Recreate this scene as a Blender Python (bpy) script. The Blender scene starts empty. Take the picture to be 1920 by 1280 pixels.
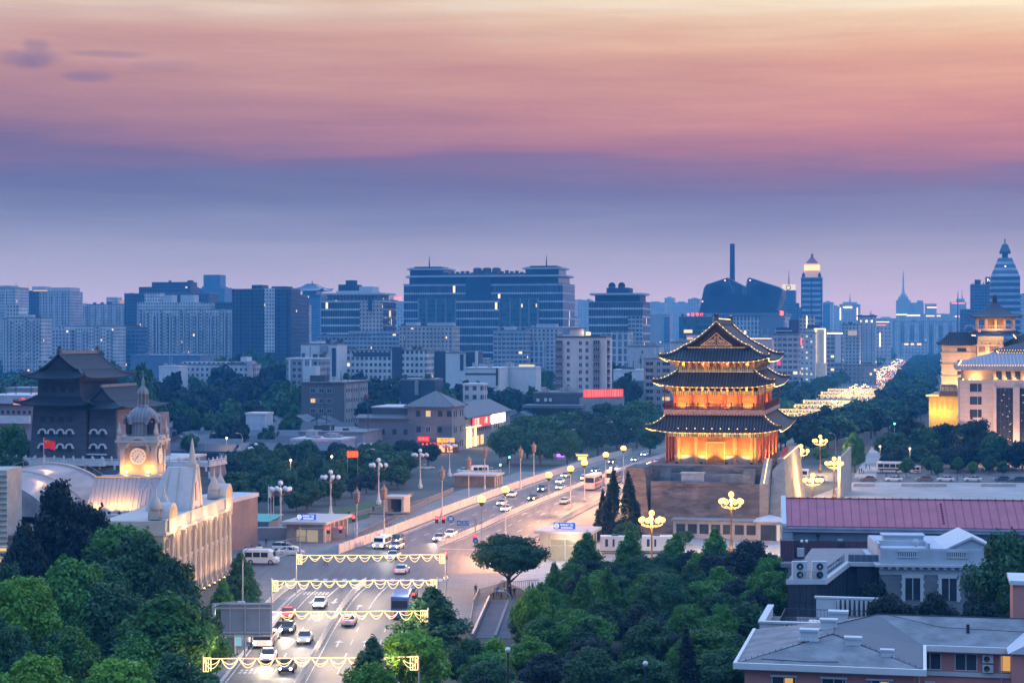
import bpy,bmesh,math,random
from mathutils import Vector,Matrix
R=math.radians
sc=bpy.context.scene
col=sc.collection
H,F,HZ=38.0,3500.0,630.0
cd=bpy.data.cameras.new("camera");cam=bpy.data.objects.new("camera",cd);col.objects.link(cam)
cam.location=(0,0,H);cam.rotation_euler=(R(90),0,0)
cd.sensor_width=36;cd.lens=36*F/1920;cd.shift_y=-10/1920
cd.clip_start=1;cd.clip_end=40000
sc.camera=cam
sc.render.engine='CYCLES'
sc.cycles.use_denoising=True
sc.cycles.max_bounces=5;sc.cycles.diffuse_bounces=2;sc.cycles.glossy_bounces=2
sc.cycles.transmission_bounces=2;sc.cycles.volume_bounces=0;sc.cycles.transparent_max_bounces=8
sc.cycles.sample_clamp_indirect=3;sc.cycles.sample_clamp_direct=30
sc.cycles.caustics_reflective=False;sc.cycles.caustics_refractive=False
sc.view_settings.view_transform='Standard';sc.view_settings.look='None'
sc.view_settings.exposure=0.0;sc.view_settings.gamma=1.0
def lin(c):
 return tuple(((v/255)/12.92 if v/255<=0.04045 else ((v/255+0.055)/1.055)**2.4) for v in c)
def nd(nt,t,**k):
 n=nt.nodes.new(t)
 for a,b in k.items():setattr(n,a,b)
 return n
def math_(nt,op,a,b=None,c=None,clamp=False):
 n=nd(nt,'ShaderNodeMath',operation=op);n.use_clamp=clamp
 for i,v in enumerate((a,b,c)):
  if v is None:continue
  if isinstance(v,(int,float)):n.inputs[i].default_value=v
  else:nt.links.new(v,n.inputs[i])
 return n.outputs[0]
def smooth(nt,v,a,b):
 n=nd(nt,'ShaderNodeMapRange',interpolation_type='SMOOTHSTEP')
 nt.links.new(v,n.inputs[0]);n.inputs[1].default_value=a;n.inputs[2].default_value=b
 return n.outputs[0]
def mixc(nt,f,a,b,mode='MIX'):
 n=nd(nt,'ShaderNodeMix',data_type='RGBA',blend_type=mode)
 for i,v in ((0,f),(6,a),(7,b)):
  if isinstance(v,(int,float)):n.inputs[i].default_value=v
  elif isinstance(v,tuple):n.inputs[i].default_value=(*v[:3],1)
  else:nt.links.new(v,n.inputs[i])
 return n.outputs[2]
def make_world():
 w=bpy.data.worlds.new("World");sc.world=w;w.use_nodes=True
 nt=w.node_tree;nt.nodes.clear();L=nt.links.new
 tc=nd(nt,'ShaderNodeTexCoord');sp=nd(nt,'ShaderNodeSeparateXYZ');L(tc.outputs['Generated'],sp.inputs[0])
 x,y,z=sp.outputs
 mp=nd(nt,'ShaderNodeMapping');L(tc.outputs['Generated'],mp.inputs[0]);mp.inputs['Scale'].default_value=(5,5,60)
 no=nd(nt,'ShaderNodeTexNoise');L(mp.outputs[0],no.inputs[0]);no.inputs['Scale'].default_value=1.0;no.inputs['Detail'].default_value=5;no.inputs['Roughness'].default_value=0.55
 wob=math_(nt,'MULTIPLY',math_(nt,'SUBTRACT',no.outputs[0],0.5),math_(nt,'MULTIPLY',smooth(nt,z,0.02,0.12),0.055))
 tilt=math_(nt,'MULTIPLY',x,0.012)
 zz=math_(nt,'MAXIMUM',math_(nt,'ADD',math_(nt,'ADD',z,wob),math_(nt,'MULTIPLY',tilt,smooth(nt,z,0.0,0.06))),0.0)
 p=math_(nt,'POWER',zz,0.5)
 def ramp(stops):
  r=nd(nt,'ShaderNodeValToRGB');e=r.color_ramp.elements
  e[0].position=stops[0][0];e[0].color=(*lin(stops[0][1]),1);e[1].position=stops[-1][0];e[1].color=(*lin(stops[-1][1]),1)
  for q,c in stops[1:-1]:
   k=e.new(q);k.color=(*lin(c),1)
  L(p,r.inputs[0]);return r.outputs[0]
 def P(yy):return (max(0,HZ-yy)/F)**0.5
 left=ramp([(0,(200,190,198)),(P(560),(186,178,188)),(P(480),(156,156,174)),(P(400),(118,122,148)),(P(350),(104,103,136)),(P(310),(122,102,128)),(P(270),(150,112,124)),(P(220),(168,125,127)),(P(160),(184,138,131)),(P(100),(200,154,142)),(P(40),(210,178,162)),(P(0),(224,201,183)),(0.50,(200,200,205)),(0.62,(150,172,212)),(1.0,(124,162,210))])
 right=ramp([(0,(216,196,200)),(P(560),(204,188,194)),(P(480),(172,164,178)),(P(400),(136,131,154)),(P(350),(126,111,138)),(P(310),(148,107,125)),(P(270),(182,120,118)),(P(220),(206,137,120)),(P(160),(222,159,128)),(P(100),(234,182,140)),(P(40),(246,214,172)),(P(0),(252,236,204)),(0.50,(222,214,212)),(0.62,(156,174,212)),(1.0,(124,162,210))])
 c=mixc(nt,smooth(nt,x,-0.30,0.32),left,right)
 m3=nd(nt,'ShaderNodeMapping');L(tc.outputs['Generated'],m3.inputs[0]);m3.inputs['Scale'].default_value=(4,4,70);m3.inputs['Location'].default_value=(3.1,0,1.7)
 n3=nd(nt,'ShaderNodeTexNoise');L(m3.outputs[0],n3.inputs[0]);n3.inputs['Scale'].default_value=2.2;n3.inputs['Detail'].default_value=8;n3.inputs['Roughness'].default_value=0.62;n3.inputs['Distortion'].default_value=0.6
 c=mixc(nt,smooth(nt,z,0.01,0.06),c,mixc(nt,1.0,c,mixc(nt,smooth(nt,n3.outputs[0],0.25,0.75),(0.945,0.94,0.945),(1.05,1.05,1.04)),'MULTIPLY'))
 for ax,az_,sx,sz,k in ((-0.248,0.1425,0.015,0.0052,0.62),(-0.220,0.1345,0.012,0.003,0.45),(-0.207,0.146,0.02,0.002,0.3),(-0.245,0.149,0.007,0.004,0.5),(-0.18,0.141,0.016,0.0035,0.22)):
  dx=math_(nt,'POWER',math_(nt,'DIVIDE',math_(nt,'SUBTRACT',x,ax),sx),2.0)
  dz=math_(nt,'POWER',math_(nt,'DIVIDE',math_(nt,'SUBTRACT',z,az_),sz),2.0)
  n2=nd(nt,'ShaderNodeTexNoise');L(tc.outputs['Generated'],n2.inputs[0]);n2.inputs['Scale'].default_value=60;n2.inputs['Detail'].default_value=4
  g=math_(nt,'SUBTRACT',math_(nt,'MULTIPLY',n2.outputs[0],2.2),math_(nt,'ADD',dx,dz))
  c=mixc(nt,math_(nt,'MULTIPLY',smooth(nt,g,-0.5,1.3),k),c,lin((104,96,138)))
 c=mixc(nt,smooth(nt,z,0.22,0.6),c,mixc(nt,1.0,c,(DOME,DOME,DOME*1.08),'MULTIPLY'))
 back=smooth(nt,y,0.45,-0.35)
 cb=mixc(nt,smooth(nt,z,0.1,0.75),lin((82,122,184)),tuple(v*DOME for v in lin((122,160,210))))
 c=mixc(nt,back,c,cb)
 c=mixc(nt,smooth(nt,z,0.0,-0.05),c,lin((60,70,100)))
 bg=nd(nt,'ShaderNodeBackground');L(c,bg.inputs[0]);bg.inputs[1].default_value=SKY
 ns=nd(nt,'ShaderNodeTexSky',sky_type='NISHITA');ns.sun_disc=False;ns.sun_elevation=R(2);ns.sun_rotation=R(48)
 b2=nd(nt,'ShaderNodeBackground');L(ns.outputs[0],b2.inputs[0]);b2.inputs[1].default_value=0.001
 ad=nd(nt,'ShaderNodeAddShader');L(bg.outputs[0],ad.inputs[0]);L(b2.outputs[0],ad.inputs[1])
 o=nd(nt,'ShaderNodeOutputWorld');L(ad.outputs[0],o.inputs[0])
SKY=1.0;DOME=3.5
make_world()
sd=bpy.data.lights.new("afterglow",'SUN');sd.energy=0.28;sd.angle=R(35);sd.color=(1.0,0.62,0.50)
so=bpy.data.objects.new("afterglow",sd);col.objects.link(so)
so.rotation_euler=Vector((-math.sin(R(62))*math.cos(R(12)),-math.cos(R(62))*math.cos(R(12)),-math.sin(R(12)))).to_track_quat('-Z','Y').to_euler()
A=-R(12.4)
NX,NY=math.cos(A),math.sin(A)
UX,UY=-math.sin(A),math.cos(A)
def PX(px,d):return (px-960)*d/F
def PZ(py,d):return H-(py-HZ)*d/F
def G(px,py,z=0):
 d=(H-z)*F/(py-HZ);return (PX(px,d),d)
def grid_w(px0,px1,d):
 t=(px1-960)/F;return (t*d-PX(px0,d))/(NX-NY*t)
class MB:
 def __init__(s):s.v=[];s.f=[];s.m=[];s.sm=[]
 def add(s,vs,fs,m=0,smooth=False):
  b=len(s.v);s.v+=[tuple(v) for v in vs]
  for f in fs:s.f.append(tuple(i+b for i in f));s.m.append(m);s.sm.append(smooth)
 def box(s,x0,x1,y0,y1,z0,z1,m=0,tx=0,ty=0):
  s.add([(x0,y0,z0),(x1,y0,z0),(x1,y1,z0),(x0,y1,z0),(x0+tx,y0+ty,z1),(x1-tx,y0+ty,z1),(x1-tx,y1-ty,z1),(x0+tx,y1-ty,z1)],[(3,2,1,0),(4,5,6,7),(0,1,5,4),(1,2,6,5),(2,3,7,6),(3,0,4,7)],m);return s
 def prism(s,pts,z0,z1,m=0):
  n=len(pts)
  s.add([(x,y,z0) for x,y in pts]+[(x,y,z1) for x,y in pts],[tuple(range(n-1,-1,-1)),tuple(range(n,2*n))]+[(i,(i+1) % n,n+(i+1) % n,n+i) for i in range(n)],m);return s
 def extr(s,pts,y0,y1,m=0):
  n=len(pts)
  s.add([(x,y0,z) for x,z in pts]+[(x,y1,z) for x,z in pts],[tuple(range(n)),tuple(range(2*n-1,n-1,-1))]+[(i,n+i,n+(i+1) % n,(i+1) % n) for i in range(n)],m);return s
 def extx(s,pts,x0,x1,m=0):
  n=len(pts)
  s.add([(x0,y,z) for y,z in pts]+[(x1,y,z) for y,z in pts],[tuple(range(n-1,-1,-1)),tuple(range(n,2*n))]+[(i,(i+1) % n,n+(i+1) % n,n+i) for i in range(n)],m);return s
 def cyl(s,x,y,z0,z1,r0,r1=None,n=10,m=0,smooth=True):
  r1=r0 if r1 is None else r1;v=[]
  for r,z in ((r0,z0),(r1,z1)):v+=[(x+r*math.cos(2*math.pi*i/n),y+r*math.sin(2*math.pi*i/n),z) for i in range(n)]
  s.add(v,[(i,(i+1) % n,n+(i+1) % n,n+i) for i in range(n)],m,smooth)
  s.add(v,[tuple(range(n-1,-1,-1)),tuple(range(n,2*n))],m);return s
 def lathe(s,prof,x=0,y=0,n=16,m=0,smooth=True):
  v=[]
  for r,z in prof:v+=[(x+r*math.cos(2*math.pi*i/n),y+r*math.sin(2*math.pi*i/n),z) for i in range(n)]
  fs=[(k*n+i,k*n+(i+1) % n,(k+1)*n+(i+1) % n,(k+1)*n+i) for k in range(len(prof)-1) for i in range(n)]
  s.add(v,fs,m,smooth);return s
 def ball(s,x,y,z,r,n=10,m=0,sz=1.0):
  k=max(4,n // 2)
  s.lathe([(max(1e-4,r*math.sin(math.pi*i/k)),z-r*sz*math.cos(math.pi*i/k)) for i in range(k+1)],x,y,n,m);return s
 def tube(s,pts,r,n=6,m=0,r1=None):
  pts=[Vector(p) for p in pts];v=[];N=len(pts)
  for i,p in enumerate(pts):
   t=(pts[min(i+1,N-1)]-pts[max(i-1,0)]).normalized()
   a=t.cross(Vector((0,0,1)) if abs(t.z)<0.95 else Vector((1,0,0))).normalized();b=t.cross(a)
   rr=r if r1 is None else r+(r1-r)*i/max(1,N-1)
   v+=[p+(a*math.cos(2*math.pi*k/n)+b*math.sin(2*math.pi*k/n))*rr for k in range(n)]
  s.add(v,[(i*n+k,(i+1)*n+k,(i+1)*n+(k+1) % n,i*n+(k+1) % n) for i in range(N-1) for k in range(n)],m,True)
  s.add([v[k] for k in range(n)],[tuple(range(n))],m);s.add([v[(N-1)*n+k] for k in range(n)],[tuple(range(n-1,-1,-1))],m);return s
 def quad(s,a,b,c,d,m=0):s.add([a,b,c,d],[(0,1,2,3)],m);return s
 def mesh(s,name,mats):
  me=bpy.data.meshes.new(name);me.from_pydata(s.v,[],s.f)
  me.polygons.foreach_set('material_index',s.m);me.polygons.foreach_set('use_smooth',s.sm)
  for k in (mats if isinstance(mats,(list,tuple)) else [mats]):me.materials.append(k)
  me.update();return me
 def build(s,name,mats,parent=None,loc=None,rz=0):
  o=bpy.data.objects.new(name,s.mesh(name,mats));col.objects.link(o)
  if parent:o.parent=parent
  if loc:o.location=loc
  if rz:o.rotation_euler.z=rz
  return o
def tag(o,label=None,cat=None,group=None,kind=None):
 if label:o['label']=label
 if cat:o['category']=cat
 if group:o['group']=group
 if kind:o['kind']=kind
 return o
def empty(name,loc,label,cat,rz=0.0,group=None):
 o=bpy.data.objects.new(name,None);col.objects.link(o);o.location=loc if len(loc)==3 else (*loc,0);o.rotation_euler.z=rz
 o.empty_display_size=0.5
 return tag(o,label,cat,group)
KIDS={}
def dup(src,loc,rz=None,label=None,scale=None,group=None):
 kids=[o for o in src.children_recursive]
 m={src:src.copy()};col.objects.link(m[src])
 for k in kids:
  c=k.copy();col.objects.link(c);m[k]=c
 for k in kids:
  m[k].parent=m[k.parent];m[k].matrix_parent_inverse=k.matrix_parent_inverse.copy()
 r=m[src];r.location=loc if len(loc)==3 else (*loc,0)
 if rz is not None:r.rotation_euler.z=rz
 if scale is not None:r.scale=(scale,)*3 if isinstance(scale,(int,float)) else scale
 if label:r['label']=label
 if group:r['group']=group
 return r
MC={}
def mat(name,c,rough=0.7,metal=0.0,var=0.15,scale=0.6,bump=0.0,spec=0.4,emit=None,es=0.0,stretch=None):
 if name in MC:return MC[name]
 m=bpy.data.materials.new(name);MC[name]=m;m.use_nodes=True
 nt=m.node_tree;b=nt.nodes['Principled BSDF'];L=nt.links.new
 b.inputs['Roughness'].default_value=rough;b.inputs['Metallic'].default_value=metal;b.inputs['Specular IOR Level'].default_value=spec
 tc=nd(nt,'ShaderNodeTexCoord');no=nd(nt,'ShaderNodeTexNoise');no.inputs['Scale'].default_value=scale;no.inputs['Detail'].default_value=5;no.inputs['Roughness'].default_value=0.65
 if stretch:
  mp=nd(nt,'ShaderNodeMapping');mp.inputs['Scale'].default_value=stretch;L(tc.outputs['Object'],mp.inputs[0]);L(mp.outputs[0],no.inputs[0])
 else:L(tc.outputs['Object'],no.inputs[0])
 d=tuple(v*(1-var) for v in c);u=tuple(min(1,v*(1+var)) for v in c)
 mr=smooth(nt,no.outputs[0],0.3,0.7)
 L(mixc(nt,mr,d,u),b.inputs['Base Color'])
 if bump:
  bp=nd(nt,'ShaderNodeBump');bp.inputs['Strength'].default_value=bump;L(no.outputs[0],bp.inputs['Height']);L(bp.outputs[0],b.inputs['Normal'])
 if emit:
  b.inputs['Emission Color'].default_value=(*emit,1);b.inputs['Emission Strength'].default_value=es
  m.cycles.emission_sampling='NONE'
 return m
def glow(name,c,s):
 return mat(name,(0.01,0.01,0.01),0.9,var=0,spec=0.0,emit=c,es=s)
def facade(name,wall,glass,fh=3.2,bw=3.0,wx=(0.2,0.8),wz=(0.3,0.85),lit=0.02,litc=(1.0,0.72,0.36),lits=1.6,rough=0.25,var=0.18,ribs=0.0):
 if name in MC:return MC[name]
 m=bpy.data.materials.new(name);MC[name]=m;m.use_nodes=True;m.cycles.emission_sampling='NONE'
 nt=m.node_tree;b=nt.nodes['Principled BSDF'];L=nt.links.new
 tc=nd(nt,'ShaderNodeTexCoord');sp=nd(nt,'ShaderNodeSeparateXYZ');L(tc.outputs['Object'],sp.inputs[0])
 sn=nd(nt,'ShaderNodeSeparateXYZ');L(tc.outputs['Normal'],sn.inputs[0])
 ax=math_(nt,'ABSOLUTE',sn.outputs[0]);ay=math_(nt,'ABSOLUTE',sn.outputs[1])
 side=math_(nt,'GREATER_THAN',ax,ay)
 mu=nd(nt,'ShaderNodeMix',data_type='FLOAT');L(side,mu.inputs[0]);L(sp.outputs[0],mu.inputs[2]);L(sp.outputs[1],mu.inputs[3])
 u=math_(nt,'DIVIDE',mu.outputs[0],bw);v=math_(nt,'DIVIDE',sp.outputs[2],fh)
 fu=math_(nt,'FRACT',u);fv=math_(nt,'FRACT',v)
 def band(f,lo,hi):return math_(nt,'MULTIPLY',math_(nt,'GREATER_THAN',f,lo),math_(nt,'LESS_THAN',f,hi))
 win=math_(nt,'MULTIPLY',band(fu,*wx),band(fv,*wz))
 win=math_(nt,'MULTIPLY',win,math_(nt,'LESS_THAN',math_(nt,'ABSOLUTE',sn.outputs[2]),0.5))
 cb=nd(nt,'ShaderNodeCombineXYZ');L(math_(nt,'FLOOR',u),cb.inputs[0]);L(math_(nt,'FLOOR',v),cb.inputs[1]);L(side,cb.inputs[2])
 wn=nd(nt,'ShaderNodeTexWhiteNoise',noise_dimensions='3D');L(cb.outputs[0],wn.inputs[0])
 oi=nd(nt,'ShaderNodeObjectInfo')
 rnd=math_(nt,'FRACT',math_(nt,'ADD',wn.outputs[0],oi.outputs['Random']))
 on=math_(nt,'MULTIPLY',math_(nt,'LESS_THAN',rnd,lit),win)
 no=nd(nt,'ShaderNodeTexNoise');L(tc.outputs['Object'],no.inputs[0]);no.inputs['Scale'].default_value=0.12;no.inputs['Detail'].default_value=6
 wc=mixc(nt,smooth(nt,no.outputs[0],0.3,0.7),tuple(q*(1-var) for q in wall),tuple(min(1,q*(1+var)) for q in wall))
 gc=mixc(nt,wn.outputs[0],tuple(q*0.55 for q in glass),tuple(q*1.5 for q in glass))
 L(mixc(nt,win,wc,gc),b.inputs['Base Color'])
 mrn=nd(nt,'ShaderNodeMapRange');L(win,mrn.inputs[0]);mrn.inputs[3].default_value=0.8;mrn.inputs[4].default_value=rough
 L(mrn.outputs[0],b.inputs['Roughness'])
 b.inputs['Emission Color'].default_value=(*litc,1);L(math_(nt,'MULTIPLY',on,lits),b.inputs['Emission Strength'])
 bp=nd(nt,'ShaderNodeBump');bp.inputs['Strength'].default_value=0.5;bp.inputs['Distance'].default_value=0.3;L(math_(nt,'SUBTRACT',1.0,win),bp.inputs['Height']);L(bp.outputs[0],b.inputs['Normal'])
 return m
def striped(name,c1,c2,period=0.45,axis='x',rough=0.7,duty=0.5,noise=0.25,metal=0.0,bump=0.6,nscale=0.7):
 """tile rows / seams: two tones alternating along an object axis"""
 if name in MC:return MC[name]
 m=bpy.data.materials.new(name);MC[name]=m;m.use_nodes=True
 nt=m.node_tree;b=nt.nodes['Principled BSDF'];L=nt.links.new
 tc=nd(nt,'ShaderNodeTexCoord');sp=nd(nt,'ShaderNodeSeparateXYZ');L(tc.outputs['Object'],sp.inputs[0])
 if axis=='auto':
  sn=nd(nt,'ShaderNodeSeparateXYZ');L(tc.outputs['Normal'],sn.inputs[0])
  g=math_(nt,'GREATER_THAN',math_(nt,'ABSOLUTE',sn.outputs[0]),math_(nt,'ABSOLUTE',sn.outputs[1]))
  mu=nd(nt,'ShaderNodeMix',data_type='FLOAT');L(g,mu.inputs[0]);L(sp.outputs[0],mu.inputs[2]);L(sp.outputs[1],mu.inputs[3]);s=mu.outputs[0]
 else:s=sp.outputs['xyz'.index(axis)]
 w=math_(nt,'FRACT',math_(nt,'DIVIDE',s,period))
 tri=math_(nt,'ABSOLUTE',math_(nt,'SUBTRACT',math_(nt,'MULTIPLY',w,2.0),1.0))
 k=smooth(nt,tri,duty-0.15,duty+0.15)
 no=nd(nt,'ShaderNodeTexNoise');L(tc.outputs['Object'],no.inputs[0]);no.inputs['Scale'].default_value=nscale;no.inputs['Detail'].default_value=6
 c=mixc(nt,k,c1,c2)
 L(mixc(nt,1.0,c,mixc(nt,no.outputs[0],(1-noise,)*3,(1+noise,)*3),'MULTIPLY'),b.inputs['Base Color'])
 b.inputs['Roughness'].default_value=rough;b.inputs['Metallic'].default_value=metal;b.inputs['Specular IOR Level'].default_value=0.15
 bp=nd(nt,'ShaderNodeBump');bp.inputs['Strength'].default_value=bump;bp.inputs['Distance'].default_value=0.12;L(k,bp.inputs['Height']);L(bp.outputs[0],b.inputs['Normal'])
 return m
def brick(name,c1,c2,mortar,w=0.5,h=0.14,rough=0.9,bump=0.4,nscale=0.35,stain=0.35):
 if name in MC:return MC[name]
 m=bpy.data.materials.new(name);MC[name]=m;m.use_nodes=True
 nt=m.node_tree;b=nt.nodes['Principled BSDF'];L=nt.links.new
 tc=nd(nt,'ShaderNodeTexCoord');sp=nd(nt,'ShaderNodeSeparateXYZ');L(tc.outputs['Object'],sp.inputs[0])
 cb=nd(nt,'ShaderNodeCombineXYZ');L(math_(nt,'ADD',sp.outputs[0],sp.outputs[1]),cb.inputs[0]);L(sp.outputs[2],cb.inputs[1])
 t=nd(nt,'ShaderNodeTexBrick');L(cb.outputs[0],t.inputs['Vector']);t.inputs['Color1'].default_value=(*c1,1);t.inputs['Color2'].default_value=(*c2,1);t.inputs['Mortar'].default_value=(*mortar,1)
 t.inputs['Scale'].default_value=1;t.inputs['Brick Width'].default_value=w;t.inputs['Row Height'].default_value=h;t.inputs['Mortar Size'].default_value=0.012
 mp=nd(nt,'ShaderNodeMapping');mp.inputs['Scale'].default_value=(0.6,0.6,2.2);L(tc.outputs['Object'],mp.inputs[0])
 no=nd(nt,'ShaderNodeTexNoise');L(mp.outputs[0],no.inputs[0]);no.inputs['Scale'].default_value=nscale;no.inputs['Detail'].default_value=8;no.inputs['Roughness'].default_value=0.7
 L(mixc(nt,1.0,t.outputs[0],mixc(nt,smooth(nt,no.outputs[0],0.25,0.75),(1-stain,)*3,(1+stain,)*3),'MULTIPLY'),b.inputs['Base Color'])
 b.inputs['Roughness'].default_value=rough
 bp=nd(nt,'ShaderNodeBump');bp.inputs['Strength'].default_value=bump;bp.inputs['Distance'].default_value=0.05;L(no.outputs[0],bp.inputs['Height']);L(bp.outputs[0],b.inputs['Normal'])
 return m
LM=4.0
def pavers(name,c1,c2,mortar,size=1.2,stain=0.25):
 m=brick(name,c1,c2,mortar,size*1.5,size,.75,.2,.12,stain);nt=m.node_tree
 t=[n for n in nt.nodes if n.type=='TEX_BRICK'][0];tc=[n for n in nt.nodes if n.type=='TEX_COORD'][0]
 nt.links.new(tc.outputs['Object'],t.inputs['Vector']);t.inputs['Mortar Size'].default_value=0.05;return m
def lamp(name,loc,energy,c,r=0.3,kind='POINT',rot=None,size=None,spot=None,parent=None):
 l=bpy.data.lights.new(name,kind);l.energy=energy*LM;l.color=c
 if kind=='POINT':l.shadow_soft_size=r
 if kind=='SPOT':l.shadow_soft_size=r;l.spot_size=spot;l.spot_blend=0.6
 if kind=='AREA':
  l.shape='RECTANGLE';l.size,l.size_y=size
 o=bpy.data.objects.new(name,l);col.objects.link(o);o.location=loc
 if rot is not None:o.rotation_euler=rot
 if parent:o.parent=parent
 return o
def aim(a,b):return (Vector(b)-Vector(a)).to_track_quat('-Z','Y').to_euler()
def text(name,body,size,m,parent=None,loc=(0,0,0),rot=(R(90),0,0),ext=0.01,sx=1.0):
 cu=bpy.data.curves.new(name,'FONT');cu.body=body;cu.size=size;cu.extrude=ext;cu.align_x='CENTER';cu.align_y='CENTER';cu.resolution_u=2
 t=bpy.data.objects.new(name+"_text",cu);col.objects.link(t)
 bpy.context.view_layer.update()
 me=bpy.data.meshes.new_from_object(t.evaluated_get(bpy.context.evaluated_depsgraph_get()))
 bpy.data.objects.remove(t);bpy.data.curves.remove(cu)
 me.materials.clear();me.materials.append(m);me.name=name
 o=bpy.data.objects.new(name,me);col.objects.link(o)
 if parent:o.parent=parent
 o.location=loc;o.rotation_euler=rot;o.scale.x=sx
 return o
WARM=(1.0,0.55,0.16);AMBER=(1.0,0.42,0.08);CREAM=(1.0,0.74,0.42)
def make_haze():
 m=bpy.data.materials.new("haze_air");m.use_nodes=True;nt=m.node_tree;nt.nodes.clear()
 v=nd(nt,'ShaderNodeVolumePrincipled');o=nd(nt,'ShaderNodeOutputMaterial');nt.links.new(v.outputs[0],o.inputs['Volume'])
 v.inputs['Color'].default_value=(0.07,0.44,1.0,1);v.inputs['Absorption Color'].default_value=(1,1,1,1)
 v.inputs['Density'].default_value=0.00019;v.inputs['Anisotropy'].default_value=0.0
 m.cycles.homogeneous_volume=True
 b=MB();b.box(-4200,4600,-60,13600,-1.0,186)
 tag(b.build("haze",m),"thin blue evening haze over the whole city","haze",kind="stuff")
make_haze()
def pave(name,c,c2,scale,var=0.3,rough=0.75,lines=None):
 m=mat(name,c,rough,var=var,scale=scale)
 return m
M_ground=mat("city_ground",(0.050,0.055,0.052),0.9,var=0.35,scale=0.03)
M_asphalt=mat("asphalt",(0.072,0.071,0.076),0.6,var=0.32,scale=0.9,spec=0.45,stretch=(1.0,0.07,1))
M_paving=pavers("paving_stone",(0.15,0.145,0.145),(0.115,0.112,0.114),(0.085,0.085,0.085))
M_plaza=pavers("plaza_stone",(0.29,0.275,0.275),(0.245,0.235,0.235),(0.18,0.175,0.175),1.8)
M_mark=mat("road_paint",(0.42,0.42,0.41),0.7,var=0.5,scale=1.2)
M_kerb=mat("kerb_stone",(0.32,0.31,0.31),0.8,var=0.2,scale=1.0)
M_grass=mat("lawn",(0.045,0.075,0.025),0.95,var=0.45,scale=0.5)
b=MB();b.quad((-4100,-50,0),(4500,-50,0),(4500,13500,0),(-4100,13500,0))
tag(b.build("ground",M_ground),"grey city ground reaching to the horizon","ground",kind="structure")
CL=[(-22.8,120),(-23.2,200),(-23.4,270),(-20.6,300),(-15.6,326),(-9.5,352),(5.5,422),(33,535),(52,600),(74,655),(99,720),(127,800),(152,887),(290,1495),(520,2510),(1180,5430),(2000,9050)]
def cspline(pts,per=8):
 out=[]
 for i in range(len(pts)-1):
  p0=Vector(pts[max(i-1,0)]);p1=Vector(pts[i]);p2=Vector(pts[i+1]);p3=Vector(pts[min(i+2,len(pts)-1)])
  m1=(p2-p0)*0.5;m2=(p3-p1)*0.5;L=(p2-p1).length
  m1=m1.normalized()*L if m1.length else m1;m2=m2.normalized()*L if m2.length else m2
  for k in range(per):
   t=k/per;t2=t*t;t3=t2*t
   out.append(p1*(2*t3-3*t2+1)+m1*(t3-2*t2+t)+p2*(-2*t3+3*t2)+m2*(t3-t2))
 out.append(Vector(pts[-1]));return out
CP=cspline(CL)
CT=[(CP[min(i+1,len(CP)-1)]-CP[max(i-1,0)]).normalized() for i in range(len(CP))]
CS=[0.0]
for i in range(1,len(CP)):CS.append(CS[-1]+(CP[i]-CP[i-1]).length)
def along(s,off=0.0):
 i=0
 while i<len(CS)-2 and CS[i+1]<s:i+=1
 t=(s-CS[i])/(CS[i+1]-CS[i]);p=CP[i].lerp(CP[i+1],t);d=CT[i].lerp(CT[i+1],t).normalized()
 return (p.x+d.y*off,p.y-d.x*off),math.atan2(d.y,d.x)-math.pi/2
def s_at(Y):
 for i in range(len(CP)-1):
  if CP[i+1].y>=Y:return CS[i]+(CS[i+1]-CS[i])*(Y-CP[i].y)/(CP[i+1].y-CP[i].y)
 return CS[-1]
def halfw(Y):
 if Y<290:return 8.6,11.0
 if Y<340:t=(Y-290)/50;return 8.6+4*t,11+1.5*t
 if Y<560:return 12.6,12.5
 t=min(1,(Y-560)/250);return 12.6+3.4*t,12.5+4*t
def ribbon(name,f0,f1,z,m,Y0=-1e9,Y1=1e9,kind="structure",label=None,cat=None):
 b=MB();vs=[]
 for p,t in zip(CP,CT):
  if not (Y0<=p.y<=Y1):continue
  a,c=f0(p.y),f1(p.y)
  vs+=[(p.x+t.y*a,p.y-t.x*a,z),(p.x+t.y*c,p.y-t.x*c,z)]
 b.add(vs,[(2*i,2*i+1,2*i+3,2*i+2) for i in range(len(vs) // 2-1)])
 return tag(b.build(name,m),label,cat,kind=kind)
ribbon("pavement",lambda Y:-halfw(Y)[0]-9,lambda Y:halfw(Y)[1]+9,0.006,M_paving,label="grey paved sidewalks along the avenue",cat="pavement")
ribbon("road",lambda Y:-halfw(Y)[0],lambda Y:halfw(Y)[1],0.012,M_asphalt,label="wide asphalt avenue curving past the gate tower",cat="road")
b=MB();b.add([(-75,292,0.016),(-22,292,0.016),(-5,300,0.016),(30,302,0.016),(30,318,0.016),(-4,330,0.016),(-26,322,0.016),(-75,318,0.016)],[(0,1,6,7),(1,2,5,6),(2,3,4,5)])
tag(b.build("cross_street",M_asphalt),"asphalt side streets meeting the avenue at the junction","road",kind="structure")
def sheet(name,pts,z,m,label,cat,kind="structure"):
 b=MB();b.add([(*p,z) for p in pts],[tuple(range(len(pts)))]);return tag(b.build(name,m),label,cat,kind=kind)
sheet("plaza",[G(1500,940),G(1990,942),G(1990,905),G(1598,903)],0.02,M_plaza,"pale stone plaza behind the red roofed hall","plaza")
sheet("side_road",[G(1496,902),G(2050,904),G(2050,888),G(1500,886)],0.018,M_asphalt,"asphalt road with waiting cars beyond the pale plaza","road")
sheet("forecourt",[G(1000,1115),G(1480,1075),G(1480,1000),G(1225,1000),G(1130,1015),G(1010,1045),G(940,1085)],0.022,M_plaza,"pale paved forecourt before the gate base","plaza")
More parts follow.
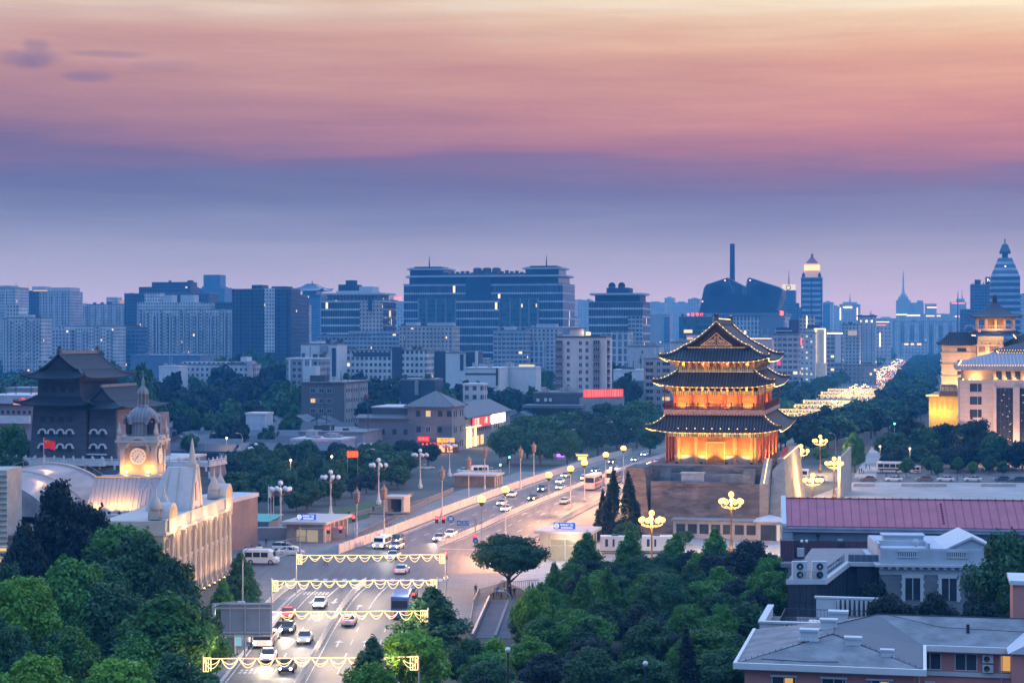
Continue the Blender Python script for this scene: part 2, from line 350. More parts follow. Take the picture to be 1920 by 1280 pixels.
sheet("station_square",[(-75,286),(-33.5,286),(-33.5,291),(-34,321),(-20,350),(-4,420),(20,520),(2,524),(-20,430),(-38,372),(-75,330)],0.010,M_paving,"paved square and walkways left of the avenue","plaza")
sheet("footpath",[G(1600,895),G(1642,895),G(1655,832),G(1640,828)],0.024,M_plaza,"pale footpath running between the trees","path")
sheet("lawn",[G(620,992),G(720,962),G(742,940),G(700,938),G(610,960)],0.03,M_grass,"strip of green lawn with low shrubs behind the subway entrance","grass",kind="stuff")
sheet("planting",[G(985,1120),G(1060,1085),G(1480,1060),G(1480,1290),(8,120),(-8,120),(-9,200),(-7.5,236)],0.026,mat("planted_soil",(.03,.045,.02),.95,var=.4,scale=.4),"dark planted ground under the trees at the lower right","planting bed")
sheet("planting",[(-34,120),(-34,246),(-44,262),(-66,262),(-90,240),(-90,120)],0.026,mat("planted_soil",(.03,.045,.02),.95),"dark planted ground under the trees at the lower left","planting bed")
def markings():
 b=MB()
 def dash(s0,s1,off,w=0.16,z=0.02):
  n=max(1,int((s1-s0)/6));pv=None
  for k in range(n+1):
   (x,y),h=along(s0+(s1-s0)*k/n,off);dx,dy=math.cos(h)*w/2,math.sin(h)*w/2
   cur=((x-dx,y-dy,z),(x+dx,y+dy,z))
   if pv:b.add([pv[0],pv[1],cur[1],cur[0]],[(0,1,2,3)])
   pv=cur
 for off in (-3.6,-0.2-6.2,3.6,7.2):
  s=s_at(140)
  while s<s_at(285):dash(s,s+(30 if s>s_at(250) else 4),off);s+=10 if s<=s_at(250) else 34
 for off in (-8.2,10.4,-0.55,0.55):dash(s_at(130),s_at(288),off,0.14)
 for off in (-4.0,-8.0,4.0,8.0):
  s=s_at(345)
  while s<s_at(900):dash(s,s+4,off,0.2);s+=10
 for off in (-12.1,12.0,-0.6,0.6):dash(s_at(345),s_at(1500),off,0.18)
 for off in (-12,-8,-4,4,8,12):dash(s_at(905),s_at(1900),off,0.2)
 def arrow(s,off,k):
  (x,y),h=along(s,off);c,si=math.cos(h),math.sin(h)
  def P(u,v):return (x+u*c-v*k*si,y+u*si+v*k*c,0.021)
  b.add([P(-.14,-2.6),P(.14,-2.6),P(.14,.8),P(-.14,.8)],[(0,1,2,3)]);b.add([P(-.6,.8),P(.6,.8),P(0,2.6)],[(0,1,2)])
 for Y,off in ((231,2.0),(231,5.4),(262,2.0),(262,8.8)):arrow(s_at(Y),off,1)
 for Y,off in ((268,-2.0),(268,-5.2)):arrow(s_at(Y),off,-1)
 for Y in (400,470):
  for off in (2,6,10):arrow(s_at(Y),off,1)
 for Y in (276,274.5,212,210.5):
  for k in range(7):
   (x,y),h=along(s_at(Y),-7.6+k*0.55);b.box(x,x+0.3,y,y+1.0,0.0205,0.021)
 for Y,o0,o1 in ((288,-8,-0.8),(334,0.8,12),(286,0.8,10.6)):
  (x,y),h=along(s_at(Y),o0);(x2,y2),h=along(s_at(Y),o1);b.add([(x,y,.021),(x2,y2,.021),(x2,y2+.5,.021),(x,y+.5,.021)],[(0,1,2,3)])
 for k in range(14):
  x=-31+k*1.5;b.add([(x,289.6,.021),(x+.7,289.6,.021),(x+.7,292.6,.021),(x,292.6,.021)],[(0,1,2,3)])
 tag(b.build("road_marking",M_mark),"white painted lane lines, arrows and stop lines","road marking",kind="structure")
markings()
def kerb():
 b=MB()
 for side in (-1,1):
  pv=None
  for p,t in zip(CP,CT):
   if p.y>1400 or (286<p.y<332):pv=None;continue
   o=side*(halfw(p.y)[0 if side<0 else 1]+0.02);q=(p.x+t.y*o,p.y-t.x*o);o2=o+side*0.35;r=(p.x+t.y*o2,p.y-t.x*o2)
   if pv:
    vs=[(*pv[0],0),(*q,0),(*q,.14),(*pv[0],.14),(*pv[1],0),(*r,0),(*r,.14),(*pv[1],.14)]
    b.add(vs,[(0,1,2,3),(3,2,6,7),(4,7,6,5)])
   pv=(q,r)
 tag(b.build("kerb",M_kerb),"pale stone kerbs edging the avenue","kerb",kind="structure")
kerb()
M_tile=striped("dark_roof_tile",(0.016,0.019,0.027),(0.050,0.055,0.068),0.62,'auto',rough=0.55,noise=0.35)
M_ridge=mat("ridge_tile",(0.045,0.05,0.055),0.5,var=0.3,scale=1.5)
M_green=mat("glazed_ridge",(0.03,0.055,0.05),0.35,var=0.3,scale=2)
M_red=mat("vermilion_wall",(0.66,0.20,0.04),0.6,var=0.12,scale=0.8)
M_redcol=mat("red_lacquer",(0.56,0.13,0.04),0.4,var=0.12,scale=1.0)
M_darkred=mat("dark_red_wood",(0.12,0.02,0.018),0.6,var=0.2,scale=1.0)
M_stone=mat("pale_stone",(0.42,0.36,0.33),0.75,var=0.15,scale=0.7)
M_bulb=glow("warm_bulb",(1.0,0.62,0.24),4.0)
M_tube=glow("warm_light_strip",(1.0,0.62,0.28),3.0)
def paint_mat():
 """painted beams: blue, green and gold panels"""
 m=bpy.data.materials.new("painted_beam");m.use_nodes=True;nt=m.node_tree;b=nt.nodes['Principled BSDF'];L=nt.links.new
 tc=nd(nt,'ShaderNodeTexCoord');sp=nd(nt,'ShaderNodeSeparateXYZ');L(tc.outputs['Object'],sp.inputs[0])
 s=math_(nt,'ADD',sp.outputs[0],sp.outputs[1])
 w=math_(nt,'FRACT',math_(nt,'DIVIDE',s,1.7));w2=math_(nt,'FRACT',math_(nt,'DIVIDE',s,0.42))
 c=mixc(nt,math_(nt,'GREATER_THAN',w,0.45),(0.05,0.10,0.20),(0.05,0.17,0.14))
 c=mixc(nt,math_(nt,'LESS_THAN',math_(nt,'ABSOLUTE',math_(nt,'SUBTRACT',w,0.45)),0.06),c,(0.55,0.38,0.12))
 c=mixc(nt,math_(nt,'GREATER_THAN',w2,0.72),c,(0.50,0.36,0.14))
 zz=math_(nt,'FRACT',math_(nt,'DIVIDE',sp.outputs[2],0.75));c=mixc(nt,math_(nt,'GREATER_THAN',zz,0.86),c,(0.5,0.34,0.14))
 L(c,b.inputs['Base Color']);b.inputs['Roughness'].default_value=0.7;return m
M_paint=paint_mat()
M_bracket=mat("gold_bracket",(0.60,0.40,0.16),0.55,var=0.35,scale=3.0)
def skirt(xi,yi,zt,xo,yo,ze,lift=0.9,m=0,n=24,k=8,thick=0.32,pw=1.5,flare=0.5):
 """one tier of hipped roof: concave slopes, corners swept up"""
 b=MB()
 cs=[((-1,-1),(1,-1)),((1,-1),(1,1)),((1,1),(-1,1)),((-1,1),(-1,-1))]
 for (a,c) in cs:
  V=[]
  for j in range(k+1):
   s=j/k
   for i in range(n+1):
    t=2*i/n-1
    ex=abs(t)**8*flare*s
    hx,hy=xi+(xo-xi)*s+ex*(1 if True else 0),yi+(yo-yi)*s+ex
    p=((a[0]+(c[0]-a[0])*(t+1)/2)*hx,(a[1]+(c[1]-a[1])*(t+1)/2)*hy)
    z=zt-(zt-ze)*(1-(1-s)**pw)+lift*abs(t)**5*s*s
    V.append((p[0],p[1],z))
  w=n+1
  b.add(V,[(j*w+i,(j+1)*w+i,(j+1)*w+i+1,j*w+i+1) for j in range(k) for i in range(n)],m,True)
  b.add([(x,y,z-thick) for x,y,z in V],[(j*w+i,j*w+i+1,(j+1)*w+i+1,(j+1)*w+i) for j in range(k) for i in range(n)],m,True)
  e=V[k*w:]
  b.add(e+[(x,y,z-thick) for x,y,z in e],[(i,w+i,w+i+1,i+1) for i in range(n)],m)
 return b
def eave_line(xo,yo,ze,lift,flare=0.5,side=0,n=60,inset=0.0):
 cs=[((-1,-1),(1,-1)),((1,-1),(1,1)),((1,1),(-1,1)),((-1,1),(-1,-1))];a,c=cs[side];out=[]
 for i in range(n+1):
  t=2*i/n-1;ex=abs(t)**8*flare-inset
  out.append(((a[0]+(c[0]-a[0])*(t+1)/2)*(xo+ex),(a[1]+(c[1]-a[1])*(t+1)/2)*(yo+ex),ze+lift*abs(t)**5))
 return out
def hip_line(xi,yi,zt,xo,yo,ze,lift,cx,cy,pw=1.5,flare=0.5,n=14,s0=0.0):
 out=[]
 for i in range(n+1):
  s=s0+(1-s0)*i/n;ex=flare*s
  out.append((cx*(xi+(xo-xi)*s+ex),cy*(yi+(yo-yi)*s+ex),zt-(zt-ze)*(1-(1-s)**pw)+lift*s*s))
 return out
def gable_roof(xg,zg,zr,y0,y1,m=0,k=10,pw=1.35,thick=0.35):
 """upper part of a hip-and-gable roof: concave slopes left and right of a ridge along y"""
 b=MB();pr=[]
 for j in range(-k,k+1):
  s=abs(j)/k;pr.append((xg*j/k,zr-(zr-zg)*(1-(1-s)**pw)))
 V=[(x,y0,z) for x,z in pr]+[(x,y1,z) for x,z in pr]+[(x,y0,z-thick) for x,z in pr]+[(x,y1,z-thick) for x,z in pr]
 w=len(pr)
 for i in range(w-1):
  b.add([V[i],V[i+1],V[w+i+1],V[w+i]],[(0,1,2,3)],m,False)
  b.add([V[2*w+i],V[3*w+i],V[3*w+i+1],V[2*w+i+1]],[(0,1,2,3)],m)
  b.add([V[i],V[2*w+i],V[2*w+i+1],V[i+1]],[(0,1,2,3)],m);b.add([V[w+i],V[w+i+1],V[3*w+i+1],V[3*w+i]],[(0,1,2,3)],m)
 return b,pr
def finial(b,x,y,z,h=1.5,sgn=1,m=0):
 b.extx([(y-.55*sgn*h,z),(y+.25*sgn*h,z),(y+.3*sgn*h,z+.45*h),(y+.02*sgn*h,z+.8*h),(y+.2*sgn*h,z+h),(y-.25*sgn*h,z+.95*h),(y-.32*sgn*h,z+.5*h)][::(1 if sgn>0 else-1)],x-.22*h,x+.22*h,m)
def bulbs(pts,step=0.62,r=0.085,m=0,b=None):
 b=b or MB();acc=0
 for p,q in zip(pts,pts[1:]):
  p,q=Vector(p),Vector(q);L=(q-p).length;s=-acc
  while s+step<=L:
   s+=step;c=p.lerp(q,s/L)
   b.add([c+Vector(o)*r for o in ((1,0,0),(-1,0,0),(0,1,0),(0,-1,0),(0,0,1),(0,0,-1))],[(0,2,4),(2,1,4),(1,3,4),(3,0,4),(2,0,5),(1,2,5),(3,1,5),(0,3,5)],m)
  acc=L-s
 return b
def animals(b,pts,n=7,m=0):
 for i in range(n):
  p=Vector(pts[-1]).lerp(Vector(pts[len(pts) // 2]),i/(n+1));b.box(p.x-.12,p.x+.12,p.y-.12,p.y+.12,p.z,p.z+.55,m,0.05,0.05)
def bracket_ring(hx,hy,z0,z1,out,step=1.25,m=0):
 """corbel brackets stepping outward under an eave"""
 b=MB();n=3
 for j in range(n):
  f=j/n;zz0=z0+(z1-z0)*f;zz1=z0+(z1-z0)*(f+0.8/n);w=0.16+0.1*j
  for side in range(4):
   L=hx if side % 2==0 else hy;k=max(3,int(2*L/step))
   for i in range(k+1):
    a=-L+2*L*i/k;o=out*(j+1)/n;base=hy if side % 2==0 else hx
    if side==0:b.box(a-w,a+w,-base-o,-base+.1,zz0,zz1,m)
    elif side==1:b.box(base-.1,base+o,a-w,a+w,zz0,zz1,m)
    elif side==2:b.box(a-w,a+w,base-.1,base+o,zz0,zz1,m)
    else:b.box(-base-o,-base+.1,a-w,a+w,zz0,zz1,m)
 return b
M_gbrick=brick("gate_brick",(0.17,0.138,0.135),(0.115,0.095,0.095),(0.08,0.07,0.07),1.3,0.42,stain=0.55)
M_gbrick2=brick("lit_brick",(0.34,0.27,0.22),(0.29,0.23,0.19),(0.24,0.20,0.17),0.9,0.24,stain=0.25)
GC=(PX(1340,376)+UX*18,376*1.0+UY*18)
def gate():
 ZF=12.4
 base=empty("city_gate_platform",GC,"massive grey brick base with sloping walls under the lit gate tower","gate platform",A)
 b=MB()
 b.box(-13.5,13.0,-26,24,0,ZF,0,tx=1.2,ty=0.8)
 b.box(-16.4,-10.2,-38,-25.2,0,ZF+0.2,0,tx=1.3,ty=1.0)
 b.box(-10.3,10.6,-37.5,-25.2,0,9.2,0,tx=0.0,ty=0.9)
 b.box(-10.3,9.6,-36.8,-36.0,9.2,10.1,0)
 b.build("brick_body",M_gbrick,base)
 b=MB()
 b.box(-9.0,9.2,-27.4,-26.0,9.2,11.0,0)
 for k in range(9):b.box(6.6,9.0,-29.6+k*.34,-29.2+k*.34,9.2,9.5+k*.32,0)
 for k in range(9):b.box(-9.6,-7.6,-29.6+k*.34,-29.2+k*.34,9.2,9.5+k*.32,0)
 for k in range(15):b.box(-4+k*.72,-3.6+k*.72,-27.7,-27.4,9.2,9.55,0)
 b.build("ramp_court",mat("grey_court",(0.15,0.15,0.17),0.8,var=0.25,scale=0.8),base)
 b=MB()
 b.extx([(-37.6,0),(-25.4,0),(-25.4,14.0),(-27.5,13.7),(-36.6,9.9),(-36.9,9.9)],10.6,12.2)
 b.extx([(-25.4,0),(19,0),(19,14),(-25.4,14)],13.05,14.4)
 b.add([(12.2,-37.6,0),(15.9,-36.5,0),(16.2,19,0),(12.2,19,0),(12.4,-30.0,11.8),(14.4,-25.4,14),(14.5,19,14),(12.4,19,14)],[(0,1,4),(1,5,4),(1,2,6,5),(2,3,7,6),(4,5,6,7)])
 b.build("ramp_wall",M_gbrick2,base)
 b=MB();b.add([(16.05,-14,1.0),(16.1,-12.4,1.0),(15.15,-12.4,9.4),(15.15,-12.9,9.8),(15.2,-14,9.0)],[(0,1,2,3,4)]);b.build("slit_opening",mat("dark_opening",(0.02,0.02,0.022),0.9),base)
 b=MB();e=[(11.4,-36.7,10.02),(11.4,-27.5,13.82),(11.4,-25.6,14.1)];b.tube(e,0.09);b.tube([(14.42,-25.4,14.1),(14.42,18.8,14.1)],0.10)
 b.tube([(-12.8,-25,12.6),(-12.8,-19,12.6)],0.09);b.build("light_strip",M_tube,base)
 b=MB()
 b.box(-4.8,-0.6,-33.5,-31.4,9.2,11.4,0);b.box(-5.0,-0.4,-33.7,-31.2,11.4,11.6,0);b.build("roof_hut",mat("hut_paint",(0.34,0.36,0.42),0.6),base)
 for k in range(9):
  o=MB();x=-13.5+k*.0;y=-24+k*0.9
  o=MB();o.tube([(0,0,0),(0,0,3.0)],0.04);o.box(0,0.05,-0.02,0.75,1.3,3.0);o=o.build("banner",mat("red_banner",(0.55,0.02,0.03),0.6),None,None)
  o.location=(GC[0]+NX*13.7+UX*(-21+k*2.0),GC[1]+NY*13.7+UY*(-21+k*2.0),12.4);o.rotation_euler.z=A
  tag(o,"upright red banner in the row along the north parapet of the gate base","banner","red banners on the gate base")
 g=empty("gate_tower",(*GC,ZF),"lit double storey gate tower with three tiers of dark tiled eaves","gate tower",A)
 Z=ZF
 b=MB();b.box(-8.2,8.2,-16.4,16.4,0,6.4);b.build("lower_wall",M_red,g)
 b=MB();b.box(-8.3,-2.2,-16.5,-16.42,0,1.5);b.box(2.2,8.3,-16.5,-16.42,0,1.5);b.box(8.22,8.3,-16.4,16.4,0,1.5);b.build("stone_plinth",M_stone,g)
 b=MB();b.box(-1.7,1.7,-16.6,-16.44,0,4.0);d=b.build("door",mat("orange_door",(0.70,0.22,0.05),0.5),g)
 b=MB()
 for x0,x1,z0,z1 in ((-1.95,-1.7,0,4.25),(1.7,1.95,0,4.25),(-1.7,1.7,4.0,4.25),(-.05,.05,0,4)):b.box(x0,x1,-16.72,-16.6,z0,z1)
 b.build("door_frame",mat("gilt",(0.75,0.50,0.15),0.4,0.3),d)
 t=text("plaque_lettering","正 阳 门 楼",0.55,mat("gilt",(0.75,0.5,0.15)),g,(0,-16.75,4.95));
 for x in (-7.4,-3.9,3.9,7.4,8.15):
  b=MB();b.cyl(x,-16.62,0,6.2,0.42,n=12);b.build("column",mat("column_lit_gold",(.70,.36,.11),.45,var=.1),g)  # gold tint is floodlight put into the colour of the red columns
 for y in range(8):
  b=MB();b.cyl(8.25,-16+y*4.57,0,6.2,0.42,n=10);b.build("column",M_redcol,g)
 for y in range(9):
  for x in (-9.7,9.7):
   b=MB();b.cyl(x,-17.9+y*4.475,-0.05,6.6,0.3,n=10);b.build("gallery_column",M_darkred if x<0 else M_redcol,g)  # left columns darker, their unlit silhouette put into the wood colour
 b=MB();b.box(-9.9,9.9,-18.15,-17.75,5.3,6.2);b.box(9.45,9.95,-17.75,17.7,5.3,6.2);b.box(-9.95,-9.45,-17.75,17.7,5.3,6.2);b.box(-9.9,9.9,17.7,18.1,5.3,6.2);b.build("painted_beam",M_paint,g)
 bracket_ring(9.8,18.0,6.2,7.2,1.9).build("bracket_set",M_bracket,g)
 LO=(9.7,17.9,9.6,13.15,21.3,6.6);lf=0.95
 r=skirt(LO[0],LO[1],LO[2],LO[3],LO[4],LO[5],lf).build("lower_roof",M_tile,g)
 b=MB();b.box(-9.5,9.5,-17.6,17.6,9.5,10.0);b.build("cornice",M_darkred,g)
 b=MB();b.box(-10.3,10.3,-18.5,18.5,9.95,10.75)
 for k in range(34):x=-10.0+k*.606;b.box(x-.2,x+.2,-18.62,-18.5,9.7,10.5)
 b.build("balcony_slab",mat("carved_fascia",(0.46,0.27,0.20),0.7,var=0.3,scale=2.5),g)
 b=MB()
 for sx,sy,ax in ((0,-18.3,0),(0,18.3,0),(10.1,0,1),(-10.1,0,1)):
  L=10.1 if ax==0 else 18.3;n=9 if ax==0 else 16
  for zz in (10.95,11.35,11.9):
   b.box(*((-L,L,sy-.05,sy+.05) if ax==0 else (sx-.05,sx+.05,-L,L)),zz-.05,zz+.06)
  for i in range(n+1):
   a=-L+2*L*i/n
   b.box(*((a-.11,a+.11,sy-.11,sy+.11) if ax==0 else (sx-.11,sx+.11,a-.11,a+.11)),10.75,12.2)
  for i in range(n*4):
   a=-L+2*L*(i+.5)/(n*4)
   b.box(*((a-.04,a+.04,sy-.03,sy+.03) if ax==0 else (sx-.03,sx+.03,a-.04,a+.04)),10.95,11.4)
 b.build("balcony_railing",M_darkred,g)
 b=MB();b.box(-8.4,8.4,-16.4,16.4,10.75,14.6);b.build("upper_wall",M_red,g)
 b=MB()
 for k in range(5):
  x=-8.1+k*3.24
  if k != 2:b.box(x+.5,x+2.7,-16.5,-16.42,11.0,12.0);b.box(x+.45,x+2.75,-16.52,-16.42,12.0,12.1)
 b.box(-1.7,1.7,-16.55,-16.42,12.3,12.45);b.box(-1.75,-1.55,-16.55,-16.42,10.75,14.4);b.box(1.55,1.75,-16.55,-16.42,10.75,14.4)
 b.build("lattice_panel",mat("gilt_lattice",(0.62,0.33,0.10),0.55),g)
 for x in (-8.3,-4.9,-1.9,1.9,4.9,8.3):
  b=MB();b.cyl(x,-16.55,10.75,14.5,0.33,n=10);b.build("column",M_redcol,g)
 for y in range(7):
  b=MB();b.cyl(8.45,-16+y*5.3,10.75,14.5,0.33,n=10);b.build("column",M_redcol,g)
 for x in (-10.1,10.1):
  for y in (-18.2,18.2):
   b=MB();b.cyl(x,y,10.8,16.0,0.12,n=8);b.build("corner_post",M_darkred,g)
 b=MB();b.box(-8.9,8.9,-16.95,16.95,13.75,14.55);b.build("painted_beam",M_paint,g)
 bracket_ring(8.9,17.0,14.5,16.0,2.1).build("bracket_set",M_bracket,g)
 MI=(7.7,15.7,18.5,11.85,19.9,15.7)
 skirt(*MI,lf).build("middle_roof",M_tile,g)
 b=MB();b.box(-7.6,7.6,-15.6,15.6,15.5,20.6);b.build("attic_wall",M_redcol,g)
 b=MB();b.box(-7.75,7.75,-15.75,15.75,18.45,19.4);b.build("painted_beam",M_paint,g)
 bracket_ring(7.7,15.7,19.35,20.7,2.0).build("bracket_set",M_bracket,g)
 TO=(6.6,14.4,23.4,10.65,18.7,20.75)
 skirt(*TO,lf,pw=1.45).build("top_roof",M_tile,g)
 gr,pr=gable_roof(6.75,23.35,28.2,-15.3,15.3);gr.build("gable_roof",M_tile,g)
 b=MB();pin=[(x*.95,z-.45) for x,z in pr];b.extr(pin+[(pin[-1][0],23.0),(pin[0][0],23.0)],-14.5,14.5);gw=b.build("gable_wall",mat("gable_board",(0.03,0.013,0.012),0.6),g)
 b=MB()
 b.add([(-3.9,-14.56,23.75),(3.9,-14.56,23.75),(0.0,-14.56,26.6)],[(0,1,2)],0)
 def curl(cx,cz,r,a0,a1):
  b.tube([(cx+(r*(1-.5*i/9))*math.cos(R(a0+(a1-a0)*i/9)),-14.68,cz+(r*(1-.5*i/9))*math.sin(R(a0+(a1-a0)*i/9))) for i in range(10)],0.075,5,1)
 for sx in (-1,1):
  for cx,cz,r in ((.55,24.3,.45),(1.5,24.25,.42),(2.4,24.1,.36),(3.1,23.98,.24),(.45,25.1,.4),(1.25,24.95,.32),(.3,25.8,.28),(.9,24.65,.22),(1.9,24.7,.22)):
   curl(sx*cx,cz,r,-40 if sx>0 else 220,330 if sx>0 else-150)
  b.tube([(sx*4.1,-14.68,23.72),(sx*2.4,-14.68,24.85),(sx*.9,-14.68,26.1),(0,-14.68,26.9)],0.09,5,1)
 b.tube([(-4.1,-14.68,23.72),(4.1,-14.68,23.72)],0.09,5,1)
 b.v=[(x*.78,y,23.72+(z-23.72)*.80) for x,y,z in b.v]
 b.build("gable_scrollwork",[mat("gable_ground",(0.08,0.03,0.02),0.6),mat("gilt_scroll",(0.80,0.52,0.28),0.45,emit=(1,.55,.25),es=0.12)],gw)  # faint emission on the gilding stands in for floodlight
 b=MB();b.box(-.3,.3,-15.2,15.2,28.1,29.0);b.box(-.42,.42,-15.2,15.2,28.85,29.05);rd=b.build("ridge",M_ridge,g)
 for sy in (-1,1):
  b=MB();finial(b,0,sy*14.6,28.2,1.9,sy);b.build("ridge_finial",M_ridge,g)
 b=MB()
 for cx in (-1,1):
  for cy in (-1,1):
   for q in (LO,MI,TO):
    pts=hip_line(*q,lf,cx,cy,pw=1.45 if q is TO else 1.5);b.tube([(x,y,z+.12) for x,y,z in pts],0.26,6);animals(b,pts)
   b.tube([(cx*abs(x),cy*15.25,z+.12) for x,z in pr[10:]],0.22,6)
 b.build("hip_ridge",M_ridge,g)
 def string(pts,step,r=.085):
  b=bulbs(pts,step,r);b.tube(pts,.012,3);b.build("light_string",M_bulb,g)
 for q in (LO,MI,TO):
  for side in (0,1,3):string(eave_line(q[3],q[4],q[5]-.42,lf,side=side,inset=.15),1.0,.11)
  for cx,cy in ((-1,-1),(1,-1),(1,1)):string([(x,y,z+.5) for x,y,z in hip_line(*q,lf,cx,cy,pw=1.45 if q is TO else 1.5)],.95,.11)
 for cx in (-1,1):
  for y in (-15.3,15.3):string([(cx*abs(x),y,z+.45) for x,z in pr[10:]],.95,.11)
 for q in (MI,TO):string([(-q[0],-q[1]-.2,q[2]-.1),(q[0],-q[1]-.2,q[2]-.1)],3.2,.06)
 string([(-12.2,-20.3,7.05),(12.2,-20.3,7.05)],1.7,.16);string([(0,-15.3,29.2),(0,15.3,29.2)],.9)
 for y in (-1,1):string([(0,14.9*y,28.6),(0,14.5*y,30.2)],.5)
 fl=MB()
 for x in (-7.5,-2.5,2.5,7.5):
  fl.box(x-.25,x+.25,-19.7,-19.3,.0,.35);fl.box(x-.2,x+.2,-18.1,-17.8,10.75,11.0)
 fl.build("floodlight",mat("lamp_housing",(0.03,0.03,0.03),0.4,0.6),g)
 for x in (-6.5,-2.2,2.2,6.5):
  lamp("flood",(x,-18.0,0.5),385.0,(1,.60,.20),parent=g,kind='SPOT',rot=aim((x,-18.0,.5),(x,-16.5,4.6)),spot=R(125),r=.15)
  lamp("flood",(x,-17.9,11.1),181.5,(1,.50,.13),parent=g,kind='SPOT',rot=aim((x,-17.9,11.1),(x,-16.2,13.8)),spot=R(130),r=.15)
  lamp("flood",(x,-19.3,5.9),33.0,(1,.62,.22),parent=g,r=.2)
  lamp("flood",(x,-18.4,14.9),38.5,(1,.60,.2),parent=g,r=.2)
  lamp("flood",(x,-17.2,19.9),18.7,(1,.55,.18),parent=g,r=.2)
 for y in (-14,-5,4,13):
  lamp("flood",(11.2,y,0.7),385.0,(1,.60,.20),parent=g,kind='SPOT',rot=aim((11.2,y,.7),(8.2,y,4.0)),spot=R(130),r=.15)
  lamp("flood",(9.8,y,11.2),165.0,(1,.5,.14),parent=g,kind='SPOT',rot=aim((9.8,y,11.1),(8.4,y,13.8)),spot=R(130),r=.15)
  lamp("flood",(10.8,y,14.9),33.0,(1,.6,.2),parent=g,r=.2);lamp("flood",(11.6,y,5.9),33.0,(1,.6,.2),parent=g,r=.2)
 for y in (-34,-20,-4,14):
  lamp("wall_wash",(24,y,1.0-Z),420,(1,.62,.42),parent=g,kind='SPOT',rot=aim((24,y,1-Z),(16,y,9-Z)),spot=R(120),r=.2)
 lamp("wall_wash",(6,-33,9.6-Z),160,(1,.7,.45),parent=g,r=.3)
gate()
def arrow_tower():
 D=437;X0=PX(55,D)
 M_w=brick("arrow_brick",(0.055,0.057,0.072),(0.042,0.044,0.057),(0.035,0.037,0.047),0.9,0.24,stain=0.35)
 M_hood=mat("white_hood",(0.50,0.50,0.52),0.8,var=0.1);M_dk=mat("window_dark",(0.012,0.014,0.02),0.5,var=0.0)
 M_bal=mat("white_marble",(0.50,0.49,0.50),0.7,var=0.12)
 p=empty("tower_terrace",(X0,D,0),"grey brick terrace with white marble balustrades under the dark arrow tower","terrace",A)
 M_t=brick("terrace_brick",(0.20,0.18,0.18),(0.16,0.15,0.15),(0.13,0.12,0.12),0.9,0.24,stain=0.3)
 b=MB();b.box(-4,32,-5,34,0,8.4,0,tx=1.2,ty=1.2);b.box(30,47.5,-4.95,7,0,8.38,0,tx=1.2,ty=1.2)
 b.add([(43.5,-4.2,0),(53.0,-4.2,0),(46.4,-4.2,5.8),(43.5,-4.2,5.8),(43.5,2,0),(53.0,2,0),(46.4,2,5.8),(43.5,2,5.8)],[(0,1,2,3),(1,5,6,2),(4,7,6,5),(3,2,6,7)])
 b.add([(29,-8,0),(40.0,-8,0),(30.0,-8,7.2),(29,-8,7.2),(29,-5,0),(40,-5,0),(30,-5,7.2),(29,-5,7.2)],[(0,1,2,3),(1,5,6,2),(4,7,6,5),(3,2,6,7)])
 b.build("terrace_body",M_t,p)
 def bal(pts,name="balustrade"):
  b=MB()
  for a,c in zip(pts,pts[1:]):
   a,c=Vector(a),Vector(c);L=(c-a).length;n=max(1,round(L/2.4));dr=(c-a)/n
   for i in range(n+1):
    q=a+dr*i;b.box(q.x-.17,q.x+.17,q.y-.17,q.y+.17,q.z,q.z+1.35);b.box(q.x-.13,q.x+.13,q.y-.13,q.y+.13,q.z+1.35,q.z+1.6,0,.05,.05)
   e=Vector((dr.y,-dr.x,0)).normalized()*0.09
   for z0,z1 in ((0.0,.62),(.78,.98)):
    b.add([a+e+Vector((0,0,z0)),c+e+Vector((0,0,z0)),c+e+Vector((0,0,z1)),a+e+Vector((0,0,z1)),a-e+Vector((0,0,z0)),c-e+Vector((0,0,z0)),c-e+Vector((0,0,z1)),a-e+Vector((0,0,z1))],[(0,1,2,3),(5,4,7,6),(3,2,6,7),(0,4,5,1)])
  return b.build(name,M_bal,p)
 b=MB();b.box(-3.6,31,-4.6,33,8.4,8.9);b.box(31,46.6,-4.6,6.4,8.4,8.9);b.box(-3.3,21.5,-6.2,-4.6,8.3,8.75)
 for k in range(14):x=-2.5+k*3.7;b.box(x,x+.4,-4.9,-4.55,7.4,8.4)
 b.build("terrace_cornice",M_bal,p)
 bal([(-3.4,-4.3,8.9),(46.3,-4.3,8.9),(46.3,6.2,8.9)]);bal([(-3.2,-6.0,8.75),(21.4,-6.0,8.75)]);bal([(46.4,-4.4,5.8),(53.0,-4.4,.2)]);bal([(30,-8.0,7.0),(39.9,-8.0,.2)])
 t=empty("arrow_tower",(X0,D,8.9),"unlit dark grey brick arrow tower with rows of loopholes and white hoods","tower",A)
 b=MB();b.box(0,14.2,0,24,0,13.2,0,tx=.7,ty=.7);b.build("lower_body",M_w,t)
 b=MB();b.box(1.3,12.2,1.3,22.7,13.0,19.5,0,tx=.25,ty=.25);b.box(1.0,12.5,1.0,23,15.0,15.35);b.build("upper_body",M_w,t)
 b=MB();b.box(14.0,21.2,1.2,26,0,12.4,0,tx=.5,ty=.6);b.build("porch_body",M_w,t)
 b=MB();b.box(21.25,24.0,19,27,0,10.6,0,tx=.3,ty=.5);b.box(20.72,21.3,1.9,13.9,0,12.0);b.build("porch_wing",brick("porch_brick_lit",(0.19,0.165,0.17),(0.16,0.14,0.15),(0.13,0.12,0.12),0.9,0.24,stain=0.3),t)  # paler brick: light on the right-hand faces put into its colour
 def off(z):return .7*z/13.2
